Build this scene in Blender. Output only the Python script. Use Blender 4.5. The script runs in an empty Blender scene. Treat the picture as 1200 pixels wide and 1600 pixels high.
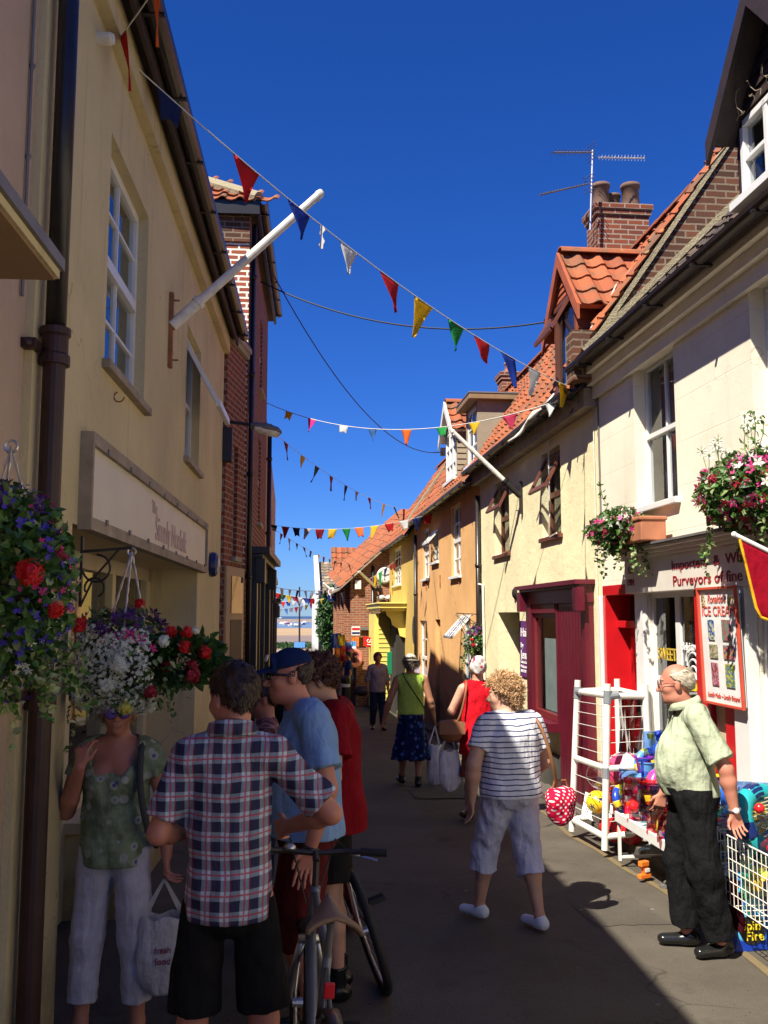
import bpy, bmesh, math, random
import numpy as np
from mathutils import Vector, Matrix
PI = math.pi
SC = bpy.context.scene
COL = SC.collection
random.seed(7)
RNG = np.random.default_rng(7)

# ------------------------------------------------------------------ camera geometry
FOC = 1450.0
PITCH = math.atan(162 / FOC)
YAW = math.atan(150 / FOC * math.cos(PITCH))
CAMZ = 2.0
fw = Vector((math.sin(YAW) * math.cos(PITCH), math.cos(YAW) * math.cos(PITCH), math.sin(PITCH)))
rt = Vector((math.cos(YAW), -math.sin(YAW), 0))
up = rt.cross(fw)
cd = bpy.data.cameras.new('camera'); cam = bpy.data.objects.new('camera', cd); COL.objects.link(cam)
cam.location = (0, 0, CAMZ)
cam.rotation_euler = (PI / 2 + PITCH, 0, -YAW)
cd.sensor_width = 36; cd.lens = 36 * FOC / 1600; cd.clip_start = .05; cd.clip_end = 20000
SC.camera = cam
SC.render.resolution_x = 768; SC.render.resolution_y = 1024

def ray(px, py):
    return fw * FOC + rt * (px - 600) + up * (800 - py)
def onX(px, py, X):
    d = ray(px, py); t = X / d.x
    return d.y * t, CAMZ + d.z * t
def onY(px, py, Y):
    d = ray(px, py); t = Y / d.y
    return Vector((d.x * t, Y, CAMZ + d.z * t))
GT = [(-30, 0), (6, 0), (11, -.12), (20, -.45), (30, -.85), (42, -1.4), (60, -2.3), (75, -3), (90, -4.1), (130, -4.5), (9000, -4.5)]
def gz(y):
    for (a, za), (b, zb) in zip(GT, GT[1:]):
        if y <= b:
            return za + (zb - za) * max(0, (y - a)) / (b - a)
    return GT[-1][1]
def onG(px, py):
    z = 0
    for _ in range(12):
        d = ray(px, py); t = (z - CAMZ) / d.z; z = gz(d.y * t)
    return Vector((d.x * t, d.y * t, z))

class Frame:
    """a wall plane: u along it, d out of it, z up"""
    def __init__(s, o, u, n):
        s.o = Vector(o); s.u = Vector(u).normalized(); s.n = Vector(n).normalized()
    def p(s, u, d, z):
        return s.o + s.u * u + s.n * d + Vector((0, 0, z))
    def hit(s, px, py, d=0):
        r = ray(px, py); c = Vector((0, 0, CAMZ))
        t = (s.o + s.n * d - c).dot(s.n) / r.dot(s.n)
        q = c + r * t
        return (q - s.o).dot(s.u), q.z
XR = 3.2
FR = Frame((XR, 0, 0), (0, 1, 0), (-1, 0, 0))
FL = Frame((-1.24, 0, 0), (.0345, 1, 0), (1, -.0345, 0))

# ------------------------------------------------------------------ object helpers
def tag(o, label=None, cat=None, group=None, kind=None):
    if label: o['label'] = label
    if cat: o['category'] = cat
    if group: o['group'] = group
    if kind: o['kind'] = kind
    return o
def thing(name, label, cat, loc=(0, 0, 0), rz=0, group=None):
    o = bpy.data.objects.new(name, None); COL.objects.link(o)
    o.empty_display_size = .1
    o.location = loc; o.rotation_euler = (0, 0, rz)
    return tag(o, label, cat, group)
def pinv(p):
    # inverse of an un-scaled parent chain
    m = Matrix.Identity(4)
    q = p
    while q is not None:
        loc = Matrix.Translation(q.location) @ q.rotation_euler.to_matrix().to_4x4()
        m = (q.matrix_parent_inverse @ loc if q.parent else loc) @ m if False else (loc @ m)
        q = q.parent
    return m.inverted()

class MB:
    def __init__(s):
        s.v = []; s.f = []; s.m = []; s.uv = None
    def add(s, vs, fs, mi=0):
        o = len(s.v)
        s.v.extend([tuple(v) for v in vs])
        for f in fs:
            s.f.append(tuple(i + o for i in f)); s.m.append(mi)
        return s
    def quad(s, a, b, c, d, mi=0):
        return s.add([a, b, c, d], [(0, 1, 2, 3)], mi)
    def hexa(s, p, mi=0):
        # p: 8 points, bottom 4 then top 4
        return s.add(p, [(0, 3, 2, 1), (4, 5, 6, 7), (0, 1, 5, 4), (1, 2, 6, 5), (2, 3, 7, 6), (3, 0, 4, 7)], mi)
    def box(s, x0, x1, y0, y1, z0, z1, mi=0):
        return s.hexa([(x0, y0, z0), (x1, y0, z0), (x1, y1, z0), (x0, y1, z0), (x0, y0, z1), (x1, y0, z1), (x1, y1, z1), (x0, y1, z1)], mi)
    def fbox(s, F, u0, u1, d0, d1, z0, z1, mi=0):
        P = F.p
        return s.hexa([P(u0, d0, z0), P(u1, d0, z0), P(u1, d1, z0), P(u0, d1, z0), P(u0, d0, z1), P(u1, d0, z1), P(u1, d1, z1), P(u0, d1, z1)], mi)
    def bar(s, a, b, w, h=None, mi=0, upv=(0, 0, 1)):
        a = Vector(a); b = Vector(b); h = h or w
        d = (b - a).normalized(); U = Vector(upv)
        if abs(d.dot(U)) > .97: U = Vector((1, 0, 0)) if abs(d.x) < .9 else Vector((0, 1, 0))
        x = d.cross(U).normalized() * w / 2; y = x.cross(d).normalized() * h / 2
        return s.hexa([a - x - y, a + x - y, a + x + y, a - x + y, b - x - y, b + x - y, b + x + y, b - x + y], mi)
    def tube(s, pts, r, seg=8, mi=0, cap=True):
        pts = [Vector(p) for p in pts]; n = len(pts)
        rs = r if hasattr(r, '__len__') else [r] * n
        vs = []; fs = []
        prev = None
        for i, p in enumerate(pts):
            d = (pts[min(i + 1, n - 1)] - pts[max(i - 1, 0)])
            d = d.normalized() if d.length > 1e-9 else Vector((0, 0, 1))
            if prev is None:
                U = Vector((0, 0, 1)) if abs(d.z) < .9 else Vector((1, 0, 0))
                x = d.cross(U).normalized()
            else:
                x = (prev - d * prev.dot(d)).normalized()
            prev = x; y = d.cross(x)
            for k in range(seg):
                a = 2 * PI * k / seg
                vs.append(p + (x * math.cos(a) + y * math.sin(a)) * rs[i])
        for i in range(n - 1):
            for k in range(seg):
                k2 = (k + 1) % seg
                fs.append((i * seg + k, i * seg + k2, (i + 1) * seg + k2, (i + 1) * seg + k))
        if cap:
            fs.append(tuple(range(seg))[::-1]); fs.append(tuple((n - 1) * seg + k for k in range(seg)))
        return s.add(vs, fs, mi)
    def lathe(s, c, prof, seg=16, mi=0, axis=None):
        c = Vector(c)
        if axis is None: X, Y, Z = Vector((1, 0, 0)), Vector((0, 1, 0)), Vector((0, 0, 1))
        else:
            Z = Vector(axis).normalized(); U = Vector((0, 0, 1)) if abs(Z.z) < .9 else Vector((1, 0, 0))
            X = Z.cross(U).normalized(); Y = Z.cross(X)
        vs = []; fs = []; n = len(prof)
        for r, h in prof:
            for k in range(seg):
                a = 2 * PI * k / seg
                vs.append(c + X * (r * math.cos(a)) + Y * (r * math.sin(a)) + Z * h)
        for i in range(n - 1):
            for k in range(seg):
                k2 = (k + 1) % seg
                fs.append((i * seg + k, i * seg + k2, (i + 1) * seg + k2, (i + 1) * seg + k))
        if prof[0][0] > 1e-4: fs.append(tuple(range(seg))[::-1])
        if prof[-1][0] > 1e-4: fs.append(tuple((n - 1) * seg + k for k in range(seg)))
        return s.add(vs, fs, mi)
    def ball(s, c, r, seg=16, ring=10, mi=0):
        r = r if hasattr(r, '__len__') else (r, r, r)
        vs = []; fs = []
        for i in range(ring + 1):
            t = PI * i / ring
            for k in range(seg):
                a = 2 * PI * k / seg
                vs.append((c[0] + r[0] * math.sin(t) * math.cos(a), c[1] + r[1] * math.sin(t) * math.sin(a), c[2] - r[2] * math.cos(t)))
        for i in range(ring):
            for k in range(seg):
                k2 = (k + 1) % seg
                fs.append((i * seg + k, i * seg + k2, (i + 1) * seg + k2, (i + 1) * seg + k))
        return s.add(vs, fs, mi)
    def torus(s, c, R, r, axis=(0, 0, 1), seg=24, rs=10, mi=0, arc=2 * PI, a0=0):
        Z = Vector(axis).normalized(); U = Vector((0, 0, 1)) if abs(Z.z) < .9 else Vector((1, 0, 0))
        X = Z.cross(U).normalized(); Y = Z.cross(X); c = Vector(c)
        pts = [c + X * R * math.cos(a0 + arc * k / seg) + Y * R * math.sin(a0 + arc * k / seg) for k in range(seg + 1)]
        if arc < 2 * PI - .01:
            return s.tube(pts, r, rs, mi)
        vs = []; fs = []
        for k in range(seg):
            a = 2 * PI * k / seg; rd = X * math.cos(a) + Y * math.sin(a)
            for j in range(rs):
                b = 2 * PI * j / rs
                vs.append(c + rd * (R + r * math.cos(b)) + Z * (r * math.sin(b)))
        for k in range(seg):
            for j in range(rs):
                k2 = (k + 1) % seg; j2 = (j + 1) % rs
                fs.append((k * rs + j, k2 * rs + j, k2 * rs + j2, k * rs + j2))
        return s.add(vs, fs, mi)
    def sheet(s, P, th, mi=0):
        """P: 2-D list of points; a sheet with thickness th"""
        nr = len(P); nc = len(P[0]); P = [[Vector(q) for q in row] for row in P]
        vs = []
        for side in (0, 1):
            for i in range(nr):
                for j in range(nc):
                    a = P[min(i + 1, nr - 1)][j] - P[max(i - 1, 0)][j]; b = P[i][min(j + 1, nc - 1)] - P[i][max(j - 1, 0)]
                    n = a.cross(b); n = n.normalized() if n.length > 1e-12 else Vector((0, 0, 1))
                    vs.append(P[i][j] + n * (th / 2 if side else -th / 2))
        fs = []; N = nr * nc
        for i in range(nr - 1):
            for j in range(nc - 1):
                q = (i * nc + j, i * nc + j + 1, (i + 1) * nc + j + 1, (i + 1) * nc + j)
                fs.append(q); fs.append(tuple(k + N for k in q[::-1]))
        bd = [j for j in range(nc)] + [i * nc + nc - 1 for i in range(1, nr)] + [(nr - 1) * nc + j for j in range(nc - 2, -1, -1)] + [i * nc for i in range(nr - 2, 0, -1)]
        for k in range(len(bd)):
            a = bd[k]; b = bd[(k + 1) % len(bd)]
            fs.append((b, a, a + N, b + N))
        return s.add(vs, fs, mi)
    def build(s, name, mats, parent=None, label=None, cat=None, group=None, kind=None, smooth=False, bevel=0, local=False, origin=None):
        me = bpy.data.meshes.new(name)
        mats = mats if isinstance(mats, (list, tuple)) else [mats]
        o = bpy.data.objects.new(name, me)
        V = np.array(s.v, dtype=np.float64).reshape(-1, 3)
        if parent is None and not local:
            if origin is None:
                lo = V.min(0); hi = V.max(0); origin = ((lo[0] + hi[0]) / 2, (lo[1] + hi[1]) / 2, lo[2])
            V = V - np.array(origin); o.location = origin
        elif parent is not None and not local:
            M = np.array(pinv(parent)); V = V @ M[:3, :3].T + M[:3, 3]
        me.from_pydata([tuple(v) for v in V], [], s.f)
        for m in mats: me.materials.append(m)
        if len(mats) > 1: me.polygons.foreach_set('material_index', s.m)
        if s.uv is not None:
            ul = me.uv_layers.new(name='UVMap'); ul.data.foreach_set('uv', np.array(s.uv, dtype=np.float32).ravel())
        if smooth: me.polygons.foreach_set('use_smooth', [True] * len(me.polygons))
        me.update()
        COL.objects.link(o)
        if parent: o.parent = parent
        if bevel:
            b = o.modifiers.new('bevel', 'BEVEL'); b.width = bevel; b.segments = 2; b.limit_method = 'ANGLE'; b.angle_limit = .6
        return tag(o, label, cat, group, kind)

def wall_holes(mb, F, u0, u1, z0, z1, holes, depth=.18, mi=0, rmi=None, zt=None):
    """front face of a wall at d=0 with rectangular holes and their reveals going in by depth"""
    rmi = mi if rmi is None else rmi
    us = sorted(set([u0, u1] + [h[0] for h in holes] + [h[1] for h in holes]))
    zs = sorted(set([z0, z1] + [h[2] for h in holes] + [h[3] for h in holes]))
    us = [u for u in us if u0 <= u <= u1]; zs = [z for z in zs if z0 <= z <= z1]
    for a, b in zip(us, us[1:]):
        for c, d in zip(zs, zs[1:]):
            um = (a + b) / 2; zm = (c + d) / 2
            if any(h[0] < um < h[1] and h[2] < zm < h[3] for h in holes): continue
            mb.quad(F.p(a, 0, c), F.p(b, 0, c), F.p(b, 0, d), F.p(a, 0, d), mi)
    for h in holes:
        a, b, c, d = h[:4]; D = -(h[4] if len(h) > 4 else depth)
        mb.quad(F.p(a, 0, c), F.p(a, D, c), F.p(a, D, d), F.p(a, 0, d), rmi)
        mb.quad(F.p(b, 0, c), F.p(b, 0, d), F.p(b, D, d), F.p(b, D, c), rmi)
        mb.quad(F.p(a, 0, d), F.p(a, D, d), F.p(b, D, d), F.p(b, 0, d), rmi)
        mb.quad(F.p(a, 0, c), F.p(b, 0, c), F.p(b, D, c), F.p(a, D, c), rmi)

def text_mesh(txt, size, F_o, xdir, ydir, mat, parent, name='lettering', extrude=.004, align='LEFT', shear=0, width=None, label=None):
    cu = bpy.data.curves.new('t', 'FONT'); cu.body = txt; cu.size = size; cu.extrude = extrude; cu.align_x = align; cu.shear = shear
    cu.resolution_u = 3
    to = bpy.data.objects.new('t', cu); COL.objects.link(to)
    dg = bpy.context.evaluated_depsgraph_get(); dg.update()
    me = bpy.data.meshes.new_from_object(to.evaluated_get(dg))
    bpy.data.objects.remove(to)
    x = Vector(xdir).normalized(); y = Vector(ydir).normalized(); z = x.cross(y)
    n = len(me.vertices); V = np.empty(n * 3); me.vertices.foreach_get('co', V); V = V.reshape(-1, 3)
    k = 1
    if width and n:
        w = V[:, 0].max() - V[:, 0].min(); k = width / w
    W = np.array(F_o)[None, :] + V[:, :1] * k * np.array(x) + V[:, 1:2] * np.array(y) + V[:, 2:] * np.array(z)
    mb = MB(); mb.v = [tuple(v) for v in W]; mb.f = [tuple(p.vertices) for p in me.polygons]; mb.m = [0] * len(mb.f)
    bpy.data.meshes.remove(me)
    return mb.build(name, mat, parent, label=label)

# ------------------------------------------------------------------ materials
def newmat(name):
    m = bpy.data.materials.new(name); m.use_nodes = True
    nt = m.node_tree; return m, nt, nt.nodes, nt.links, nt.nodes['Principled BSDF']
def N(nt, t, **kw):
    n = nt.nodes.new(t)
    for k, v in kw.items():
        if k in n.inputs.keys() if hasattr(n.inputs, 'keys') else False: n.inputs[k].default_value = v
        else: setattr(n, k, v)
    return n
def col(c): return (c[0], c[1], c[2], 1)
def mixc(nt, a, b, fac, mode='MIX'):
    n = nt.nodes.new('ShaderNodeMix'); n.data_type = 'RGBA'; n.blend_type = mode
    for s, v in ((6, a), (7, b), (0, fac)):
        if hasattr(v, 'links'): nt.links.new(v, n.inputs[s])
        elif s == 0: n.inputs[0].default_value = v
        else: n.inputs[s].default_value = col(v)
    return n.outputs[2]
def ramp(nt, src, p0, p1, c0=0, c1=1):
    n = nt.nodes.new('ShaderNodeMapRange'); n.inputs[1].default_value = p0; n.inputs[2].default_value = p1
    n.inputs[3].default_value = c0; n.inputs[4].default_value = c1; nt.links.new(src, n.inputs[0]); return n.outputs[0]
def math_(nt, op, a, b=None, c=None):
    n = nt.nodes.new('ShaderNodeMath'); n.operation = op
    for i, v in enumerate((a, b, c)):
        if v is None: continue
        if hasattr(v, 'links'): nt.links.new(v, n.inputs[i])
        else: n.inputs[i].default_value = v
    return n.outputs[0]
def noise(nt, vec, scale, detail=4, rough=.55):
    n = nt.nodes.new('ShaderNodeTexNoise'); n.inputs['Scale'].default_value = scale; n.inputs['Detail'].default_value = detail
    n.inputs['Roughness'].default_value = rough
    if vec is not None: nt.links.new(vec, n.inputs['Vector'])
    return n.outputs[0]
def pos(nt): return nt.nodes.new('ShaderNodeNewGeometry').outputs['Position']
def obj_co(nt): return nt.nodes.new('ShaderNodeTexCoord').outputs['Object']
def vscale(nt, v, s):
    n = nt.nodes.new('ShaderNodeMapping'); n.inputs['Scale'].default_value = s; nt.links.new(v, n.inputs['Vector']); return n.outputs[0]
def bump(nt, b, h, strength, dist=.01):
    n = nt.nodes.new('ShaderNodeBump'); n.inputs['Strength'].default_value = strength; n.inputs['Distance'].default_value = dist
    nt.links.new(h, n.inputs['Height']); nt.links.new(n.outputs[0], b.inputs['Normal'])
def sep(nt, v):
    n = nt.nodes.new('ShaderNodeSeparateXYZ'); nt.links.new(v, n.inputs[0]); return n.outputs

def m_plain(name, c, rough=.6, metal=0, var=.12, scale=6, bmp=.15, coat=0, spec=.5, ss=0):
    m, nt, nd, lk, b = newmat(name)
    v = obj_co(nt)
    n1 = noise(nt, v, scale, 5)
    d = tuple(x * (1 - var) for x in c); l = tuple(min(1, x * (1 + var)) for x in c)
    lk.new(mixc(nt, d, l, ramp(nt, n1, .3, .7)), b.inputs['Base Color'])
    b.inputs['Roughness'].default_value = rough; b.inputs['Metallic'].default_value = metal
    b.inputs['Specular IOR Level'].default_value = spec
    if coat: b.inputs['Coat Weight'].default_value = coat
    if bmp: bump(nt, b, noise(nt, v, scale * 8, 3), bmp, .004)
    if ss:
        b.inputs['Subsurface Weight'].default_value = ss; b.inputs['Subsurface Radius'].default_value = (.01, .004, .002)
    return m
def m_stucco(name, c, dirt=(.35, .27, .16), amt=.5, streak=.35, bs=.5, fine=60, lines=False):
    m, nt, nd, lk, b = newmat(name)
    P = pos(nt)
    big = noise(nt, P, .9, 6, .6)
    c1 = mixc(nt, tuple(x * .84 for x in c), tuple(min(1, x * 1.06) for x in c), ramp(nt, big, .3, .7))
    st = noise(nt, vscale(nt, P, (3.5, 3.5, .25)), 2.2, 6, .65)
    c2 = mixc(nt, c1, dirt, math_(nt, 'MULTIPLY', ramp(nt, st, .55, .8), streak))
    pt = noise(nt, P, 2.6, 9, .7)
    c3 = mixc(nt, c2, dirt, math_(nt, 'MULTIPLY', ramp(nt, pt, .62, .72), amt))
    # crack and chip marks
    vo = nt.nodes.new('ShaderNodeTexVoronoi'); vo.feature = 'DISTANCE_TO_EDGE'; vo.inputs['Scale'].default_value = .8
    wv = nt.nodes.new('ShaderNodeVectorMath'); wv.operation = 'ADD'; lk.new(P, wv.inputs[0])
    nn = nt.nodes.new('ShaderNodeTexNoise'); nn.inputs['Scale'].default_value = 3; lk.new(P, nn.inputs['Vector']); lk.new(nn.outputs['Color'], wv.inputs[1])
    lk.new(wv.outputs[0], vo.inputs['Vector'])
    crack = math_(nt, 'MULTIPLY', ramp(nt, vo.outputs[0], .006, .0, 0, 1), ramp(nt, noise(nt, P, .7, 2), .52, .62))
    c4 = mixc(nt, c3, tuple(x * .5 for x in dirt), math_(nt, 'MULTIPLY', crack, .55))
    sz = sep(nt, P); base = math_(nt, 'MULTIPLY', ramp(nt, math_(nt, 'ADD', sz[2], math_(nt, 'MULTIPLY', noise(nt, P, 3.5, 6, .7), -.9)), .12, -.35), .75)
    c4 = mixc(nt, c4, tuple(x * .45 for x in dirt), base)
    out = c4
    h = math_(nt, 'ADD', noise(nt, P, fine, 4, .6), math_(nt, 'MULTIPLY', noise(nt, P, 7, 4, .6), 1.4))
    if lines:
        s = sep(nt, P)
        fz = math_(nt, 'ABSOLUTE', math_(nt, 'SUBTRACT', math_(nt, 'FRACT', math_(nt, 'DIVIDE', s[2], .36)), .5))
        ln = ramp(nt, fz, .012, .004, 0, 1)
        out = mixc(nt, c4, tuple(x * .72 for x in c), math_(nt, 'MULTIPLY', ln, ramp(nt, noise(nt, P, 1.2, 3), .4, .55, .1, .75)))
        h = math_(nt, 'SUBTRACT', h, math_(nt, 'MULTIPLY', ln, 1.0))
    lk.new(out, b.inputs['Base Color']); b.inputs['Roughness'].default_value = .9
    b.inputs['Specular IOR Level'].default_value = .25
    bump(nt, b, h, bs, .01)
    return m
def m_brick(name, c1, c2, mortar, bump_s=.6, dirt=.4, msize=.011):
    m, nt, nd, lk, b = newmat(name)
    P = pos(nt); s = sep(nt, P)
    cx = nt.nodes.new('ShaderNodeCombineXYZ')
    lk.new(math_(nt, 'ADD', s[0], s[1]), cx.inputs[0]); lk.new(s[2], cx.inputs[1])
    wob = nt.nodes.new('ShaderNodeTexNoise'); wob.inputs['Scale'].default_value = 14; lk.new(P, wob.inputs['Vector'])
    vm = nt.nodes.new('ShaderNodeVectorMath'); vm.operation = 'MULTIPLY_ADD'; lk.new(wob.outputs['Color'], vm.inputs[0])
    vm.inputs[1].default_value = (.012, .012, 0); lk.new(cx.outputs[0], vm.inputs[2])
    br = nt.nodes.new('ShaderNodeTexBrick')
    lk.new(vm.outputs[0], br.inputs['Vector'])
    br.inputs['Color1'].default_value = col(c1); br.inputs['Color2'].default_value = col(c2); br.inputs['Mortar'].default_value = col(mortar)
    br.inputs['Scale'].default_value = 1; br.inputs['Mortar Size'].default_value = msize; br.inputs['Mortar Smooth'].default_value = .15
    br.inputs['Bias'].default_value = 0; br.inputs['Brick Width'].default_value = .235; br.inputs['Row Height'].default_value = .077
    c = mixc(nt, br.outputs['Color'], (.08, .05, .04), math_(nt, 'MULTIPLY', ramp(nt, noise(nt, P, 3.1, 6, .7), .5, .75), dirt))
    lk.new(c, b.inputs['Base Color']); b.inputs['Roughness'].default_value = .92; b.inputs['Specular IOR Level'].default_value = .2
    h = math_(nt, 'ADD', math_(nt, 'MULTIPLY', math_(nt, 'SUBTRACT', 1, br.outputs['Fac']), 1.0), math_(nt, 'MULTIPLY', noise(nt, P, 45, 4), .5))
    bump(nt, b, h, bump_s, .012)
    return m
def m_tile(name, c1, c2, c3):
    """roof tile: one tint per tile from the UV cell"""
    m, nt, nd, lk, b = newmat(name)
    uv = nt.nodes.new('ShaderNodeUVMap'); fl = nt.nodes.new('ShaderNodeVectorMath'); fl.operation = 'FLOOR'; lk.new(uv.outputs[0], fl.inputs[0])
    wn = nt.nodes.new('ShaderNodeTexWhiteNoise'); wn.noise_dimensions = '3D'; lk.new(fl.outputs[0], wn.inputs['Vector'])
    P = pos(nt)
    a = mixc(nt, c1, c2, wn.outputs['Value'])
    s2 = math_(nt, 'FRACT', math_(nt, 'MULTIPLY', wn.outputs['Value'], 17.3))
    a = mixc(nt, a, c3, ramp(nt, s2, .72, .95))
    a = mixc(nt, a, (.13, .10, .06), math_(nt, 'MULTIPLY', ramp(nt, noise(nt, P, 5, 8, .7), .46, .66), .7))
    a = mixc(nt, a, (.45, .30, .08), math_(nt, 'MULTIPLY', ramp(nt, noise(nt, P, 9, 6, .6), .66, .72), .4))
    lk.new(a, b.inputs['Base Color']); b.inputs['Roughness'].default_value = .85; b.inputs['Specular IOR Level'].default_value = .3
    bump(nt, b, noise(nt, P, 60, 5, .6), .4, .006)
    return m
def m_glass(name, tint=(.75, .8, .82), refl=.03):
    m, nt, nd, lk, b = newmat(name); nt.nodes.remove(b)
    out = nt.nodes['Material Output']
    tr = nt.nodes.new('ShaderNodeBsdfTransparent'); tr.inputs[0].default_value = col(tint)
    gl = nt.nodes.new('ShaderNodeBsdfGlossy'); gl.inputs['Roughness'].default_value = .03; gl.inputs[0].default_value = (.95, .97, 1, 1)
    fr = nt.nodes.new('ShaderNodeFresnel'); gb_ = nt.nodes.new('ShaderNodeNewGeometry'); lk.new(ramp(nt, gb_.outputs['Backfacing'], 0, 1, 1.5, .6667), fr.inputs['IOR'])
    bp = nt.nodes.new('ShaderNodeBump'); bp.inputs['Strength'].default_value = .06; bp.inputs['Distance'].default_value = .01
    lk.new(noise(nt, pos(nt), 2.2, 2), bp.inputs['Height']); lk.new(bp.outputs[0], gl.inputs['Normal']); lk.new(bp.outputs[0], fr.inputs['Normal'])
    f = math_(nt, 'ADD', fr.outputs[0], refl)
    mx = nt.nodes.new('ShaderNodeMixShader'); lk.new(f, mx.inputs[0]); lk.new(tr.outputs[0], mx.inputs[1]); lk.new(gl.outputs[0], mx.inputs[2])
    lk.new(mx.outputs[0], out.inputs[0])
    return m
def m_leaf(name, c, c2, trans=.25):
    m, nt, nd, lk, b = newmat(name)
    P = obj_co(nt)
    a = mixc(nt, c, c2, ramp(nt, noise(nt, P, 18, 3), .35, .65))
    gi = nt.nodes.new('ShaderNodeNewGeometry')
    a = mixc(nt, a, tuple(min(1, x * 1.6) for x in c2), math_(nt, 'MULTIPLY', gi.outputs['Random Per Island'], .5))
    lk.new(a, b.inputs['Base Color']); b.inputs['Roughness'].default_value = .5
    t = nt.nodes.new('ShaderNodeBsdfTranslucent'); lk.new(a, t.inputs[0])
    mx = nt.nodes.new('ShaderNodeMixShader'); mx.inputs[0].default_value = trans
    lk.new(b.outputs[0], mx.inputs[1]); lk.new(t.outputs[0], mx.inputs[2]); lk.new(mx.outputs[0], nt.nodes['Material Output'].inputs[0])
    return m
def m_cloth(name, c, kind='plain', c2=None, c3=None, per=.04, rough=.85, sheen=.0, wr=.35):
    m, nt, nd, lk, b = newmat(name)
    O = obj_co(nt); s = sep(nt, O)
    out = None
    if kind == 'plain':
        out = mixc(nt, tuple(x * .85 for x in c), tuple(min(1, x * 1.08) for x in c), ramp(nt, noise(nt, O, 9, 5), .3, .7))
    elif kind == 'stripe':
        f = math_(nt, 'FRACT', math_(nt, 'DIVIDE', math_(nt, 'ADD', s[2], math_(nt, 'MULTIPLY', noise(nt, O, 5, 2), .03)), per))
        ln = ramp(nt, math_(nt, 'ABSOLUTE', math_(nt, 'SUBTRACT', f, .5)), .13, .09, 0, 1)
        out = mixc(nt, c, c2, ln)
    elif kind == 'plaid':
        wob = math_(nt, 'MULTIPLY', noise(nt, O, 4, 2), .03)
        def band(v, p, w, ph):
            f = math_(nt, 'FRACT', math_(nt, 'ADD', math_(nt, 'DIVIDE', math_(nt, 'ADD', v, wob), p), ph))
            return ramp(nt, math_(nt, 'ABSOLUTE', math_(nt, 'SUBTRACT', f, .5)), w + .03, w, 0, 1)
        a = c
        dx = band(s[0], per, .25, 0); dz = band(s[2], per, .25, 0)
        dd = math_(nt, 'ADD', math_(nt, 'MULTIPLY', dx, .56), math_(nt, 'MULTIPLY', dz, .56))
        a = mixc(nt, c, c2, math_(nt, 'MINIMUM', dd, .97))
        rx = band(s[0], per, .035, .5); rz = band(s[2], per, .035, .5); rx2 = band(s[0], per, .02, 0.24)
        a = mixc(nt, a, c3, math_(nt, 'MULTIPLY', math_(nt, 'MAXIMUM', rx, rz), .75))
        a = mixc(nt, a, c3, math_(nt, 'MULTIPLY', rx2, .45))
        out = a
    elif kind == 'dots':
        cx = nt.nodes.new('ShaderNodeCombineXYZ'); lk.new(math_(nt, 'ADD', s[0], s[1]), cx.inputs[0]); lk.new(s[2], cx.inputs[1])
        mp = nt.nodes.new('ShaderNodeMapping'); mp.inputs['Rotation'].default_value = (0, 0, PI / 4); mp.inputs['Scale'].default_value = (1 / per, 1 / per, 1); lk.new(cx.outputs[0], mp.inputs[0])
        q = sep(nt, mp.outputs[0])
        fx = math_(nt, 'SUBTRACT', math_(nt, 'FRACT', q[0]), .5); fy = math_(nt, 'SUBTRACT', math_(nt, 'FRACT', q[1]), .5)
        r = math_(nt, 'SQRT', math_(nt, 'ADD', math_(nt, 'MULTIPLY', fx, fx), math_(nt, 'MULTIPLY', fy, fy)))
        out = mixc(nt, c, c2, ramp(nt, r, .27, .22, 0, 1))
    elif kind == 'floral':
        vo = nt.nodes.new('ShaderNodeTexVoronoi'); vo.inputs['Scale'].default_value = 1 / per; lk.new(O, vo.inputs['Vector'])
        r = vo.outputs['Distance']
        base = mixc(nt, c, tuple(x * .55 for x in c), ramp(nt, noise(nt, O, 14, 4), .4, .6))
        petal = ramp(nt, r, .42, .36, 0, 1); core = ramp(nt, r, .2, .15, 0, 1)
        cc = sep(nt, vo.outputs['Color'])
        a = mixc(nt, base, c2, math_(nt, 'MULTIPLY', petal, ramp(nt, cc[0], .35, .45)))
        out = mixc(nt, a, c3, math_(nt, 'MULTIPLY', core, ramp(nt, cc[1], .3, .4)))
    lk.new(out, b.inputs['Base Color']); b.inputs['Roughness'].default_value = rough
    b.inputs['Sheen Weight'].default_value = sheen; b.inputs['Specular IOR Level'].default_value = .08
    h = math_(nt, 'ADD', noise(nt, O, 11, 3, .5), math_(nt, 'MULTIPLY', noise(nt, O, 260, 2), .12))
    h = math_(nt, 'ADD', h, math_(nt, 'MULTIPLY', noise(nt, vscale(nt, O, (1.3, 1.3, .42)), 16, 2, .4), 1.3))
    bump(nt, b, h, min(1, wr * 1.7), .03)
    return m
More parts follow.
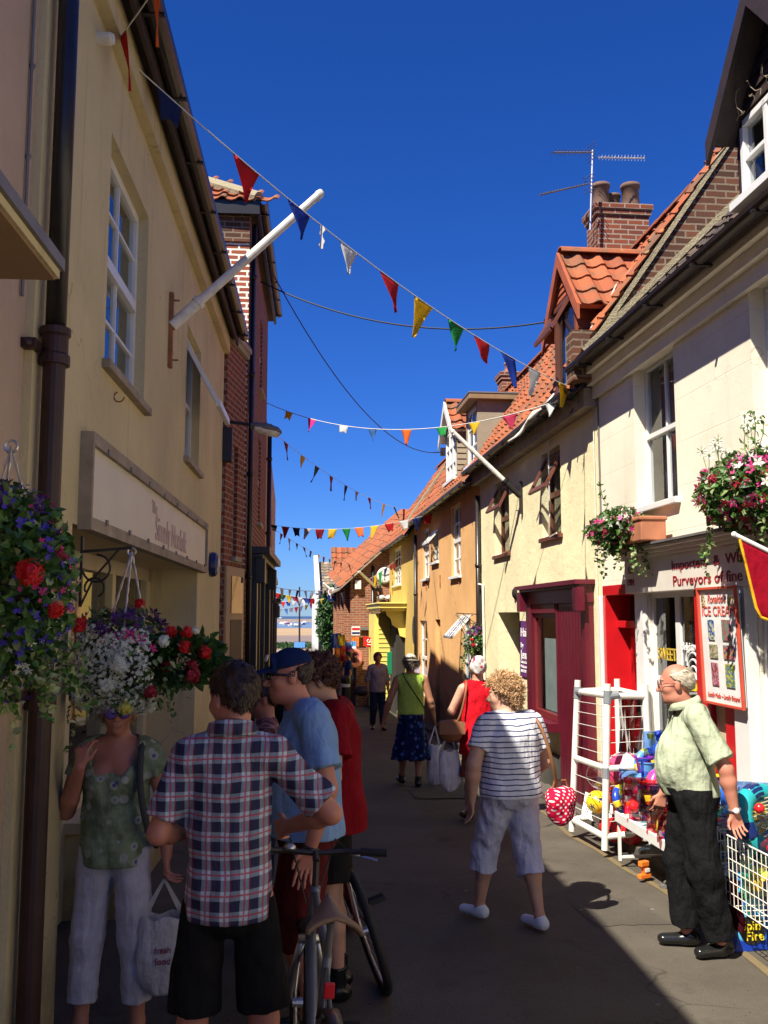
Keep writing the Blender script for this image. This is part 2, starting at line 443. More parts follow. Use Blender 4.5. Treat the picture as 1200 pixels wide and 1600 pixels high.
# ------------------------------------------------------------------ figures: smooth distance fields turned into one continuous mesh
class SDF:
    def __init__(s, lo, hi, h):
        s.lo = np.array(lo, float); s.h = h
        s.n = np.ceil((np.array(hi, float) - s.lo) / h).astype(int) + 1
        s.F = np.full(s.n, 1.0, np.float32)
        s.ax = [s.lo[i] + h * np.arange(s.n[i]) for i in range(3)]
    def blk(s, lo, hi, pad):
        i0 = np.clip(np.floor((np.array(lo) - pad - s.lo) / s.h).astype(int), 0, s.n - 1)
        i1 = np.clip(np.ceil((np.array(hi) + pad - s.lo) / s.h).astype(int) + 1, 1, s.n)
        sl = tuple(slice(a, b) for a, b in zip(i0, i1))
        X, Y, Z = np.meshgrid(s.ax[0][sl[0]], s.ax[1][sl[1]], s.ax[2][sl[2]], indexing='ij')
        return sl, np.stack([X, Y, Z], -1).astype(np.float32)
    def mix(s, sl, d, k, sub=False):
        A = s.F[sl]
        if sub:
            h = np.clip(.5 - .5 * (A + d) / k, 0, 1); s.F[sl] = A * (1 - h) - d * h + k * h * (1 - h)
        elif k <= 0: s.F[sl] = np.minimum(A, d)
        else:
            h = np.clip(.5 + .5 * (A - d) / k, 0, 1); s.F[sl] = A * (1 - h) + d * h - k * h * (1 - h)
    def cap(s, a, b, ra, rb=None, k=.02, flat=False, sq=None, sub=False):
        rb = ra if rb is None else rb; a = np.array(a, float); b = np.array(b, float)
        R = max(ra, rb); sl, P = s.blk(np.minimum(a, b) - R, np.maximum(a, b) + R, k + .03)
        if 0 in P.shape: return
        ab = b - a; L2 = ab @ ab + 1e-12; q = P - a
        if sq is not None: pass
        t0 = (q @ ab) / L2; t = np.clip(t0, 0, 1)
        dv = q - t[..., None] * ab
        if sq is not None: dv = dv / np.array(sq)
        d = np.sqrt((dv ** 2).sum(-1)) - (ra + (rb - ra) * t)
        if flat:
            L = math.sqrt(L2); d = np.maximum(d, np.maximum((t0 - 1) * L, -1e9))
        s.mix(sl, d, k, sub)
    def ell(s, c, r, k=.02, rot=None, sub=False):
        c = np.array(c, float); r = np.array(r, float); R = r.max()
        ext = r if rot is None else np.array([R, R, R])
        sl, P = s.blk(c - ext, c + ext, k + .03)
        if 0 in P.shape: return
        q = P - c
        if rot is not None: q = q @ np.array(rot)
        k0 = np.sqrt(((q / r) ** 2).sum(-1)); k1 = np.sqrt(((q / (r * r)) ** 2).sum(-1)) + 1e-9
        s.mix(sl, k0 * (k0 - 1) / k1, k, sub)
    def grid(s):
        return np.meshgrid(*s.ax, indexing='ij')
    def clip_below(s, z):
        s.F = np.maximum(s.F, (z - s.ax[2])[None, None, :].astype(np.float32))
    def clip_above(s, z):
        s.F = np.maximum(s.F, (s.ax[2] - z)[None, None, :].astype(np.float32))
    def clip_plane(s, p, n):
        n = np.array(n, float); n /= np.linalg.norm(n); p = np.array(p, float)
        d = ((s.ax[0] - p[0]) * n[0])[:, None, None] + ((s.ax[1] - p[1]) * n[1])[None, :, None] + ((s.ax[2] - p[2]) * n[2])[None, None, :]
        s.F = np.maximum(s.F, d.astype(np.float32))
    def wrinkle(s, amp, freq, seed=0, ver=.5):
        X, Y, Z = s.grid(); r = np.random.default_rng(seed); W = 0
        for i in range(5):
            f = freq * (1 + .45 * i); a = r.normal(size=3); a[2] *= ver; a /= np.linalg.norm(a); ph = r.uniform(0, 6); w = r.normal(size=3)
            W = W + np.sin(f * (X * a[0] + Y * a[1] + Z * a[2]) + ph + 1.3 * np.sin(f * .4 * (X * w[0] + Y * w[1] + Z * w[2]))) / (1 + .3 * i)
        s.F = (s.F + amp * W * .4).astype(np.float32)
    def mesh(s):
        F = s.F.copy(); F[0] = F[-1] = 1; F[:, 0] = F[:, -1] = 1; F[:, :, 0] = F[:, :, -1] = 1
        ins = F < 0; n = F.shape
        c = [(i, j, k) for i in (0, 1) for j in (0, 1) for k in (0, 1)]
        def sub(A, o): return A[o[0]:n[0] - 1 + o[0], o[1]:n[1] - 1 + o[1], o[2]:n[2] - 1 + o[2]]
        cnt = sum(sub(ins, o).astype(np.int8) for o in c)
        act = (cnt > 0) & (cnt < 8); idx = np.argwhere(act)
        if len(idx) == 0: return np.zeros((0, 3)), np.zeros((0, 4), int)
        vid = np.full(act.shape, -1, np.int64); vid[act] = np.arange(len(idx))
        vals = {o: F[idx[:, 0] + o[0], idx[:, 1] + o[1], idx[:, 2] + o[2]] for o in c}
        acc = np.zeros((len(idx), 3)); w = np.zeros(len(idx))
        for o in c:
            for a in range(3):
                if o[a] == 0:
                    p = list(o); p[a] = 1; p = tuple(p); A = vals[o]; B = vals[p]; m = (A < 0) != (B < 0)
                    t = np.where(m, A / (A - B + (A == B)), 0)
                    q = np.array(o, float)[None, :].repeat(len(idx), 0); q[:, a] += t
                    acc[m] += q[m]; w[m] += 1
        V = (idx + acc / w[:, None]) * s.h + s.lo
        faces = []
        for a in range(3):
            b, d = (a + 1) % 3, (a + 2) % 3
            sa = [slice(1, n[i] - 1) for i in range(3)]; sa[a] = slice(0, n[a] - 1); sb = list(sa); sb[a] = slice(1, n[a])
            A = ins[tuple(sa)]; B = ins[tuple(sb)]; off = [1, 1, 1]; off[a] = 0
            for m, flip in ((A & ~B, False), (~A & B, True)):
                e = np.argwhere(m) + np.array(off)
                if not len(e): continue
                def cell(x, y):
                    q = e.copy(); q[:, b] -= x; q[:, d] -= y; return vid[q[:, 0], q[:, 1], q[:, 2]]
                f = np.stack([cell(1, 1), cell(0, 1), cell(0, 0), cell(1, 0)], 1)
                faces.append(f[:, ::-1] if flip else f)
        return V, np.concatenate(faces)
def sdf_obj(s, name, mats, parent, mat_fn=None, label=None, smooth_it=1):
    V, Fc = s.mesh()
    me = bpy.data.meshes.new(name)
    if smooth_it and len(V):
        for _ in range(smooth_it):
            A = np.zeros_like(V); c = np.zeros(len(V))
            for i in range(4):
                np.add.at(A, Fc[:, i], V[Fc[:, (i + 1) % 4]]); np.add.at(c, Fc[:, i], 1)
                np.add.at(A, Fc[:, i], V[Fc[:, (i - 1) % 4]]); np.add.at(c, Fc[:, i], 1)
            V = V * .5 + .5 * A / c[:, None]
    me.vertices.add(len(V)); me.vertices.foreach_set('co', V.astype(np.float32).ravel())
    me.loops.add(len(Fc) * 4); me.loops.foreach_set('vertex_index', Fc.astype(np.int32).ravel())
    me.polygons.add(len(Fc)); me.polygons.foreach_set('loop_start', np.arange(0, len(Fc) * 4, 4, dtype=np.int32))
    me.polygons.foreach_set('loop_total', np.full(len(Fc), 4, np.int32))
    me.update(calc_edges=True); me.validate()
    mats = mats if isinstance(mats, list) else [mats]
    for m in mats: me.materials.append(m)
    if mat_fn is not None:
        C = V[Fc].mean(1); me.polygons.foreach_set('material_index', mat_fn(C).astype(np.int32))
    me.polygons.foreach_set('use_smooth', [True] * len(me.polygons))
    o = bpy.data.objects.new(name, me); COL.objects.link(o); o.parent = parent
    if label: o['label'] = label
    return o

def V3(*a): return np.array(a, float)
def unit(v): v = np.array(v, float); return v / (np.linalg.norm(v) + 1e-12)
def lerp(a, b, t): return np.array(a) * (1 - t) + np.array(b) * t
def rotm(yaw=0, pitch=0, roll=0):
    cy, sy, cp, sp, cr, sr = math.cos(yaw), math.sin(yaw), math.cos(pitch), math.sin(pitch), math.cos(roll), math.sin(roll)
    Rz = np.array([[cy, -sy, 0], [sy, cy, 0], [0, 0, 1]]); Rx = np.array([[1, 0, 0], [0, cp, -sp], [0, sp, cp]]); Ry = np.array([[cr, 0, sr], [0, 1, 0], [-sr, 0, cr]])
    return Rz @ Rx @ Ry

def figure(P):
    """P: pose and clothing of one person; faces local +y; returns nothing, builds the objects"""
    H = P.get('h', 1.72); s = H / 1.75; g = P.get('girth', 1.0); res = P.get('res', .012); sw = P.get('sw', 1.0)
    J = dict(pel=(0, 0, .95), wst=(0, .0, 1.08), chs=(0, .0, 1.30), nek=(0, -.005, 1.47), hed=(0, .015, 1.625),
             sl=(-.175 * sw, -.005, 1.41), sr=(.175 * sw, -.005, 1.41), el=(-.23, -.02, 1.13), er=(.23, -.02, 1.13), wl=(-.24, .05, .88), wr=(.24, .05, .88),
             hl=(-.088, 0, .92), hr=(.088, 0, .92), kl=(-.10, .02, .50), kr=(.10, .02, .50), al=(-.10, -.02, .09), ar=(.10, -.02, .09))
    J.update(P.get('J', {}))
    J = {k: np.array(v, float) * s for k, v in J.items()}
    root = thing('person', P['label'], 'person', P['loc'], P['rot'], P.get('group'))
    allp = np.array(list(J.values())); lo = allp.min(0) - .26 * s; hi = allp.max(0) + .26 * s; lo[2] = -.02; hi[2] = J['hed'][2] + .17 * s
    lo[1] = min(lo[1], -.3 * g * s); hi[1] = max(hi[1], .3 * g * s)
    HR = rotm(*P.get('head', (0, 0, 0))); hc = J['hed']; hs = s * P.get('hs', 1.0)
    def hp(x, y, z): return hc + HR @ (V3(x, y, z) * hs)
    belly = P.get('belly', 0); bust = P.get('bust', 0)
    def torso(B, o=0, k=.03, low=True):
        gx = g; k = min(k, .035)
        B.ell(J['chs'] + V3(0, -.005, .0), V3(.15 * gx, .10 * gx, .17) * s + o, k)
        B.ell(lerp(J['chs'], J['wst'], .6), V3(.14 * gx, .10 * gx, .14) * s + o, k)
        B.ell(J['wst'] + V3(0, .01, -.02) * s, V3(.142 * gx, .10 * gx, .13) * s + o, k)
        B.cap(J['sl'] * .88 + J['sr'] * .12, J['sr'] * .88 + J['sl'] * .12, .056 * s + o, None, k)
        B.cap(J['nek'] - V3(0, 0, .01), lerp(J['nek'], J['sl'], .75), .055 * s + o * .6, .05 * s + o, k * .8)
        B.cap(J['nek'] - V3(0, 0, .01), lerp(J['nek'], J['sr'], .75), .055 * s + o * .6, .05 * s + o, k * .8)
        if belly: B.ell(J['wst'] + V3(0, .035 + .055 * belly, .03) * s, V3(.14, .10 + .045 * belly, .20) * s + o, .05)
        if bust:
            for q in (-1, 1): B.ell(J['chs'] + V3(q * .07, .085, -.01) * s, V3(.065, .05 * bust, .065) * s + o, .04)
        if low:
            B.ell(J['pel'] + V3(0, -.02, -.01) * s, V3(.15 * gx, .11 * gx, .12) * s + o, k)
            B.ell(J['pel'] + V3(0, -.045, -.03) * s, V3(.125 * gx, .09 * gx, .10) * s + o, k)
    def legs(B, o=0, t1=2.0, k=.03, taper=True):
        for q in 'lr':
            h_, k_, a_ = J['h' + q], J['k' + q], J['a' + q]
            B.cap(h_, k_, .085 * s * g + o, .055 * s * (g * .5 + .5) + o, k)
            B.cap(k_, lerp(k_, a_, .35) + V3(0, -.012, 0), .052 * s * (g * .5 + .5) + o, .052 * s * (g * .5 + .5) + o, k)
            B.cap(lerp(k_, a_, .35) + V3(0, -.012, 0), a_, .05 * s * (g * .5 + .5) + o, .034 * s + o, k)
    # ---- the body, one continuous surface
    B = SDF(lo, hi, res)
    torso(B); legs(B)
    B.cap(J['nek'] - V3(0, 0, .03), hp(0, -.02, -.07), .058 * s * (g * .4 + .6), .054 * s * (g * .4 + .6), .025)
    B.ell(hp(0, -.012, .03), V3(.074, .094, .09) * hs, .015, HR)
    B.ell(hp(0, .028, -.035), V3(.057, .062, .082) * hs * (1, 1, 1), .03, HR)
    if P.get('jowl'): B.ell(hp(0, .02, -.085), V3(.055, .06, .04) * hs, .03, HR)
    B.ell(hp(0, .06, -.1), V3(.022, .02, .018) * hs, .025, HR)
    for q in (-1, 1):
        B.ell(hp(q * .038, .05, -.028), V3(.026, .03, .026) * hs, .02, HR)
        B.ell(hp(q * .033, .1, .006), V3(.017, .018, .011) * hs, .012, HR, sub=True)
        B.ell(hp(q * .032, .074, .004), V3(.0125, .0125, .0125) * hs, .002, HR)
        if not P.get('noears'): B.ell(hp(q * .076, -.008, -.008), V3(.010, .019, .032) * hs, .008, HR)
    B.cap(hp(-.03, .082, .027), hp(.03, .082, .027), .012 * hs, None, .014)
    ns = P.get('nose', 1)
    B.cap(hp(0, .086, .008), hp(0, .104 + .008 * ns, -.032), .008 * hs, .013 * hs * ns, .009)
    for q in (-1, 1): B.ell(hp(q * .012, .097, -.036), V3(.009, .011, .008) * hs, .006, HR)
    B.cap(hp(-.017, .085, -.06), hp(.017, .085, -.06), .0075 * hs, None, .006)
    B.cap(hp(-.014, .084, -.072), hp(.014, .084, -.072), .008 * hs, None, .006)
    for q in 'lr':
        sh, e, w = J['s' + q], J['e' + q], J['w' + q]; sg = -1 if q == 'l' else 1
        am = g * .6 + .4
        B.cap(sh, e, .052 * s * am, .042 * s * am, .03)
        B.cap(e, lerp(e, w, .3), .042 * s * am, .043 * s * am, .02); B.cap(lerp(e, w, .3), w, .043 * s * am, .027 * s, .02)
        # hand
        hd = P.get('hand' + q, {})
        d = unit(hd.get('d', w - e)); t = np.array(hd.get('thumb', (0, 1, 0)), float); t = unit(t - d * (t @ d)); n = np.cross(d, t) * (1 if q == 'r' else -1)
        curl = hd.get('curl', .5)   # radians per joint
        n = n * 1.0
        c0 = w + d * .012 * s; s_full = s; s = s * P.get('hand', .90)
        for i in range(4):
            off = (.033 - .022 * i) * s
            kn = c0 + t * off + d * (.082 - (.004 * (i > 1) * (i - 1))) * s
            B.cap(c0 + t * off * .55, kn, .0135 * s, .0115 * s, .012)
            L = (.043, .048, .045, .036)[i] * s; dd = d; p = kn
            for sgm in range(3):
                cu = curl * (.8 + .12 * i); dd = unit(dd * math.cos(cu) + n * math.sin(cu) + t * (.05 - .03 * i))
                q2 = p + dd * L * (1, .62, .5)[sgm]
                B.cap(p, q2, (.0092, .0083, .0075)[sgm] * s, (.0084, .0076, .0066)[sgm] * s, .004); p = q2
        tb = c0 + t * .022 * s + d * .012 * s
        t1 = tb + unit(t * .8 + d * .75 + n * .25) * .042 * s; t2 = t1 + unit(t * .3 + d * .95 + n * .3) * .032 * s; t3 = t2 + unit(d + n * (.4 + curl)) * .024 * s
        B.cap(tb, t1, .0145 * s, .0115 * s, .01); B.cap(t1, t2, .0108 * s, .0095 * s, .004); B.cap(t2, t3, .0095 * s, .0078 * s, .004)
        s = s_full
        # foot
        a_ = J['a' + q]; fd = unit(np.array(P.get('foot' + q, (sg * .15, 1, 0)), float))
        B.cap(a_, a_ + V3(0, 0, -.03) - fd * .02, .036 * s, .03 * s, .02)
        B.cap(a_ + V3(0, 0, -.045) * s - fd * .03, a_ + V3(0, 0, -.055) * s + fd * .13 * s, .034 * s, .026 * s, .02)
    sk = P['skin']; mats = [sk, M['eye_white'], M['iris'], M['lip'], P.get('brow', M['brow'])]
    eyeL, eyeR = hp(-.032, .083, .004), hp(.032, .083, .004)
    def fn(C):
        mi = np.zeros(len(C), int)
        q = (C - hc) @ HR / hs
        lip = (np.abs(q[:, 0]) < .021) & (q[:, 2] < -.056) & (q[:, 2] > -.077) & (q[:, 1] > .08)
        mi[lip] = 3
        br = (np.abs(np.abs(q[:, 0]) - .032) < .018) & (np.abs(q[:, 2] - .028) < .0045) & (q[:, 1] > .07); mi[br] = 4
        for sx in (-1, 1):
            r = np.sqrt((q[:, 0] - sx * .032) ** 2 + (q[:, 1] - .074) ** 2 + (q[:, 2] - .004) ** 2)
            mi[(r < .0138) & (q[:, 1] > .078)] = 1
            rr = np.sqrt((q[:, 0] - sx * .032) ** 2 + (q[:, 2] - .004) ** 2)
            mi[(r < .0145) & (q[:, 1] > .08) & (rr < .0065)] = 2
        return mi
    sdf_obj(B, 'body', mats, root, fn if res < .009 else None)
    # ---- upper garment
    top = P.get('top')
    if top:
        T = SDF(lo, hi, res * P.get('tres', 1)); o = top.get('o', .014) * s
        torso(T, o, .06)
        hem = top.get('hem', .88) * s
        fl = top.get('flare', 0)
        # the cloth hangs straight from the widest part
        T.cap(J['chs'] - V3(0, 0, .02), V3(J['pel'][0], J['pel'][1], hem - .05), (.125 + .0 * g) * g * s + o, (.140 + fl) * g * s + o, .04, sq=(1.06, .90, 1))
        for q in 'lr':
            L = top.get('sleeve', .55)
            if L > 0:
                sh, e, w = J['s' + q], J['e' + q], J['w' + q]
                en = lerp(sh, e, min(L, 1)); am = g * .6 + .4
                T.cap(lerp(sh, J['chs'], .06), en, .055 * s * am + o * .5, .047 * s * am + o * .4 + top.get('loose', .012), .025, flat=True)
                if L > 1: T.cap(e, lerp(e, w, L - 1), .055 * s * am + o * .5, .04 * s * am + o * .5, .03, flat=True)
        T.wrinkle(top.get('wr', .006), top.get('wf', 34), P.get('seed', 1), .6)
        T.clip_below(hem)
        if top.get('neck') == 'v': pass
        nz = top.get('neckz', 1.485) * s
        sl, Pp = T.blk(J['nek'] - .2, J['nek'] + .2, 0)
        r = np.sqrt((Pp[..., 0] - J['nek'][0]) ** 2 + (Pp[..., 1] - J['nek'][1] - top.get('necky', .02)) ** 2)
        nr = top.get('neckr', .068) * s
        dn = np.maximum(r - nr, nz - .04 - Pp[..., 2] - np.clip(Pp[..., 1] - J['nek'][1], -.2, .3) * top.get('scoop', .3))
        T.F[sl] = np.maximum(T.F[sl], -dn)
        if top.get('sleeve', .55) <= 0:
            for q, sg in (('l', -1), ('r', 1)):
                T.clip_plane(J['s' + q] + V3(sg * .0, 0, 0), (sg, 0, .25))
        sdf_obj(T, top.get('name', 'shirt'), top['mat'], root)
    # ---- lower garment
    for bot in P.get('bottoms', []):
        T = SDF(lo, hi, res * P.get('tres', 1)); o = bot.get('o', .007) * s; kind = bot['kind']
        T.ell(J['pel'] + V3(0, -.02, -.01) * s, V3(.15 * g, .11 * g, .13) * s + o, .03)
        if belly > .5: T.ell(J['pel'] + V3(0, .045, .06) * s, V3(.13, .11, .10) * s + o, .05)
        if kind == 'legs':
            f = bot.get('f', 2.0)     # 1 = knee, 2 = ankle
            for q in 'lr':
                h_, k_, a_ = J['h' + q], J['k' + q], J['a' + q]; gg = g * .5 + .5
                w1 = bot.get('w', .016)
                if f <= 1: T.cap(h_, lerp(h_, k_, f), .085 * s * g + o, .066 * s * gg + o + w1, .035, flat=True)
                else:
                    T.cap(h_, k_, .085 * s * g + o, .062 * s * gg + o + w1 * .5, .035)
                    T.cap(k_, lerp(k_, a_, f - 1), .06 * s * gg + o + w1 * .5, (.06 - .022 * (f - 1)) * s * gg + o + w1, .03, flat=True)
            T.ell((J['hl'] + J['hr']) / 2 + V3(0, -.04, -.01) * s, V3(.125 * g, .09 * g, .10) * s + o, .03)
        else:
            hz = bot['hem'] * s
            T.ell(J['pel'] + V3(0, -.045, -.02) * s, V3(.13 * g, .10 * g, .12) * s + o, .03); T.ell(J['wst'] + V3(0, .0, -.06) * s, V3(.148 * g, .108 * g, .10) * s + o, .03)
            T.cap(J['pel'], V3(J['pel'][0], J['pel'][1], hz), .13 * g * s + o, bot.get('rad', .2) * s, .03, flat=True, sq=(1.05, .85, 1))
            X, Y, Z = T.grid(); an = np.arctan2(Y, X - J['pel'][0])
            T.F = (T.F + .012 * np.sin(an * 9 + 1.5 * np.sin(Z * 6)) * np.clip((J['pel'][2] - Z) * 3, 0, 1)).astype(np.float32)
        T.wrinkle(bot.get('wr', .005), 30, P.get('seed', 1) + 5, .8)
        T.clip_above(bot.get('top', 1.0) * s)
        sdf_obj(T, bot.get('name', 'trousers'), bot['mat'], root)
    # ---- hair
    hr = P.get('hair')
    if hr:
        T = SDF(hc - .2 * hs, hc + V3(.2, .2, .22) * hs, res * .8)
        th = hr.get('t', .012) * hs
        T.ell(hp(0, -.014, .034), V3(.078, .096, .092) * hs + th, .01, HR)
        if hr.get('low'): T.ell(hp(0, -.055, -.04 - hr['low']), V3(.07, .05, .06 + hr['low']) * hs + th * .6, .03, HR)
        if hr.get('quiff'): T.ell(hp(0, .04, .105), V3(.05, .05, .03) * hs + th, .03, HR)
        X, Y, Z = T.grid(); q = (np.stack([X, Y, Z], -1) - hc) @ HR / hs
        fl_ = hr.get('line', .045)
        # keep the face free: cut in front of the hair line, and below the ears
        face = np.minimum(q[..., 1] - hr.get('fy', .035) + np.clip(q[..., 2] - fl_, -1, .1) * -1.1, fl_ + .035 - q[..., 2] + .0 * q[..., 0])
        T.F = np.maximum(T.F, face.astype(np.float32))
        low = hr.get('nape', -.055)
        T.F = np.maximum(T.F, (low - q[..., 2] - np.clip(-q[..., 1] - .02, 0, .1) * hr.get('nslope', .2)).astype(np.float32))
        sid = np.minimum(np.abs(q[..., 1] + .0) - .03, np.minimum(-.0 - q[..., 2], .045 + q[..., 2])) if hr.get('ears', True) else None
        if sid is not None:
            ear = np.maximum(np.maximum(np.abs(q[..., 1] + .002) - .03, q[..., 2] - .022), -.2 - q[..., 2]); ear = np.maximum(ear, .05 - np.abs(q[..., 0]))
            T.F = np.maximum(T.F, -ear.astype(np.float32))
        if hr.get('bald'): # only the sides and back
            T.F = np.maximum(T.F, (q[..., 2] - hr['bald'] + np.clip(q[..., 1], -.2, .1) * hr.get('bs', .5)).astype(np.float32))
        a = hr.get('curl', .004); f = hr.get('cf', 120)
        T.F = (T.F + a * (np.sin(f * X + 2 * np.sin(40 * Z)) * np.sin(f * Y + 1.7 * np.sin(50 * X)) + .6 * np.sin(f * 1.3 * Z + 2 * np.sin(45 * Y)))).astype(np.float32)
        ho = sdf_obj(T, 'hair', hr['mat'], root, smooth_it=1 if res < .009 else 0)
        n = hr.get('tufts', 0)
        if n and len(ho.data.vertices):
            me = ho.data; nv = len(me.vertices); co = np.empty(nv * 3); me.vertices.foreach_get('co', co); co = co.reshape(-1, 3)
            no = np.array([tuple(v.normal) for v in me.vertices]); mb = MB(); r = random.Random(5)
            tl = hr.get('tl', .03); dirv = np.array(hr.get('dir', (0, -.3, -1.0))); cw = hr.get('cw', .6)
            for _ in range(n):
                i = r.randrange(nv); p = co[i].copy(); nn = no[i]; qq = (p - hc) @ HR / hs
                base = dirv if not hr.get('radial') else unit(nn + V3(0, 0, .4))
                d = unit(base - nn * (base @ nn) * .8 + nn * hr.get('lift', .35) + np.array([r.gauss(0, 1) for _ in range(3)]) * cw * .45)
                side = unit(np.cross(d, nn + 1e-3)); L = tl * r.uniform(.5, 1.2); w = .0022 * r.uniform(.7, 1.5)
                pts = []; dd = d
                for k in range(4):
                    pts.append(p.copy()); dd = unit(dd + np.array([r.gauss(0, 1) for _ in range(3)]) * cw * .3 - nn * .08 * k); p = p + dd * L / 3
                vs = []
                for k, pp in enumerate(pts):
                    ww = w * (1, 1, .8, .15)[k]; vs += [pp - side * ww, pp + side * ww]
                mb.add(vs, [(0, 1, 3, 2), (2, 3, 5, 4), (4, 5, 7, 6)])
            mb.build('strands', hr.get('mat2', hr['mat']), ho, local=True, smooth=True, kind='stuff')
    # ---- shoes
    sh = P.get('shoes')
    if sh:
        for q, sg in (('l', -1), ('r', 1)):
            a_ = J['a' + q]; fd = unit(np.array(P.get('foot' + q, (sg * .15, 1, 0)), float)); tilt = P.get('tilt' + q, 0)
            T = SDF(a_ - .26 * s, a_ + .26 * s, min(res, .008))
            heel = a_ + V3(0, 0, -.048) * s - fd * .035 * s; toe = a_ + V3(0, 0, -.055 + tilt) * s + fd * .145 * s
            T.cap(heel, heel + fd * .05 * s, .040 * s, .040 * s, .02)
            T.cap(heel + fd * .04 * s, toe, .041 * s, .036 * s, .02, sq=(1.1, 1, .9))
            if sh.get('high'): T.cap(a_ + V3(0, 0, -.03) * s, a_ + V3(0, 0, .02 + sh['high']) * s, .045 * s, .045 * s, .02, flat=True)
            else: T.cap(heel + V3(0, 0, .01), a_ + V3(0, 0, -.01) * s, .04 * s, .042 * s, .015, flat=True)
            T.clip_plane(heel + V3(0, 0, -.036) * s, -np.cross(np.cross(fd, V3(0, 0, 1)), unit(toe - heel)) * 1.0)
            sdf_obj(T, 'shoe', [sh['mat'], sh.get('sole', sh['mat'])], root, (lambda C, z0=min(heel[2], toe[2]): (C[:, 2] < z0 - .022 * s).astype(int)))
    return root, J, hp, s
# ------------------------------------------------------------------ materials
M = {}
for k, c in dict(eye_white=(.62, .58, .54), iris=(.08, .06, .05), lip=(.42, .17, .14), brow=(.12, .07, .04)).items(): M[k] = m_plain(k, c, .4, bmp=0)
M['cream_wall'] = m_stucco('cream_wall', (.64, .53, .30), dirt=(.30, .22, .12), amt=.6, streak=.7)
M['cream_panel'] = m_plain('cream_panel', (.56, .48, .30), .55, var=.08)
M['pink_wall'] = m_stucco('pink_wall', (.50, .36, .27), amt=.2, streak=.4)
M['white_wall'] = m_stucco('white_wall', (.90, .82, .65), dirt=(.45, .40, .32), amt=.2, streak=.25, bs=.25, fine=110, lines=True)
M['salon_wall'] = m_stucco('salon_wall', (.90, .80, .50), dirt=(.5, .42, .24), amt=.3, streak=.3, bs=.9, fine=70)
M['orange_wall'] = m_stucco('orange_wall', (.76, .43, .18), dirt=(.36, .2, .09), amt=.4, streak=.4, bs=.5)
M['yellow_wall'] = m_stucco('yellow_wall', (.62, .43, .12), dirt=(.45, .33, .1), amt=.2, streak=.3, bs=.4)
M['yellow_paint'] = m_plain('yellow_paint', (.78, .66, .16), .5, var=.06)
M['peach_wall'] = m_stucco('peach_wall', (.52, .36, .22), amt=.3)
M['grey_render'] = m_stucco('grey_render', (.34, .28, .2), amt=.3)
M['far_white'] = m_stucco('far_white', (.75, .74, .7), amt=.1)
M['brick_red'] = m_brick('brick_red', (.26, .07, .035), (.17, .05, .03), (.32, .25, .19), dirt=.25)
M['brick_pale'] = m_brick('brick_pale', (.36, .10, .055), (.25, .07, .04), (.86, .80, .68), dirt=.05, msize=.014)
M['brick_dark'] = m_brick('brick_dark', (.15, .06, .035), (.07, .035, .025), (.22, .17, .12), dirt=.5)
M['brick_far'] = m_brick('brick_far', (.36, .13, .06), (.24, .085, .045), (.38, .26, .18), dirt=.2)
M['stone'] = m_stucco('stone', (.42, .37, .28), amt=.5, bs=1)
M['mortar'] = m_stucco('mortar', (.36, .31, .2), amt=.4, bs=1.5)
M['pantile'] = m_tile('pantile', (.40, .115, .045), (.27, .075, .035), (.16, .075, .045))
M['pantile_dark'] = m_tile('pantile_dark', (.035, .028, .03), (.06, .045, .04), (.10, .06, .05))
M['tile_grey'] = m_tile('tile_grey', (.30, .22, .15), (.2, .15, .11), (.38, .3, .2))
M['white_paint'] = m_plain('white_paint', (.78, .77, .74), .35, var=.05)
M['old_white'] = m_plain('old_white', (.72, .68, .60), .6, var=.18, scale=14)
M['black_paint'] = m_plain('black_paint', (.018, .016, .016), .35)
M['black_iron'] = m_plain('black_iron', (.02, .016, .015), .5, bmp=.4)
M['pipe_black'] = m_plain('pipe_black', (.016, .012, .011), .32, var=.3, bmp=.3)
M['pipe_rust'] = m_plain('pipe_rust', (.035, .012, .010), .5, var=.4, bmp=.4)
M['rust'] = m_plain('rust', (.33, .13, .05), .8, var=.4, bmp=.5)
M['maroon'] = m_plain('maroon', (.11, .008, .02), .35, var=.12)
M['maroon_light'] = m_plain('maroon_light', (.16, .02, .02), .4)
M['red_door'] = m_plain('red_door', (.52, .01, .015), .3, var=.08)
M['brown_wood'] = m_plain('brown_wood', (.14, .045, .025), .45, var=.2)
M['dark_wood'] = m_plain('dark_wood', (.035, .02, .016), .6, var=.3, bmp=.5)
M['red_wood'] = m_plain('red_wood', (.36, .09, .035), .65, var=.15, bmp=.4)
M['soffit'] = m_plain('soffit', (.26, .16, .08), .7)
M['wood_grey'] = m_plain('wood_grey', (.30, .24, .17), .75, var=.3, bmp=.5)
M['sign_white'] = m_plain('sign_white', (.66, .60, .48), .5, var=.05, scale=3)
M['fascia_white'] = m_plain('fascia_white', (.74, .68, .60), .45, var=.05)
M['lead'] = m_plain('lead', (.16, .15, .15), .55, var=.2)
M['glass'] = m_glass('glass')
M['glass_dark'] = m_glass('glass_dark', (.35, .38, .4), .10)
M['curtain'] = m_plain('curtain', (.62, .62, .62), .9, bmp=.4)
M['curtain_red'] = m_plain('curtain_red', (.4, .08, .05), .9)
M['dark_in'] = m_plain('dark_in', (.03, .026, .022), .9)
M['pale_in'] = m_plain('pale_in', (.38, .45, .44), .7)
M['net'] = m_plain('net', (.20, .20, .23), .9)
M['alu'] = m_plain('alu', (.55, .55, .55), .35, .9)
M['rope'] = m_plain('rope', (.62, .6, .55), .9)
M['pot_dark'] = m_plain('pot_dark', (.16, .09, .06), .85, var=.35)
M['cable'] = m_plain('cable', (.015, .014, .014), .6)
M['terracotta'] = m_plain('terracotta', (.42, .16, .08), .8, var=.2)
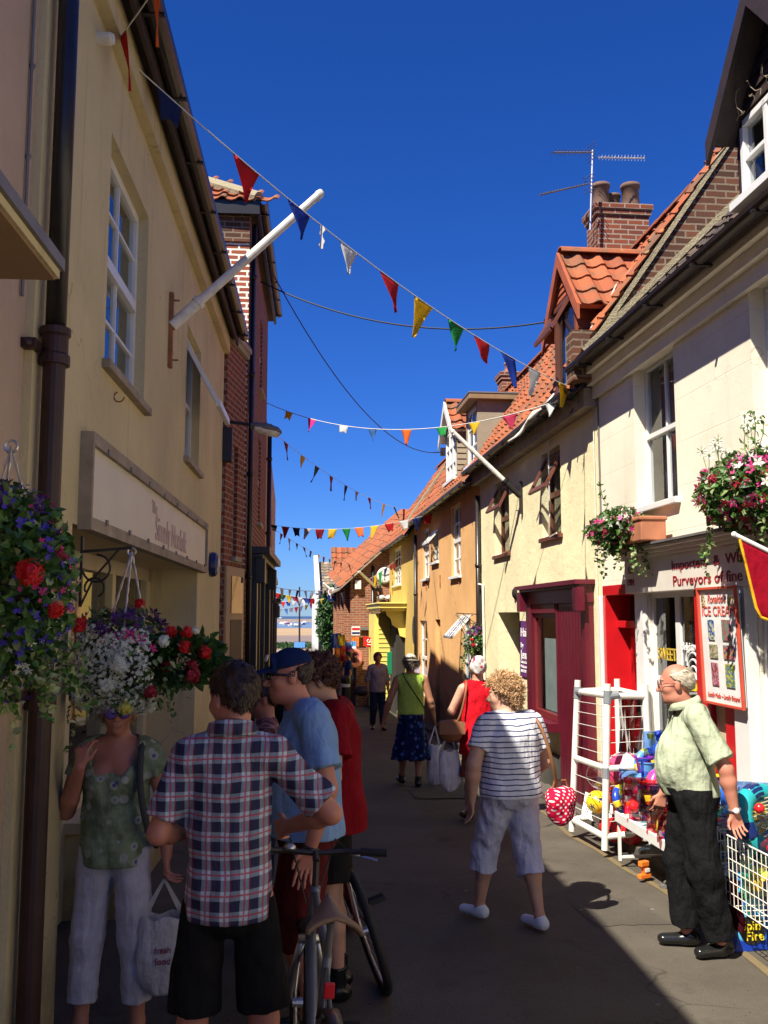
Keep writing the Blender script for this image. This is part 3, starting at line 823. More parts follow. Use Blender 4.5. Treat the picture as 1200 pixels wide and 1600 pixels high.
M['kerb'] = m_stucco('kerb', (.30, .27, .22), dirt=(.12, .1, .08), amt=.6, bs=1)
M['plinth'] = m_plain('plinth', (.06, .055, .045), .8, var=.4, scale=3)
M['text_red'] = m_plain('text_red', (.30, .02, .03), .5)
M['text_pink'] = m_plain('text_pink', (.62, .43, .35), .6)
M['text_yellow'] = m_plain('text_yellow', (.85, .66, .03), .5)
M['text_white'] = m_plain('text_white', (.8, .8, .78), .5)
M['text_gold'] = m_plain('text_gold', (.62, .42, .05), .4)
M['text_black'] = m_plain('text_black', (.02, .02, .02), .5)
M['purple_sign'] = m_plain('purple_sign', (.13, .03, .17), .5)
M['pvc'] = m_plain('pvc', (.80, .77, .68), .3, var=.07, scale=10)
M['tape'] = m_plain('tape', (.22, .24, .26), .5)
M['steel_wire'] = m_plain('steel_wire', (.6, .6, .58), .3, .9)
COLS = dict(red=(.62, .015, .02), green=(.02, .38, .08), blue=(.015, .06, .42), navy=(.012, .025, .12), yellow=(.80, .56, .02), orange=(.85, .20, .03),
            white=(.80, .80, .78), pink=(.75, .07, .18), lightblue=(.12, .32, .70), darkgreen=(.01, .08, .05), grey=(.45, .42, .40), purple=(.18, .03, .35), hotpink=(.80, .05, .35), teal=(.02, .35, .38), lime=(.25, .6, .05), crimson=(.35, .01, .03))
PL = {k: m_plain('plastic_' + k, c, .28, var=.05, bmp=.03) for k, c in COLS.items()}
def m_flag(name, c):
    m, nt, nd, lk, b = newmat(name)
    b.inputs['Base Color'].default_value = col(c); b.inputs['Roughness'].default_value = .7
    t = nt.nodes.new('ShaderNodeBsdfTranslucent'); t.inputs[0].default_value = col(c)
    mx = nt.nodes.new('ShaderNodeMixShader'); mx.inputs[0].default_value = .5
    lk.new(b.outputs[0], mx.inputs[1]); lk.new(t.outputs[0], mx.inputs[2]); lk.new(mx.outputs[0], nt.nodes['Material Output'].inputs[0])
    bump(nt, b, noise(nt, obj_co(nt), 12, 2), .3, .02)
    return m
FLG = {k: m_flag('flag_' + k, c) for k, c in COLS.items()}

# ------------------------------------------------------------------ light and sky
SUN_T = Vector((.95, 1.0, -1.83)).normalized()      # the way the light travels
sd = bpy.data.lights.new('sun', 'SUN'); sd.energy = 5.0; sd.angle = math.radians(.53); sd.color = (1, .93, .80)
so = bpy.data.objects.new('sun', sd); COL.objects.link(so); so.location = (-6, -6, 20)
so.rotation_euler = SUN_T.to_track_quat('-Z', 'Y').to_euler()
wd = bpy.data.worlds.new('World'); SC.world = wd; wd.use_nodes = True
nt = wd.node_tree; bg = nt.nodes['Background']
sky = nt.nodes.new('ShaderNodeTexSky'); sky.sky_type = 'NISHITA'; sky.sun_disc = False
sky.sun_elevation = math.asin(-SUN_T.z); S_ = -SUN_T
sky.sun_rotation = math.atan2(S_.x, S_.y)
sky.air_density = 1.0; sky.dust_density = .0; sky.ozone_density = 6.0; sky.altitude = 0
hs = nt.nodes.new('ShaderNodeHueSaturation'); hs.inputs['Saturation'].default_value = 1.2; hs.inputs['Value'].default_value = 1.0
gm = nt.nodes.new('ShaderNodeGamma'); gm.inputs[1].default_value = 1.0
nt.links.new(sky.outputs[0], hs.inputs['Color']); nt.links.new(hs.outputs[0], gm.inputs[0]); nt.links.new(mixc(nt, gm.outputs[0], (.58, .90, 1.66), 1.0, 'MULTIPLY'), bg.inputs[0])
bg.inputs[1].default_value = .042
SC.view_settings.view_transform = 'Standard'; SC.view_settings.look = 'None'; SC.view_settings.exposure = .95; SC.view_settings.gamma = 1
SC.cycles.max_bounces = 6; SC.cycles.transparent_max_bounces = 8; SC.cycles.diffuse_bounces = 2

# ------------------------------------------------------------------ ground
def m_asphalt():  # tarmac with aggregate
    m, nt, nd, lk, b = newmat('asphalt'); P = pos(nt)
    a = mixc(nt, (.068, .057, .043), (.104, .089, .068), ramp(nt, noise(nt, P, 1.1, 6, .65), .35, .65))
    a = mixc(nt, a, (.045, .038, .03), math_(nt, 'MULTIPLY', ramp(nt, noise(nt, P, 2.7, 8, .7), .58, .7), .6))
    vo = nt.nodes.new('ShaderNodeTexVoronoi'); vo.inputs['Scale'].default_value = 110; lk.new(P, vo.inputs['Vector'])
    a = mixc(nt, a, (.22, .2, .17), math_(nt, 'MULTIPLY', ramp(nt, vo.outputs['Distance'], .22, .12), .45))
    a = mixc(nt, a, (.02, .018, .015), ramp(nt, noise(nt, P, 30, 2), .70, .73))
    gv = nt.nodes.new('ShaderNodeTexVoronoi'); gv.inputs['Scale'].default_value = 2.6; lk.new(P, gv.inputs['Vector'])
    a = mixc(nt, a, (.30, .28, .25), math_(nt, 'MULTIPLY', ramp(nt, gv.outputs['Distance'], .045, .035), .5))
    cw = nt.nodes.new('ShaderNodeTexNoise'); cw.inputs['Scale'].default_value = 2.5; lk.new(P, cw.inputs['Vector'])
    va = nt.nodes.new('ShaderNodeVectorMath'); va.operation = 'MULTIPLY_ADD'; lk.new(cw.outputs['Color'], va.inputs[0]); va.inputs[1].default_value = (.7, .7, 0); lk.new(P, va.inputs[2])
    cr = nt.nodes.new('ShaderNodeTexVoronoi'); cr.feature = 'DISTANCE_TO_EDGE'; cr.inputs['Scale'].default_value = .55; lk.new(va.outputs[0], cr.inputs['Vector'])
    a = mixc(nt, a, (.012, .01, .009), math_(nt, 'MULTIPLY', math_(nt, 'MULTIPLY', ramp(nt, cr.outputs[0], .006, .0015), .6), ramp(nt, noise(nt, P, .8, 3), .5, .6)))
    a = mixc(nt, a, (.025, .02, .017), math_(nt, 'MULTIPLY', ramp(nt, noise(nt, P, 1.6, 3), .62, .68), .55))
    lk.new(a, b.inputs['Base Color']); b.inputs['Roughness'].default_value = .85; b.inputs['Specular IOR Level'].default_value = .35
    bump(nt, b, math_(nt, 'ADD', vo.outputs['Distance'], noise(nt, P, 60, 4)), .5, .006)
    return m
def m_shore():
    m, nt, nd, lk, b = newmat('shore'); P = pos(nt); s = sep(nt, P)
    y = math_(nt, 'ADD', s[1], math_(nt, 'MULTIPLY', math_(nt, 'SUBTRACT', noise(nt, P, .02, 5), .5), 60))
    a = mixc(nt, (.34, .26, .2), (.2, .15, .13), ramp(nt, y, 190, 205))
    a = mixc(nt, a, (.40, .27, .14), ramp(nt, y, 300, 330))
    a = mixc(nt, a, (.25, .19, .15), ramp(nt, y, 900, 1100))
    a = mixc(nt, a, tuple(x * .8 for x in (.3, .22, .15)), math_(nt, 'MULTIPLY', ramp(nt, noise(nt, vscale(nt, P, (.3, 1, 1)), .06, 6, .7), .45, .65), .5))
    lk.new(a, b.inputs['Base Color']); b.inputs['Roughness'].default_value = .9
    return m
MA = m_asphalt()
ys = [-8, -3, 0, 3] + list(range(6, 43, 2)) + [46, 50, 55, 60, 67, 75]
mb = MB()
xs = [-9, -3, -1.3, 0, 1, 2, 3, 4.5, 9]
for a, b_ in zip(ys, ys[1:]):
    for c, d in zip(xs, xs[1:]):
        mb.quad((c, a, gz(a)), (d, a, gz(a)), (d, b_, gz(b_)), (c, b_, gz(b_)))
mb.build('road', MA, kind='structure', origin=(0, 0, 0))
mb = MB(); ys2 = [-60, -8, 6, 20, 42, 60, 75, 90, 130, 250, 600, 1600, 9000]
for a, b_ in zip(ys2, ys2[1:]):
    w0 = 60 + abs(a) * 1.2; w1 = 60 + abs(b_) * 1.2
    mb.quad((-w0, a, gz(a) - .02), (w0, a, gz(a) - .02), (w1, b_, gz(b_) - .02), (-w1, b_, gz(b_) - .02))
mb.build('ground', m_shore(), kind='structure', origin=(0, 0, 0))
def m_water(name, c, rough):
    m, nt, nd, lk, b = newmat(name); P = pos(nt)
    lk.new(mixc(nt, c, tuple(x * .75 for x in c), ramp(nt, noise(nt, vscale(nt, P, (.2, 1, 1)), .05, 4), .4, .6)), b.inputs['Base Color'])
    b.inputs['Roughness'].default_value = rough; bump(nt, b, noise(nt, P, .8, 3), .4, .3); return m
mb = MB(); mb.quad((-500, 500, -4.49), (560, 480, -4.49), (900, 930, -4.49), (-900, 960, -4.49))
mb.build('tidal_channel', m_water('channel', (.18, .24, .32), .35), kind='structure', origin=(0, 700, -4.49))
mb = MB(); mb.quad((-3000, 1900, -4.4), (3000, 1900, -4.4), (9000, 9500, -4.4), (-9000, 9500, -4.4))
mb.build('sea', m_water('sea', (.05, .10, .18), .4), kind='structure', origin=(0, 3000, -4.4))
# kerb stones and the painted line along the right side
mb = MB(); y = 2.4; r = random.Random(3)
while y < 29:
    L = r.uniform(.7, 1.0); z = gz(y + L / 2)
    mb.box(XR - .24 + r.uniform(-.008, .008), XR + .05, y, y + L - .008, z - .3, z + .085 + r.uniform(-.006, .006)); y += L
mb.build('kerb', M['kerb'], kind='structure', bevel=.008)
mb = MB(); n = 90; r = random.Random(4)
my = m_stucco('line_yellow', (.50, .36, .15), dirt=(.14, .12, .09), amt=.9, streak=.5, bs=.4)
px_ = [(2.735 + .035 * math.sin(i * .35) + .02 * math.sin(i * .9 + 1), 2.5 + i * .2) for i in range(n)]
for (x0, y0), (x1, y1) in zip(px_, px_[1:]):
    mb.quad((x0 - .028, y0, gz(y0) + .004), (x0 + .028, y0, gz(y0) + .004), (x1 + .028, y1, gz(y1) + .004), (x1 - .028, y1, gz(y1) + .004))
mb.build('road_marking', my, kind='structure', origin=(2.7, 9, 0))
mb = MB()
for (x, y, w_, l_) in ((1.75, 3.9, .7, 1.2), (1.9, 12.5, .8, 3.0), (2.25, 6.4, .5, .6)):
    r = random.Random(int(x * 10)); n = 24; pts = []
    for k in range(n):
        a = 2 * PI * k / n; q = max(abs(math.cos(a)), abs(math.sin(a))); yy = y + math.sin(a) / q * l_ / 2 + r.uniform(-.015, .015); pts.append((x + math.cos(a) / q * w_ / 2 + r.uniform(-.015, .015), yy, gz(yy) + .0035))
    mb.add(pts, [tuple(range(n))])
mpt = m_asphalt(); mpt.name = 'asphalt_patch'; 
for n_ in mpt.node_tree.nodes:
    if n_.type == 'MIX' and not n_.inputs[6].is_linked and abs(n_.inputs[6].default_value[0] - .068) < 1e-3: n_.inputs[6].default_value = (.058, .05, .039, 1); n_.inputs[7].default_value = (.09, .078, .061, 1)
tag(mb.build('road_patches', mpt, kind='structure', origin=(1, 6, 0)))
# pale worn chippings along the gutter
# ------------------------------------------------------------------ roofs
def pantiles(mb, O, A, Bv, nA, nB, tw, gauge, amp=.03, step=.03, clipf=None, seg=6, seed=0, off=0):
    """tiles laid on the plane through O spanned by A (along) and B (up the slope); uv cell = one tile"""
    A = Vector(A).normalized(); Bv = Vector(Bv).normalized(); Nn = A.cross(Bv).normalized()
    if Nn.z < 0: Nn = -Nn
    r = random.Random(seed)
    prof = [(0, .0), (.12, -.5), (.35, -.75), (.55, -.25), (.75, .85), (.9, .9), (1, .35)] if seg >= 6 else [(0, -.3), (.4, -.6), (.7, .8), (1, -.3)]
    for j in range(nB):
        jl = r.uniform(-.004, .004)
        for i in range(nA):
            if clipf and not clipf((i + .5) * tw, (j + .5) * gauge): continue
            dz = r.uniform(-.006, .006) + .02 * math.sin(i * .31 + seed) * math.sin(j * .5); db = r.uniform(-.008, .008)
            vs = []; uv = []
            for (f, h) in prof:
                a = (i + f) * tw
                lo = O + A * a + Bv * (j * gauge - .025 + db + jl) + Nn * (h * amp + step + dz + off)
                vs += [lo - Nn * .018, lo, O + A * a + Bv * ((j + 1) * gauge + .01) + Nn * (h * amp + dz + off)]
            fs = []
            for k in range(len(prof) - 1):
                q = k * 3
                fs += [(q, q + 3, q + 4, q + 1), (q + 1, q + 4, q + 5, q + 2)]
            mb.add(vs, fs)
            if mb.uv is None: mb.uv = []
            mb.uv += [(i + .5, j + .5)] * (len(fs) * 4)
def brickwork(mb, a, b, z0, z1): mb.box(a[0], b[0], a[1], b[1], z0, z1)

UP_ = Vector((0, 0, 1))
def window(F, par, u0, u1, z0, z1, d=-.12, fr='white_paint', w=.05, nx=1, nz=1, sash=False, sill=None, curtain=None, gl='glass', room=.5, bar=.022, silld=.06, label=None):
    mb = MB(); t = .05
    mb.fbox(F, u0, u1, d - t, d, z0, z0 + w); mb.fbox(F, u0, u1, d - t, d, z1 - w, z1)
    mb.fbox(F, u0, u0 + w, d - t, d, z0 + w, z1 - w); mb.fbox(F, u1 - w, u1, d - t, d, z0 + w, z1 - w)
    zm = (z0 + z1) / 2
    if sash: mb.fbox(F, u0 + w, u1 - w, d - t, d + .012, zm - w * .6, zm + w * .6)
    for i in range(1, nx):
        u = u0 + (u1 - u0) * i / nx; mb.fbox(F, u - bar / 2, u + bar / 2, d - t * .8, d - .006, z0 + w, z1 - w)
    for j in range(1, nz):
        z = z0 + (z1 - z0) * j / nz
        if sash and abs(z - zm) < .05: continue
        mb.fbox(F, u0 + w, u1 - w, d - t * .75, d - .009, z - bar / 2, z + bar / 2)
    f = mb.build('window', M[fr], par, label=label)
    g = MB(); pq = [F.p(u0 + w * .5, d - t * .5, z0 + w * .5), F.p(u1 - w * .5, d - t * .5, z0 + w * .5), F.p(u1 - w * .5, d - t * .5, z1 - w * .5), F.p(u0 + w * .5, d - t * .5, z1 - w * .5)]
    if F.u.cross(UP_).dot(F.n) < 0: pq = pq[::-1]
    g.quad(*pq)
    g.build('pane', M[gl], f)
    if curtain:
        c = MB(); dd = d - .16
        ranges = [(u0, u1)] if curtain[1] == 'full' else [(u0, u0 + (u1 - u0) * .34), (u1 - (u1 - u0) * .34, u1)]
        for a, b in ranges:
            n = max(6, int((b - a) / .03)); P = [[F.p(a + (b - a) * k / n, dd + .02 * math.sin(k * 1.9), z) for k in range(n + 1)] for z in (z0, z1)]
            c.sheet(P, .004)
        c.build('curtain', M[curtain[0]], f, smooth=True)
    if sill:
        s_ = MB(); s_.fbox(F, u0 - .06, u1 + .06, d, silld, z0 - .055, z0 - .002); s_.build('sill', M[sill], f, bevel=.006)
    return f
def room_box(mb, F, u0, u1, z0, z1, d=-.2, depth=.9, mi=0):
    P = F.p; D = d - depth
    mb.quad(P(u0, D, z0), P(u1, D, z0), P(u1, D, z1), P(u0, D, z1), mi)
    mb.quad(P(u0, d, z0), P(u0, D, z0), P(u0, D, z1), P(u0, d, z1), mi); mb.quad(P(u1, d, z0), P(u1, d, z1), P(u1, D, z1), P(u1, D, z0), mi)
    mb.quad(P(u0, d, z1), P(u0, D, z1), P(u1, D, z1), P(u1, d, z1), mi); mb.quad(P(u0, d, z0), P(u1, d, z0), P(u1, D, z0), P(u0, D, z0), mi)
def house_shell(F, par, u0, u1, zb, ze, depth, pitch, holes, mat, endmat, dark=True, hd=.15):
    """front wall with holes, gable ends and back; ridge in the middle of depth"""
    mb = MB(); wall_holes(mb, F, u0, u1, zb, ze, holes, hd)
    zr = ze + depth / 2 * pitch
    for u in (u0 + .002, u1 - .002):
        mb.add([F.p(u, 0, zb), F.p(u, -depth, zb), F.p(u, -depth, ze), F.p(u, -depth / 2, zr), F.p(u, 0, ze)], [(0, 1, 2, 3, 4)], 1)
    mb.quad(F.p(u0, -depth, zb), F.p(u1, -depth, zb), F.p(u1, -depth, ze), F.p(u0, -depth, ze), 1)
    w = mb.build('wall', [M[mat], M[endmat]], par)
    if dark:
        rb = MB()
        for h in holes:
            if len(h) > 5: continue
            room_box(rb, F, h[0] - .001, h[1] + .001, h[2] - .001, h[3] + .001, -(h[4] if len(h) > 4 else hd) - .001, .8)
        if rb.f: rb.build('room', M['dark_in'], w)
    return w
def gutter(F, par, u0, u1, d, z, r=.06, mat='pipe_black'):
    mb = MB(); n = 7
    P = []
    for k in range(n + 1):
        a = PI + PI * k / n
        P.append([F.p(u0, d + r * math.cos(a), z + r * math.sin(a)), F.p((u0 + u1) / 2, d + r * math.cos(a), z + r * math.sin(a) - .012), F.p(u1, d + r * math.cos(a), z + r * math.sin(a))])
    mb.sheet(P, .006)
    u = u0 + .3
    while u < u1:
        mb.fbox(F, u, u + .03, d - r - .05, d + r + .006, z - r - .012, z - r + .004); u += .9
    return mb.build('gutter', M[mat], par, smooth=False)
def pipe(F, par, u, d, z0, z1, r=.035, mat='pipe_black', clips=1.2, name='downpipe'):
    mb = MB(); mb.tube([F.p(u, d, z0), F.p(u, d, z1)], r, 12)
    z = z0 + .3
    while z < z1: mb.tube([F.p(u, d, z), F.p(u, d, z + .06)], r * 1.28, 12); mb.fbox(F, u - .02, u + .02, .0, d, z + .01, z + .05); z += clips
    return mb.build(name, M[mat], par, smooth=True)
# ------------------------------------------------------------------ the houses on the right
def hu(px, py=960, F=FR, d=0): return F.hit(px, py, d)[0]
def hz(px, py, F=FR, d=0): return F.hit(px, py, d)[1]
UP = Vector((0, 0, 1))
def slope_roof(par, F, u0, u1, d0, z0, pitch, length, tw=.235, gauge=.29, mat='pantile', clipf=None, seed=1, name='roof', ridge=True, back=None):
    t = thing if False else None
    a = math.atan(pitch); B = (-F.n) * math.cos(a) + UP * math.sin(a)
    mb = MB(); O = F.p(u0, d0, z0)
    pantiles(mb, O, F.u, B, int(round((u1 - u0) / tw)), int(math.ceil(length / gauge)), (u1 - u0) / round((u1 - u0) / tw), gauge, seed=seed, clipf=clipf)
    rf = mb.build(name, M[mat], par)
    # boards under the tiles, and the far slope
    Nn = F.u.cross(B).normalized(); Nn = -Nn if Nn.z < 0 else Nn
    bb = MB(); top = O + B * length
    bb.hexa([O - Nn * .07, O + F.u * (u1 - u0) - Nn * .07, top + F.u * (u1 - u0) - Nn * .07, top - Nn * .07,
             O - Nn * .035, O + F.u * (u1 - u0) - Nn * .035, top + F.u * (u1 - u0) - Nn * .035, top - Nn * .035])
    B2 = (-F.n) * math.cos(a) - UP * math.sin(a); e = top + B2 * (back or length)
    bb.quad(top, top + F.u * (u1 - u0), e + F.u * (u1 - u0), e)
    bb.build('roof_boards', M['dark_wood'], rf)
    if ridge:
        rb = MB(); u = 0
        while u < u1 - u0 - .05:
            L = min(.33, u1 - u0 - u); p = top + F.u * u + UP * .02
            pr = [(math.cos(PI * k / 6), math.sin(PI * k / 6)) for k in range(7)]
            P = [[p + F.n * x * .13 + UP * (y_ * .1 - .03), p + F.u * (L - .01) + F.n * x * .12 + UP * (y_ * .09 - .03)] for x, y_ in pr]
            rb.sheet(P, .015); u += L
        rb.uv = [(7.5, 3.5)] * sum(len(f) for f in rb.f)
        rb.build('ridge', M[mat], rf)
    return rf
def chimney(par, c, w, l, z0, z1, pots, mat='brick_red', pot='terracotta', ph=.34, pr=.11):
    mb = MB(); x, y = c
    mb.box(x - w / 2, x + w / 2, y - l / 2, y + l / 2, z0, z1 - .16)
    mb.box(x - w / 2 - .03, x + w / 2 + .03, y - l / 2 - .03, y + l / 2 + .03, z1 - .16, z1 - .08)
    mb.box(x - w / 2 - .055, x + w / 2 + .055, y - l / 2 - .055, y + l / 2 + .055, z1 - .08, z1)
    ch = mb.build('chimney', M[mat], par)
    for dx, dy, s in pots:
        p = MB(); p.lathe((x + dx, y + dy, z1), [(pr * 1.1 * s, 0), (pr * s, .05), (pr * .92 * s, ph * s * .85), (pr * 1.08 * s, ph * s * .87), (pr * 1.08 * s, ph * s), (pr * .8 * s, ph * s), (pr * .75 * s, ph * s * .5)], 16)
        p.build('chimney_pot', M[pot], ch, smooth=True)
    m_ = MB(); m_.box(x - w / 2 + .02, x + w / 2 - .02, y - l / 2 + .02, y + l / 2 - .02, z1, z1 + .035); m_.build('flaunching', M['mortar'], ch)
    return ch

ZE1, ZE2, ZE3, ZE4 = 4.56, 4.40, 4.24, 4.08
U1, U2, U3, U4 = 9.27, 15.3, 23.45, 29.4
PT = 1.45
# ---- white sweet shop
W1 = thing('shop_building', 'white rendered sweet shop with red door and dark tiled roof', 'shop', (XR + 2, 6, 0))
zs = 2.2
w1_holes = [(hu(1066), hu(1000), 2.98, 4.3, .16), (5.1, 6.03, 2.98, 4.3, .16), (8.25, 9.2, -.25, 2.3, .30), (6.97, 8.05, .5, 2.2, .14), (4.5, 6.10, .5, 2.2, .14)]
house_shell(FR, W1, -5, U1, -.6, ZE1 + .12, 6.4, .98, w1_holes, 'white_wall', 'brick_dark')
for h, lb in ((w1_holes[0], None), (w1_holes[1], None)):
    window(FR, W1, h[0], h[1], h[2], h[3], -.11, 'white_paint', .034, 2, 1, True, 'white_paint', ('net', 'full'), bar=.02, silld=.05)
for h, n_ in ((w1_holes[3], 2), (w1_holes[4], 1)):
    window(FR, W1, h[0], h[1], h[2], h[3], -.03, 'white_paint', .045, n_, 1, False, 'white_paint', None, bar=.09, silld=.04, gl='glass_dark')
# cornice under the eaves, in three mouldings
mb = MB()
for (d, z0, z1) in ((.05, ZE1 - .30, ZE1 - .17), (.11, ZE1 - .17, ZE1 - .08), (.17, ZE1 - .08, ZE1 + .02)): mb.fbox(FR, -5, U1, 0.002, d, z0, z1)
mb.build('cornice', M['white_wall'], W1)
slope_roof(W1, FR, 2.6, U1 - .12, .24, ZE1 + .02, .98, 4.9, mat='pantile_dark', seed=4, clipf=lambda a, b: not (4.9 < a + 2.6 < 5.95 and .25 < b < 1.8))
gutter(FR, W1, -4, U1 + .05, .27, ZE1 + .03, .06)
# ground floor front: pilasters, fascia, cornice
mb = MB(); mb.fbox(FR, 6.10, 6.32, .001, .09, -.1, 2.2); mb.build('pilaster', M['white_paint'], W1, bevel=.006)
for a, b in ((8.05, 8.25), (9.2, 9.27)): mb = MB(); mb.fbox(FR, a, b, .001, .05, -.1, 2.2); mb.build('pilaster', M['white_paint'], W1, bevel=.006)
for a, b in ((6.72, 6.95), (6.32, 6.50)):
    mb = MB(); mb.fbox(FR, a, b, .001, .07, -.1, 2.2); mb.build('red_pilaster', M['red_door'], W1, bevel=.006)
mb = MB(); mb.fbox(FR, 6.50, 6.72, .001, .03, -.1, 2.2); mb.build('infill_panel', M['cream_panel'], W1)
mb = MB(); mb.fbox(FR, 2.6, 8.34, .001, .10, 2.2, 2.50); fas = mb.build('fascia', M['fascia_white'], W1, bevel=.006)
mb = MB()
for d, z0, z1 in ((.12, 2.50, 2.53), (.15, 2.53, 2.56), (.19, 2.56, 2.59)): mb.fbox(FR, 2.6, 8.38, .001, d, z0, z1)
mb.build('shop_cornice', M['fascia_white'], W1, bevel=.004)
mb = MB(); mb.fbox(FR, 2.6, 8.42, .001, .215, 2.592, 2.61); mb.build('lead_flashing', M['lead'], W1)
xd = (0, -1, 0); yd = (0, 0, 1)
text_mesh('Importers  &  Wholesalers', .105, (XR - .102, hu(1068, 890), 2.37), xd, yd, M['text_red'], fas, width=1.75)
text_mesh('Purveyors of fine confectionery', .115, (XR - .102, hu(1070, 905), 2.24), xd, yd, M['text_red'], fas, width=2.15)
text_mesh('Est', .09, (XR - .102, 8.24, 2.38), xd, yd, M['text_red'], fas); text_mesh('1984', .09, (XR - .102, 8.28, 2.27), xd, yd, M['text_red'], fas)
# window lettering, and shelves of jars inside
text_mesh('SWEETS', .15, (XR + .045, 7.97, 1.62), xd, yd, M['text_gold'], W1, width=.44); text_mesh('ICE CREAM', .12, (XR + .045, 7.97, 1.40), xd, yd, M['text_white'], W1, width=.44)
text_mesh("Pick n Mix", .15, (XR + .045, 7.46, 1.40), xd, yd, M['text_yellow'], W1, width=.75)
text_mesh("Belgian Chocs", .09, (XR + .045, 7.46, 1.72), xd, yd, M['text_white'], W1, width=.46)
mb = MB()
for k in range(5): mb.torus((XR + .047, 7.26, 1.63 - k * .035), .13 - k * .02, .008, (1, 0, 0), 16, 6, arc=PI, a0=PI)
mb.build('window_emblem', M['text_white'], W1)
mb = MB()
for z in (.62, 1.0, 1.35): mb.box(XR + .35, XR + .8, 7.0, 8.02, z - .02, z); mb.box(XR + .4, XR + .8, 4.8, 6.2, z - .02, z)
shf = mb.build('shelf', M['brown_wood'], W1)
r = random.Random(9)
for z in (.62, 1.0, 1.35):
    for y in np.arange(7.05, 8.0, .15):
        k = r.choice(['red', 'green', 'yellow', 'pink', 'orange', 'white']); mb = MB(); mb.lathe((XR + .45, y, z + .001), [(.05, 0), (.055, .02), (.055, .15), (.035, .18), (.04, .2)], 10); mb.build('sweet_jar', PL[k], shf)
# the red door, recessed with a transom light over it
mb = MB(); F = FR
mb.fbox(F, 8.25, 8.33, -.29, .02, -.15, 2.3); mb.fbox(F, 9.12, 9.20, -.29, .02, -.15, 2.3); mb.fbox(F, 8.33, 9.12, -.29, .02, 2.2, 2.3); mb.fbox(F, 8.33, 9.12, -.29, -.1, 1.88, 1.95)
dr = mb.build('door', M['red_door'], W1, bevel=.005)
mb = MB(); mb.fbox(F, 8.33, 9.12, -.27, -.22, -.12, 1.88)
for a, b, c, d in ((8.40, 8.68, .1, .8), (8.78, 9.05, .1, .8), (8.40, 8.68, .9, 1.8), (8.78, 9.05, .9, 1.8)): mb.fbox(F, a, b, -.22, -.205, c, d)
mb.build('door_leaf', M['red_door'], dr, bevel=.006)
mb = MB(); mb.quad(F.p(8.33, -.24, 1.95), F.p(9.12, -.24, 1.95), F.p(9.12, -.24, 2.2), F.p(8.33, -.24, 2.2)); mb.build('transom_light', M['glass_dark'], dr)
mb = MB(); mb.ball(F.p(8.40, -.17, .95), .03, 10, 6); mb.build('door_knob', M['text_gold'], dr)
mb = MB(); mb.fbox(F, 8.2, 9.25, -.3, .2, -.3, .03); mb.build('doorstep', M['kerb'], W1)
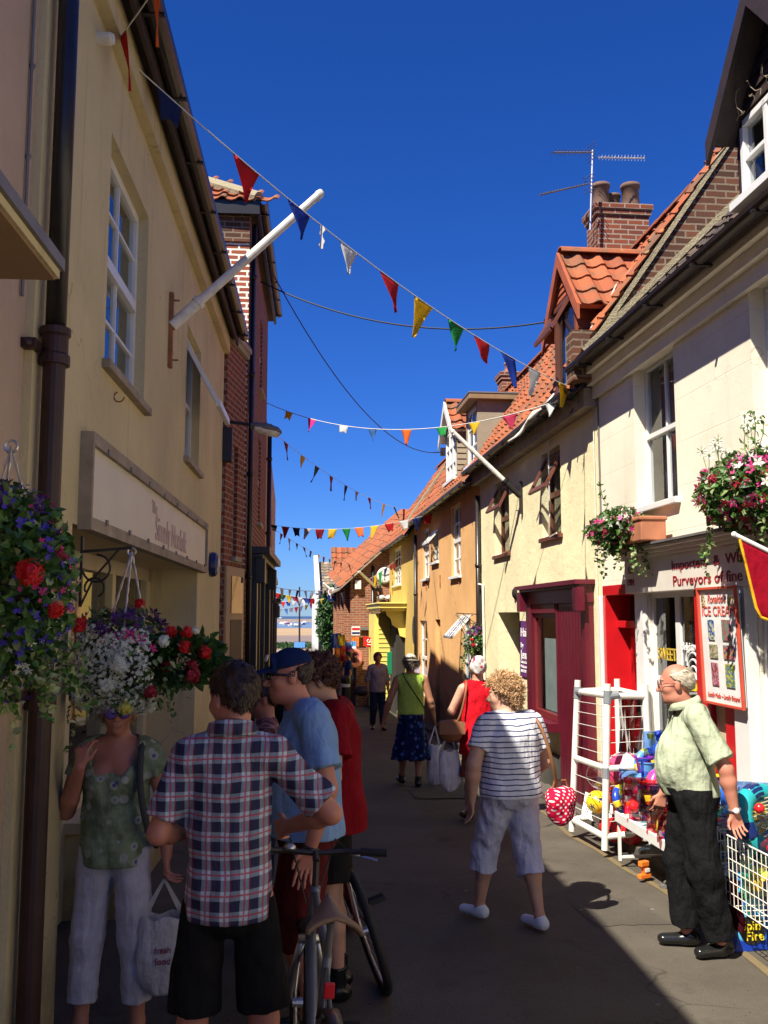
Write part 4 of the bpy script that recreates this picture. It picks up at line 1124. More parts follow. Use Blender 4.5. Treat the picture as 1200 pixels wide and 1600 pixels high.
# dormer over the shop with gable and white window
def dormer(par, u0, u1, X0, zb, ze, zap, wallm, roofm, winm, cols, rows, depth, over=.16, fo=None, label=None, verge='dark_wood', board=True, open_=False, frw='white_paint'):
    """gabled dormer: front in the plane x = X0 facing the street, running back depth"""
    F = Frame((X0, 0, 0), (0, 1, 0), (-1, 0, 0)); um = (u0 + u1) / 2; fo = over if fo is None else fo
    mb = MB(); w = .05
    wall_holes(mb, F, u0, u1, zb, ze, [(u0 + w, u1 - w, zb + .1, ze - .02)], .06)
    n = 6                                # weather-boarded gable and cheeks
    for k in range(n):
        f0 = k / n; f1 = (k + 1) / n; za = ze + (zap - ze) * f0; zc = ze + (zap - ze) * f1
        h0 = (u1 - u0) / 2 * (1 - f0); h1 = (u1 - u0) / 2 * (1 - f1)
        mb.quad(F.p(um - h0, .022, za), F.p(um + h0, .022, za), F.p(um + h1, .004, zc), F.p(um - h1, .004, zc))
        mb.quad(F.p(um - h0, .0, za), F.p(um + h0, .0, za), F.p(um + h0, .022, za), F.p(um - h0, .022, za))
    z = zb
    while z < ze:
        z2 = min(z + .11, ze)
        for u, sg in ((u0, -1), (u1, 1)):
            mb.quad(F.p(u + sg * .02, .0, z), F.p(u + sg * .02, -depth, z), F.p(u + sg * .003, -depth, z2), F.p(u + sg * .003, 0, z2))
            mb.quad(F.p(u, .0, z), F.p(u, -depth, z), F.p(u + sg * .02, -depth, z), F.p(u + sg * .02, 0, z))
        z = z2
    d = mb.build('dormer', M[wallm], par, label=label)
    # roof slopes
    half = (u1 - u0) / 2 + over; sl = (zap + .06 - ze) / ((u1 - u0) / 2); zlow = zap + .06 - sl * half; L = math.hypot(half, sl * half)
    for sg in (-1, 1):
        O = F.p(um + sg * half, fo, zlow); B = Vector((0, -sg, sl)).normalized(); A = Vector((1, 0, 0))
        rb = MB(); pantiles(rb, O, A, B, max(2, int(round((depth + fo) / .24))), max(2, int(round(L / .27))), .24, L / max(2, int(round(L / .27))), seed=int(u0 * 7) + sg, off=.02)
        rb.build('dormer_roof', M[roofm], d)
        Nn = A.cross(B); Nn = -Nn if Nn.z < 0 else Nn
        bb = MB(); P0 = O; P1 = O + A * (depth + fo); P2 = P1 + B * L; P3 = O + B * L
        bb.hexa([P0 - Nn * .05, P1 - Nn * .05, P2 - Nn * .05, P3 - Nn * .05, P0, P1, P2, P3]); bb.build('dormer_boards', M[verge], d)
        # bargeboard
        b2 = MB(); e0 = O - Vector((.0, 0, .02)); b2.hexa([e0 + Vector((-.03, 0, -.14)), e0 + Vector((0, 0, -.14)), P3 + Vector((0, 0, -.16)), P3 + Vector((-.03, 0, -.16)), e0 + Vector((-.03, 0, .03)), e0 + Vector((0, 0, .03)), P3 + Vector((0, 0, .02)), P3 + Vector((-.03, 0, .02))])
        b2.build('bargeboard', M[verge], d)
    rg = MB(); t = F.p(um, fo, zap + .09)
    P = [[t + Vector((0, math.cos(PI * k / 6) * .11, math.sin(PI * k / 6) * .08 - .03)) + Vector((x, 0, 0)) for x in np.linspace(0, depth + fo, 5)] for k in range(7)]
    rg.sheet(P, .015); rg.uv = [(3.5, 3.5)] * sum(len(f) for f in rg.f); rg.build('ridge', M[roofm], d)
    # window, straight under the dormer
    f = MB(); a, b, c, e = u0 + w, u1 - w, zb + .1, ze - .02; q = .045
    f.fbox(F, a, b, -.06, .012, c, c + q); f.fbox(F, a, b, -.06, .012, e - q, e); f.fbox(F, a, a + q, -.06, .012, c, e); f.fbox(F, b - q, b, -.06, .012, c, e)
    for i in range(1, cols): u = a + (b - a) * i / cols; f.fbox(F, u - .025, u + .025, -.05, .008, c + q, e - q)
    for j in range(1, rows): z = c + (e - c) * j / rows; f.fbox(F, a + q, b - q, -.045, .002, z - .015, z + .015)
    f.fbox(F, a - .06, b + .06, -.02, .08, c - .06, c)
    f.build('window_frame', M[frw], d, bevel=.003)
    g = MB(); g.quad(F.p(a, -.03, c), F.p(b, -.03, c), F.p(b, -.03, e), F.p(a, -.03, e)); g.build('pane', M['glass'], d)
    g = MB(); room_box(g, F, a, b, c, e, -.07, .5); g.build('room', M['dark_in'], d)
    return d, F
d1, Fd = dormer(W1, 4.85, 5.97, XR - .06, 4.78, 5.47, 6.08, 'dark_wood', 'pantile', 'white_paint', 3, 2, 1.5, .09, .17, 'dark boarded gable dormer with white paned window')
g = MB(); g.sheet([[Fd.p(5.2 + .05 * k, -.2 + .02 * math.sin(k * 1.7), z) for k in range(10)] for z in (4.85, 5.42)], .004); g.build('curtain', M['curtain_red'], d1)
# dry vine and wires on the dormer
r = random.Random(12)
for k in range(9):
    g = MB(); p = Fd.p(6.0 - .09 * k + r.uniform(-.04, .04), .05, 5.45); pts = [p]
    for j in range(5): p = p + Vector((r.uniform(-.03, .01), r.uniform(-.04, .04), r.uniform(-.02, .045))); pts.append(p)
    g.tube(pts, .0025, 4); g.build('climber_stem', M['wood_grey'], W1)

# ---- cream salon house
W2 = thing('shop_building', 'pale cream rendered house with maroon salon shopfront and open brown windows', 'shop', (XR + 2, 12.4, 0))
A1 = (hu(880), hu(850), hz(880, 832), hz(880, 690), .14); A2 = (hu(798), hu(775), hz(798, 862), hz(798, 742), .14)
DR = (hu(812), hu(778), -.4, 2.05, .42)
h2 = [A1, A2, DR, (10.68, 11.76, .78, 2.06, .05)]
house_shell(FR, W2, U1 + .002, U2, -.8, ZE2 + .25, 5.0, PT, h2, 'salon_wall', 'brick_dark')
for k, h in enumerate((A1, A2)):
    f = window(FR, W2, h[0], h[1], h[2], h[3], -.10, 'brown_wood', .055, 1, 1, True, 'brown_wood', ('net', 'half'), silld=.04)
    # top-hung sash swung out
    o = MB(); zt = h[3] - .05; Lw = .52 if k == 0 else .45; an = math.radians(27); dn = Vector((-math.sin(an), 0, -math.cos(an)))
    for a, b in ((h[0] + .03, h[0] + .09), (h[1] - .09, h[1] - .03)): o.bar(FR.p((a + b) / 2, -.06, zt), FR.p((a + b) / 2, -.06, zt) + dn * Lw, .055, .035, upv=(1, 0, 0))
    for t in (0.03, Lw - .03): o.bar(FR.p(h[0] + .03, -.06, zt) + dn * t, FR.p(h[1] - .03, -.06, zt) + dn * t, .035, .06, upv=tuple(dn))
    op = o.build('open_sash', M['brown_wood'], f, label='brown top-hung sash swung out')
    o = MB(); q0 = FR.p(h[0] + .05, -.06, zt); q1 = FR.p(h[1] - .05, -.06, zt); o.quad(q0, q1, q1 + dn * Lw, q0 + dn * Lw); o.build('sash_pane', M['glass'], f)
roof2 = slope_roof(W2, FR, U1 - .02, U2, .22, ZE2, PT, 3.29, mat='pantile', seed=2, clipf=lambda a, b: not (.6 < a < 1.35 and .1 < b < 1.7))
gutter(FR, W2, U1 + .05, U2, .26, ZE2 + .0, .06)
mb = MB(); mb.fbox(FR, U1 + .002, U2, .001, .14, ZE2 - .22, ZE2 - .02); mb.build('eaves_board', M['wood_grey'], W2)
# brick party gable rising above the lower dark roof
mb = MB(); F = FR
zr = 7.11; Xr = 4.85
def gp(X, z, y): return Vector((X, y, z))
base = [(2.98 + .02, ZE2 + .1), (3.0, ZE1 - .1), (4.9, 6.0), (4.9, zr + .1), (Xr, zr + .04), (3.0, 4.42)]
pts = [(2.96, 4.50), (3.6, 4.2), (6.8, 4.2), (6.8, 4.9), (Xr, zr + .14), (2.96, 4.52)]
vs = [(x, U1 - .16, z) for x, z in pts] + [(x, U1 + .06, z) for x, z in pts]; n = len(pts)
mb.add(vs, [tuple(range(n))[::-1], tuple(range(n, 2 * n))] + [(i, (i + 1) % n, (i + 1) % n + n, i + n) for i in range(n)])
mb.box(2.9, 3.18, U1 - .17, U1 + .07, 4.42, 4.95)
mb.build('party_gable', M['brick_dark'], W2)
a = math.atan(PT)
mb = MB(); e0 = Vector((2.96, 0, 4.54)); e1 = Vector((Xr, 0, zr + .16)); o_ = Vector((-math.sin(a), 0, math.cos(a)))
mb.hexa([e0 + Vector((0, U1 - .19, 0)), e1 + Vector((0, U1 - .19, 0)), e1 + Vector((0, U1 + .1, 0)), e0 + Vector((0, U1 + .1, 0)), e0 + o_ * .05 + Vector((0, U1 - .19, 0)), e1 + o_ * .05 + Vector((0, U1 - .19, 0)), e1 + o_ * .05 + Vector((0, U1 + .1, 0)), e0 + o_ * .05 + Vector((0, U1 + .1, 0))])
mb.build('verge_mortar', M['mortar'], W2)
mb = MB(); pantiles(mb, Vector((2.96, U1 - .2, 4.64)), Vector((0, 1, 0)), Vector((math.cos(a), 0, math.sin(a))), 2, 11, .2, .29, seed=8); mb.build('verge_tiles', M['pantile'], W2)
# mortar fillet where the dark roof meets the gable
mb = MB(); mb.bar((3.0, U1 - .19, 4.72), (4.9, U1 - .19, 6.60), .04, .06); mb.build('mortar_fillet', M['mortar'], W2)
mb = MB(); r = random.Random(3)
mb.sheet([[Vector((3.02 + .12 * k, U1 - .02 + .25 * math.sin(k * .4), 4.60 + .185 * k)) + o_ * (.10 + .03 * math.sin(k * 3)) + Vector((0, w_ * (.035 + .02 * math.sin(k * 2.3)), 0)) for w_ in (-1, 1)] for k in range(7)], .008)
mb.build('lead_flashing', M['old_white'], W2)
d2, Fd2 = dormer(W2, 9.70, 10.58, XR - .05, 4.5, 5.66, 6.12, 'red_wood', 'pantile', 'brown_wood', 1, 1, 1.3, .27, .06, 'red boarded dormer with pantiled gable roof', verge='red_wood', frw='brown_wood')
o = MB(); dn = Vector((-.5, 0, -.85)).normalized(); q0 = Fd2.p(9.88, .02, 5.6); q1 = Fd2.p(10.56, .02, 5.6)
for t in (0, .45): o.bar(q0 + dn * t, q1 + dn * t, .035, .05)
for q in (q0, q1): o.bar(q, q + dn * .45, .05, .035)
o.build('open_sash', M['brown_wood'], d2); o = MB(); o.quad(q0, q1, q1 + dn * .45, q0 + dn * .45); o.build('sash_pane', M['glass'], d2)
g = MB(); g.sheet([[Fd2.p(9.95 + .05 * k, -.12 + .015 * math.sin(k * 1.9), z) for k in range(13)] for z in (4.62, 5.6)], .004); g.build('curtain', M['curtain'], d2)
chimney(W2, (4.95, 13.2), .80, .5, 6.0, 8.16, [(-.25, 0, 1.15), (.0, .14, .9), (.22, 0, 1.2)], 'brick_red', 'pot_dark', ph=.36, pr=.115)
# maroon shopfront
mb = MB()
mb.fbox(FR, 9.54, 9.64, .001, .10, -.1, 2.14); mb.fbox(FR, 9.64, 10.62, .001, .07, -.1, 2.14); mb.fbox(FR, 10.62, 10.69, .001, .08, .66, 2.14); mb.fbox(FR, 11.74, 11.98, .001, .10, .3, 2.14)
mb.fbox(FR, 10.69, 11.74, .001, .09, 2.03, 2.14); mb.fbox(FR, 10.66, 11.8, .001, .20, .66, .76)
mb.fbox(FR, 9.52, 12.0, .001, .12, 2.14, 2.33); mb.fbox(FR, 9.47, 12.06, .001, .22, 2.33, 2.38); mb.fbox(FR, 9.5, 12.04, .001, .17, 2.30, 2.33)
for u in np.arange(9.86, 10.66, .11): mb.fbox(FR, u, u + .006, .07, .074, .0, 2.1)
mb.fbox(FR, 9.47, 9.64, .12, .20, 2.05, 2.30); mb.fbox(FR, 11.88, 12.06, .12, .20, 2.05, 2.30)
sf = mb.build('shopfront', M['maroon'], W2, bevel=.006)
mb = MB()
for a_, b_, c, d in ((10.69, 10.73, .76, 2.03), (11.69, 11.74, .76, 2.03), (10.73, 11.69, .76, .84), (10.73, 11.69, 1.97, 2.03)): mb.fbox(FR, a_, b_, -.02, .06, c, d)
wf = mb.build('shop_window', M['maroon_light'], W2, bevel=.005)
g = MB(); g.quad(FR.p(10.72, .03, .8), FR.p(11.7, .03, .8), FR.p(11.7, .03, 2.0), FR.p(10.72, .03, 2.0)); g.build('pane', M['glass'], wf)
g = MB(); g.quad(FR.p(10.78, -.04, .84), FR.p(11.6, -.04, .84), FR.p(11.6, -.04, 1.72), FR.p(10.78, -.04, 1.72)); g.build('blind', M['pale_in'], wf)
g = MB(); g.box(XR + .12, XR + .3, 10.85, 11.0, .78, .98); g.lathe((XR + .15, 11.15, .78), [(.04, 0), (.04, .12), (.015, .16), (.02, .2)], 10); g.build('display_bottles', M['white_paint'], wf)
mb = MB(); mb.fbox(FR, U1 + .02, DR[0], .001, .025, -.6, .36); mb.fbox(FR, DR[1], U2, .001, .025, -.6, .3); mb.build('plinth', M['plinth'], W2)
# recessed door
mb = MB(); mb.fbox(FR, DR[0], DR[1], -.42, -.38, -.3, 2.05); dd = mb.build('door', M['pale_in'], W2)
mb = MB(); mb.fbox(FR, DR[1] - .10, DR[1], -.38, -.33, -.3, 2.05); mb.fbox(FR, DR[0], DR[1] - .1, -.38, -.33, 1.95, 2.05); mb.build('door_frame', M['brown_wood'], dd)
# oval wall plate and soil pipe, cables
mb = MB(); mb.lathe(FR.p(hu(807), .0, hz(807, 927)), [(.07, 0), (.09, .02), (.05, .05), (0, .06)], 14, axis=(-1, 0, 0)); mb.build('wall_lamp', M['black_iron'], W2)
pipe(FR, W2, U2 - .08, .06, -.5, 4.0, .042, 'pipe_black', 1.5)
mb = MB(); mb.tube([FR.p(U2 - .35, .03, -.3), FR.p(U2 - .35, .03, 1.5), FR.p(U2 - .30, .03, 2.5), FR.p(U2 - .1, .06, 2.52)], .02, 8); mb.build('waste_pipe', M['old_white'], W2)
mb = MB(); mb.tube([FR.p(U1 + .10, .012, z) for z in (0, 1, 2, 3, 4.2)], .006, 5); mb.tube([FR.p(hu(868), .05, 4.15), FR.p(hu(866), .03, 3.7), FR.p(hu(868), .05, 3.2), FR.p(hu(868) + .1, .03, 2.95), FR.p(hu(880), .06, 2.97)], .009, 6); mb.build('cable', M['old_white'], W2)
mb = MB(); mb.tube([FR.p(U1 - .06, .012, z) for z in (2.8, 3.4, 4.3)], .008, 5); mb.build('cable', M['lead'], W1)

# ---- orange house
W3 = thing('cottage', 'orange rendered cottage with two white dormers and white casement windows', 'house', (XR + 2, 19, -.4))
B1 = (hu(721), hu(706), hz(721, 898), hz(721, 783), .1); B2 = (hu(686), hu(676), hz(686, 876), hz(686, 826), .1); B3 = (hu(671), hu(661), hz(671, 903), hz(671, 822), .1)
B4 = (hu(735), hu(722), hz(735, 1090), hz(735, 960), .1); B5 = (hu(667), hu(656), hz(667, 1090), hz(667, 970), .1); B6 = (hu(688), hu(680), -.6, hz(688, 968), .12)
h3 = [B1, B2, B3, B4, B5, B6]
house_shell(FR, W3, U2 + .002, U3, -1.2, ZE3 + .2, 5.0, PT, h3, 'orange_wall', 'brick_red')
for k, h in enumerate((B1, B2, B3, B4, B5)):
    f = window(FR, W3, h[0], h[1], h[2], h[3], -.05, 'white_paint', .06, (2, 2, 2, 2, 1)[k], (4, 2, 3, 5, 4)[k], k in (0, 2, 4), 'white_paint' if k < 3 else None, ('net', 'full'), bar=.03)
    if k in (1, 3):
        o = MB(); zt = h[3] - .03; Lw = .32 if k == 1 else .5; an = math.radians(42); dn = Vector((-math.sin(an), 0, -math.cos(an)))
        q0 = FR.p(h[0], 0, zt); q1 = FR.p(h[1], 0, zt)
        for q in (q0, q1): o.bar(q, q + dn * Lw, .05, .03)
        for t in (0, Lw): o.bar(q0 + dn * t, q1 + dn * t, .035, .05)
        for j in range(1, 4): o.bar(q0 + dn * Lw * j / 4, q1 + dn * Lw * j / 4, .012, .02)
        for j in range(1, 3): p_ = q0.lerp(q1, j / 3); o.bar(p_, p_ + dn * Lw, .02, .012)
        o.build('open_casement', M['white_paint'], f); o = MB(); o.quad(q0, q1, q1 + dn * Lw, q0 + dn * Lw); o.build('casement_pane', M['glass'], f)
mb = MB(); mb.fbox(FR, B6[0], B6[1], -.12, -.08, -1, B6[3]); mb.build('door', M['orange_wall'], W3)
slope_roof(W3, FR, U2 - .0, U3 + .02, .22, ZE3 + .03, PT, 3.29, mat='pantile', seed=5)
gutter(FR, W3, U2, U3, .26, ZE3 + .02, .06)
pipe(FR, W3, U3 - .55, .06, -1, 4.0, .04, 'pipe_black', 1.6)
mb = MB()
mb.bar((3.0, U3 + .0, ZE3 + .1), (Xr, U3 + .0, ZE3 + .1 + (Xr - 3.0) * PT), .3, .12); mb.build('verge_parapet', M['mortar'], W3)
for u in (17.2, 19.4, 21.4): mb = MB(); mb.fbox(FR, u, u + .05, .001, .02, 2.6, 2.85); mb.build('wall_tie', M['rust'], W3)
chimney(W3, (Xr + .02, 20.0), .40, .46, 6.3, 7.38, [(0, 0, .8)], 'brick_red', 'terracotta')
d3, Fd3 = dormer(W3, 17.3, 18.5, XR - .02, 4.55, 5.65, 6.15, 'grey_render', 'pantile', 'white_paint', 3, 3, 1.2, .12, .12, 'small grey dormer with pantiled gable and white window', verge='old_white')
# flat-topped dormer nearer
F = Frame((XR + .02, 0, 0), (0, 1, 0), (-1, 0, 0)); mb = MB(); a, b, z0, z1 = 15.55, 16.55, 4.6, 5.72
wall_holes(mb, F, a, b, z0, z1, [(a + .06, b - .06, z0 + .08, z1 - .05)], .06)
for u in (a, b): mb.quad(F.p(u, 0, z0), F.p(u, -1.3, z0), F.p(u, -1.3, z1), F.p(u, 0, z1))
d4 = mb.build('dormer', M['grey_render'], W3, label='flat topped grey dormer with white window')
mb = MB(); mb.fbox(F, a - .12, b + .12, -1.4, .16, z1, z1 + .10); mb.build('dormer_roof', M['soffit'], d4, bevel=.01); mb = MB(); mb.fbox(F, a - .13, b + .13, -1.4, .17, z1 + .102, z1 + .125); mb.build('roof_felt', M['lead'], d4)
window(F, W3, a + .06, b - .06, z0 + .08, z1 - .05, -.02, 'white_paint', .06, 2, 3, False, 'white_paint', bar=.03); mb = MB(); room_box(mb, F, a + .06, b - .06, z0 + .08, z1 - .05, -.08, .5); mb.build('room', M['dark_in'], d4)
# dormer between (salon side) small
# ---- yellow house
W4 = thing('cottage', 'yellow rendered house with a canopied yellow porch', 'house', (XR + 2, 26, -.8))
C1 = (hu(627), hu(615), hz(627, 912), hz(627, 852), .1)
C2 = (hu(650), hu(644), -1, hz(650, 985), .15)
house_shell(FR, W4, U3 + .002, U4, -1.6, ZE4 + .2, 5.0, PT, [C1, C2], 'yellow_wall', 'brick_far')
window(FR, W4, C1[0], C1[1], C1[2], C1[3], -.05, 'white_paint', .06, 3, 4, False, 'white_paint', ('net', 'full'), bar=.03)
mb = MB(); mb.lathe(FR.p((C2[0] + C2[1]) / 2, -.02, C2[3]), [((C2[1] - C2[0]) / 2, 0), ((C2[1] - C2[0]) / 2, .022)], 20, axis=(-1, 0, 0)); mb.build('arch_head', M['dark_in'], W4)
slope_roof(W4, FR, U3 + .1, U4 + .1, .22, ZE4 + .0, PT, 3.2, mat='pantile', seed=6)
gutter(FR, W4, U3, U4, .26, ZE4, .06)
mb = MB(); mb.fbox(FR, 25.6, 25.75, .001, .1, 2.0, 2.35); mb.build('bulkhead_lamp', M['white_paint'], W4, bevel=.01)
# porch: boarded bay with a heavy canopy on scroll brackets
g0 = gz(27)
mb = MB(); mb.box(2.62, 3.21, 27.0, 29.2, g0 - .3, 2.1)
z = g0
while z < 2.0: mb.box(2.61, 3.2, 26.985, 27.0, z, z + .012); z += .13
po = mb.build('porch', M['yellow_paint'], W4)
mb = MB(); mb.box(2.52, 3.2, 25.2, 29.2, 2.12, 2.20); mb.box(2.46, 3.2, 25.1, 29.3, 2.20, 2.32); mb.box(2.42, 3.2, 25.05, 29.35, 2.32, 2.36); mb.build('canopy', M['yellow_paint'], po, bevel=.01)
for y in (25.4, 27.1):
    mb = MB(); pr = [(3.2, 2.12), (2.66, 2.12), (2.70, 2.0), (2.80, 1.92), (2.84, 1.75), (3.0, 1.65), (3.05, 1.45), (3.2, 1.4)]
    vs = [(x, y, z) for x, z in pr] + [(x, y + .12, z) for x, z in pr]; n = len(pr); mb.add(vs, [tuple(range(n)), tuple(range(n, 2 * n))[::-1]] + [(i, (i + 1) % n, (i + 1) % n + n, i + n) for i in range(n)]); mb.build('canopy_bracket', M['yellow_paint'], po)
mb = MB(); mb.box(2.45, 3.1, 25.5, 27.0, 2.07, 2.115); mb.build('canopy_soffit', M['soffit'], po)
mb = MB(); mb.box(2.50, 2.62, 27.2, 28.9, g0, 2.05); mb.build('porch_opening', M['yellow_paint'], po)
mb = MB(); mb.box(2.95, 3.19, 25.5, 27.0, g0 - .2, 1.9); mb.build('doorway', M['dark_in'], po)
gb = MB(); c = onY(620, 1036, 26.6); gb.box(c.x - .28, c.x + .2, 26.55, 26.62, c.z - .32, c.z + .32)
tag(gb.build('notice_board', M['white_paint'] if False else m_plain('board_green', (.01, .22, .09), .4), bevel=.02), 'plain green board standing against the yellow porch', 'board')
# ---- brick hall closing the view on the right
W5 = thing('village_hall', 'red brick gabled hall with a white clock on its end wall', 'hall', (4, 34, -1.2))
yf = 30.0
FE = Frame((0, yf, 0), (1, 0, 0), (0, -1, 0))
Xh = 2.0; zeh = 3.15; zrh = 5.5; Xrh = 4.6
mb = MB(); gp_ = [(Xh, -2), (7.2, -2), (7.2, zeh), (Xrh, zrh), (Xh, zeh)]
mb.add([(x, yf, z) for x, z in gp_], [(0, 1, 2, 3, 4)]); mb.add([(x, yf + 9, z) for x, z in gp_], [(0, 4, 3, 2, 1)])
FH = Frame((Xh, 0, 0), (0, 1, 0), (-1, 0, 0))
hh = [(31.2, 32.2, .6, 2.2), (33.6, 34.6, .6, 2.2), (36, 37, .6, 2.2)]
wall_holes(mb, FH, yf, yf + 9, -2, zeh, hh, .12)
hw = mb.build('wall', M['brick_far'], W5)
for h in hh: window(FH, W5, h[0], h[1], h[2], h[3], -.08, 'brown_wood', .06, 2, 3, bar=.04)
mb = MB(); [room_box(mb, FH, h[0], h[1], h[2], h[3], -.13, .5) for h in hh]; mb.build('room', M['dark_in'], hw)
for u in (30.6, 32.9, 35.2, 37.8):
    mb = MB(); mb.fbox(FH, u, u + .35, .001, .16, -2, 2.9); mb.build('buttress', M['brick_far'], W5)
sl = (zrh - zeh) / (Xrh - Xh); L = math.hypot(Xrh - Xh, zrh - zeh); a = math.atan(sl)
rb = MB(); pantiles(rb, Vector((Xh - .35, yf - .2, zeh - .35 * sl + .08)), Vector((-.02, 1, .11)), Vector((math.cos(a), 0, math.sin(a))), 26, 14, .235, .27, seed=9, seg=3); rb.build('roof', M['pantile'], W5)
rb = MB(); P0 = Vector((Xh - .38, yf - .25, zeh - .38 * sl)); B = Vector((math.cos(a), 0, math.sin(a))); 
rb.hexa([P0, P0 + Vector((0, 9.4, 0)), P0 + Vector((0, 9.4, 0)) + B * (L + .5), P0 + B * (L + .5)] + [q + Vector((0, 0, .07)) for q in (P0, P0 + Vector((0, 9.4, 0)), P0 + Vector((0, 9.4, 0)) + B * (L + .5), P0 + B * (L + .5))]); rb.quad((Xrh, yf - .2, zrh + .1), (Xrh, yf + 9, zrh + .1), (7.4, yf + 9, zeh - .2), (7.4, yf - .2, zeh - .2)); rb.build('roof_boards', M['wood_grey'], W5)
# lower flat-roofed wing in front, with the signs
mb = MB(); mb.box(2.15, 3.2, 29.4, 29.98, -2, 1.55); W5w = mb.build('wing', M['brick_far'], W5); mb = MB(); mb.box(2.08, 3.25, 29.3, 29.98, 1.55, 1.63); mb.build('coping', M['lead'], W5w)
mb = MB(); c = onY(601, 899, yf); mb.lathe(c, [(.25, 0), (.27, .03), (.25, .08), (.22, .09)], 32, axis=(0, -1, 0)); ck = mb.build('clock', M['old_white'], W5, smooth=False)
mb = MB(); mb.lathe(c + Vector((0, -.09, 0)), [(.22, 0), (.22, .01)], 32, axis=(0, -1, 0)); mb.build('clock_face', M['white_paint'], ck)
mb = MB()
for k in range(12): q = Vector((math.sin(PI * k / 6), 0, math.cos(PI * k / 6))); mb.bar(c + Vector((0, -.105, 0)) + q * .16, c + Vector((0, -.105, 0)) + q * .19, .022, .006)
mb.bar(c + Vector((0, -.11, 0)), c + Vector((.13, -.11, .05)), .025, .006); mb.bar(c + Vector((0, -.112, 0)), c + Vector((-.14, -.112, .04)), .018, .006); mb.build('clock_hands', M['text_black'], ck)
pipe(Frame((0, yf, 0), (1, 0, 0), (0, -1, 0)), W5, 2.72, .06, -1, 3.6, .05, 'pipe_black', 1.2)
for x in (595, 608):
    q = onY(x, 934, yf); mb = MB(); mb.ball(q + Vector((0, -.12, 0)), (.14, .1, .09), 12, 8); mb.build('floodlight', M['white_paint'], W5)
q = onY(559, 914, yf); mb = MB(); mb.box(q.x - .1, q.x + .1, yf - .15, yf - .005, q.z - .14, q.z + .14); mb.build('alarm_box', M['white_paint'], W5, bevel=.01)
# small louvred turret with its own tiled cap behind
mb = MB(); c = onY(553, 889, 38); mb.box(c.x - .75, c.x + .75, 37.6, 38.8, c.z - .9, c.z + .05); tu = mb.build('turret', M['lead'], W5)
rb = MB(); pantiles(rb, Vector((c.x - .95, 37.5, c.z + .02)), Vector((1, 0, 0)), Vector((0, .55, .83)), 8, 4, .24, .26, seed=3, seg=3); rb.build('turret_roof', M['pantile'], tu)
mb = MB(); q = onY(542, 896, 37); mb.box(q.x - .22, q.x + .22, 37, 37.3, q.z - .35, q.z); mb.build('vent', M['white_paint'], W5)
# far tiled house with white gable edge
W6 = thing('cottage', 'distant grey tiled cottage with a white painted gable edge', 'house', (3, 47, -1.6))
mb = MB(); c0 = onY(497, 1040, 46); mb.box(c0.x, c0.x + 5, 46, 52, -3.5, 3.0)
mb.add([(c0.x, 46, 3.0), (c0.x, 52, 3.0), (c0.x, 49, 4.6)], [(0, 1, 2)]); mb.build('wall', M['grey_render'], W6)
rb = MB(); pantiles(rb, Vector((c0.x, 45.8, 2.95)), Vector((1, 0, 0)), Vector((0, .9, .5)), 16, 12, .32, .32, seed=5, seg=3); rb.build('roof', M['tile_grey'], W6)
mb = MB(); mb.box(c0.x - .16, c0.x - .002, 45.75, 52.2, -3.4, 3.1); mb.hexa([(c0.x - .18, 45.7, 3.1), (c0.x + .06, 45.7, 3.1), (c0.x + .06, 49, 4.95), (c0.x - .18, 49, 4.95), (c0.x - .18, 45.7, 3.3), (c0.x + .06, 45.7, 3.3), (c0.x + .06, 49, 5.15), (c0.x - .18, 49, 5.15)]); mb.build('gable_edge', M['far_white'], W6)
# low brick walls and shed near the quay
mb = MB(); c = onG(485, 1052); mb.box(1.55, 2.2, 60, 66, -4, -.4); a_ = mb.build('wall', M['brick_far']); 
tag(a_, 'low brick outbuilding at the far seaward end of the street', 'outbuilding'); a_.name = 'outbuilding'
# ------------------------------------------------------------------ the houses on the left
LA = lambda px, py, d=0: FL.hit(px, py, d)
L0, L1, L2, L3, L4 = 4.02, 11.62, 12.6, 17.1, 30.0
ZL = 5.42
# ---- cream shop, in shade
S1 = thing('shop_building', 'cream rendered shop in shade with a blank faded signboard', 'shop', (-3, 8, 0))
KA = (LA(165, 500)[0], LA(228, 500)[0], LA(228, 640)[1], LA(172, 200)[1] , .2)
KB = (LA(291, 600)[0], LA(313, 600)[0], LA(313, 742)[1], LA(300, 520)[1], .2)
SHP = (4.75, 9.5, -.3, 2.46, .55)
mbh = [KA, KB, SHP + (1,)]
house_shell(FL, S1, L0, L1, -.6, ZL + .1, 6.0, .9, mbh, 'cream_wall', 'brick_pale')
window(FL, S1, KA[0], KA[1], KA[2], KA[3], -.07, 'white_paint', .06, 2, 4, True, 'wood_grey', None, bar=.02, silld=.05)
f = window(FL, S1, KB[0], KB[1], KB[2], KB[3], -.08, 'white_paint', .06, 1, 2, False, 'wood_grey', None, bar=.05, silld=.05)
o = MB(); zt = KB[3] - .04; Lw = .78; an = math.radians(28); dn = FL.n * math.sin(an) - UP * math.cos(an); q0 = FL.p(KB[0] + .05, -.08, zt); q1 = FL.p(KB[1] - .05, -.08, zt)
for q in (q0, q1): o.bar(q, q + dn * Lw, .05, .04)
for t in (0, Lw): o.bar(q0 + dn * t, q1 + dn * t, .045, .06)
o.build('open_casement', M['white_paint'], f); o = MB(); o.quad(q0, q1, q1 + dn * Lw, q0 + dn * Lw); o.build('casement_pane', M['glass_dark'], f)
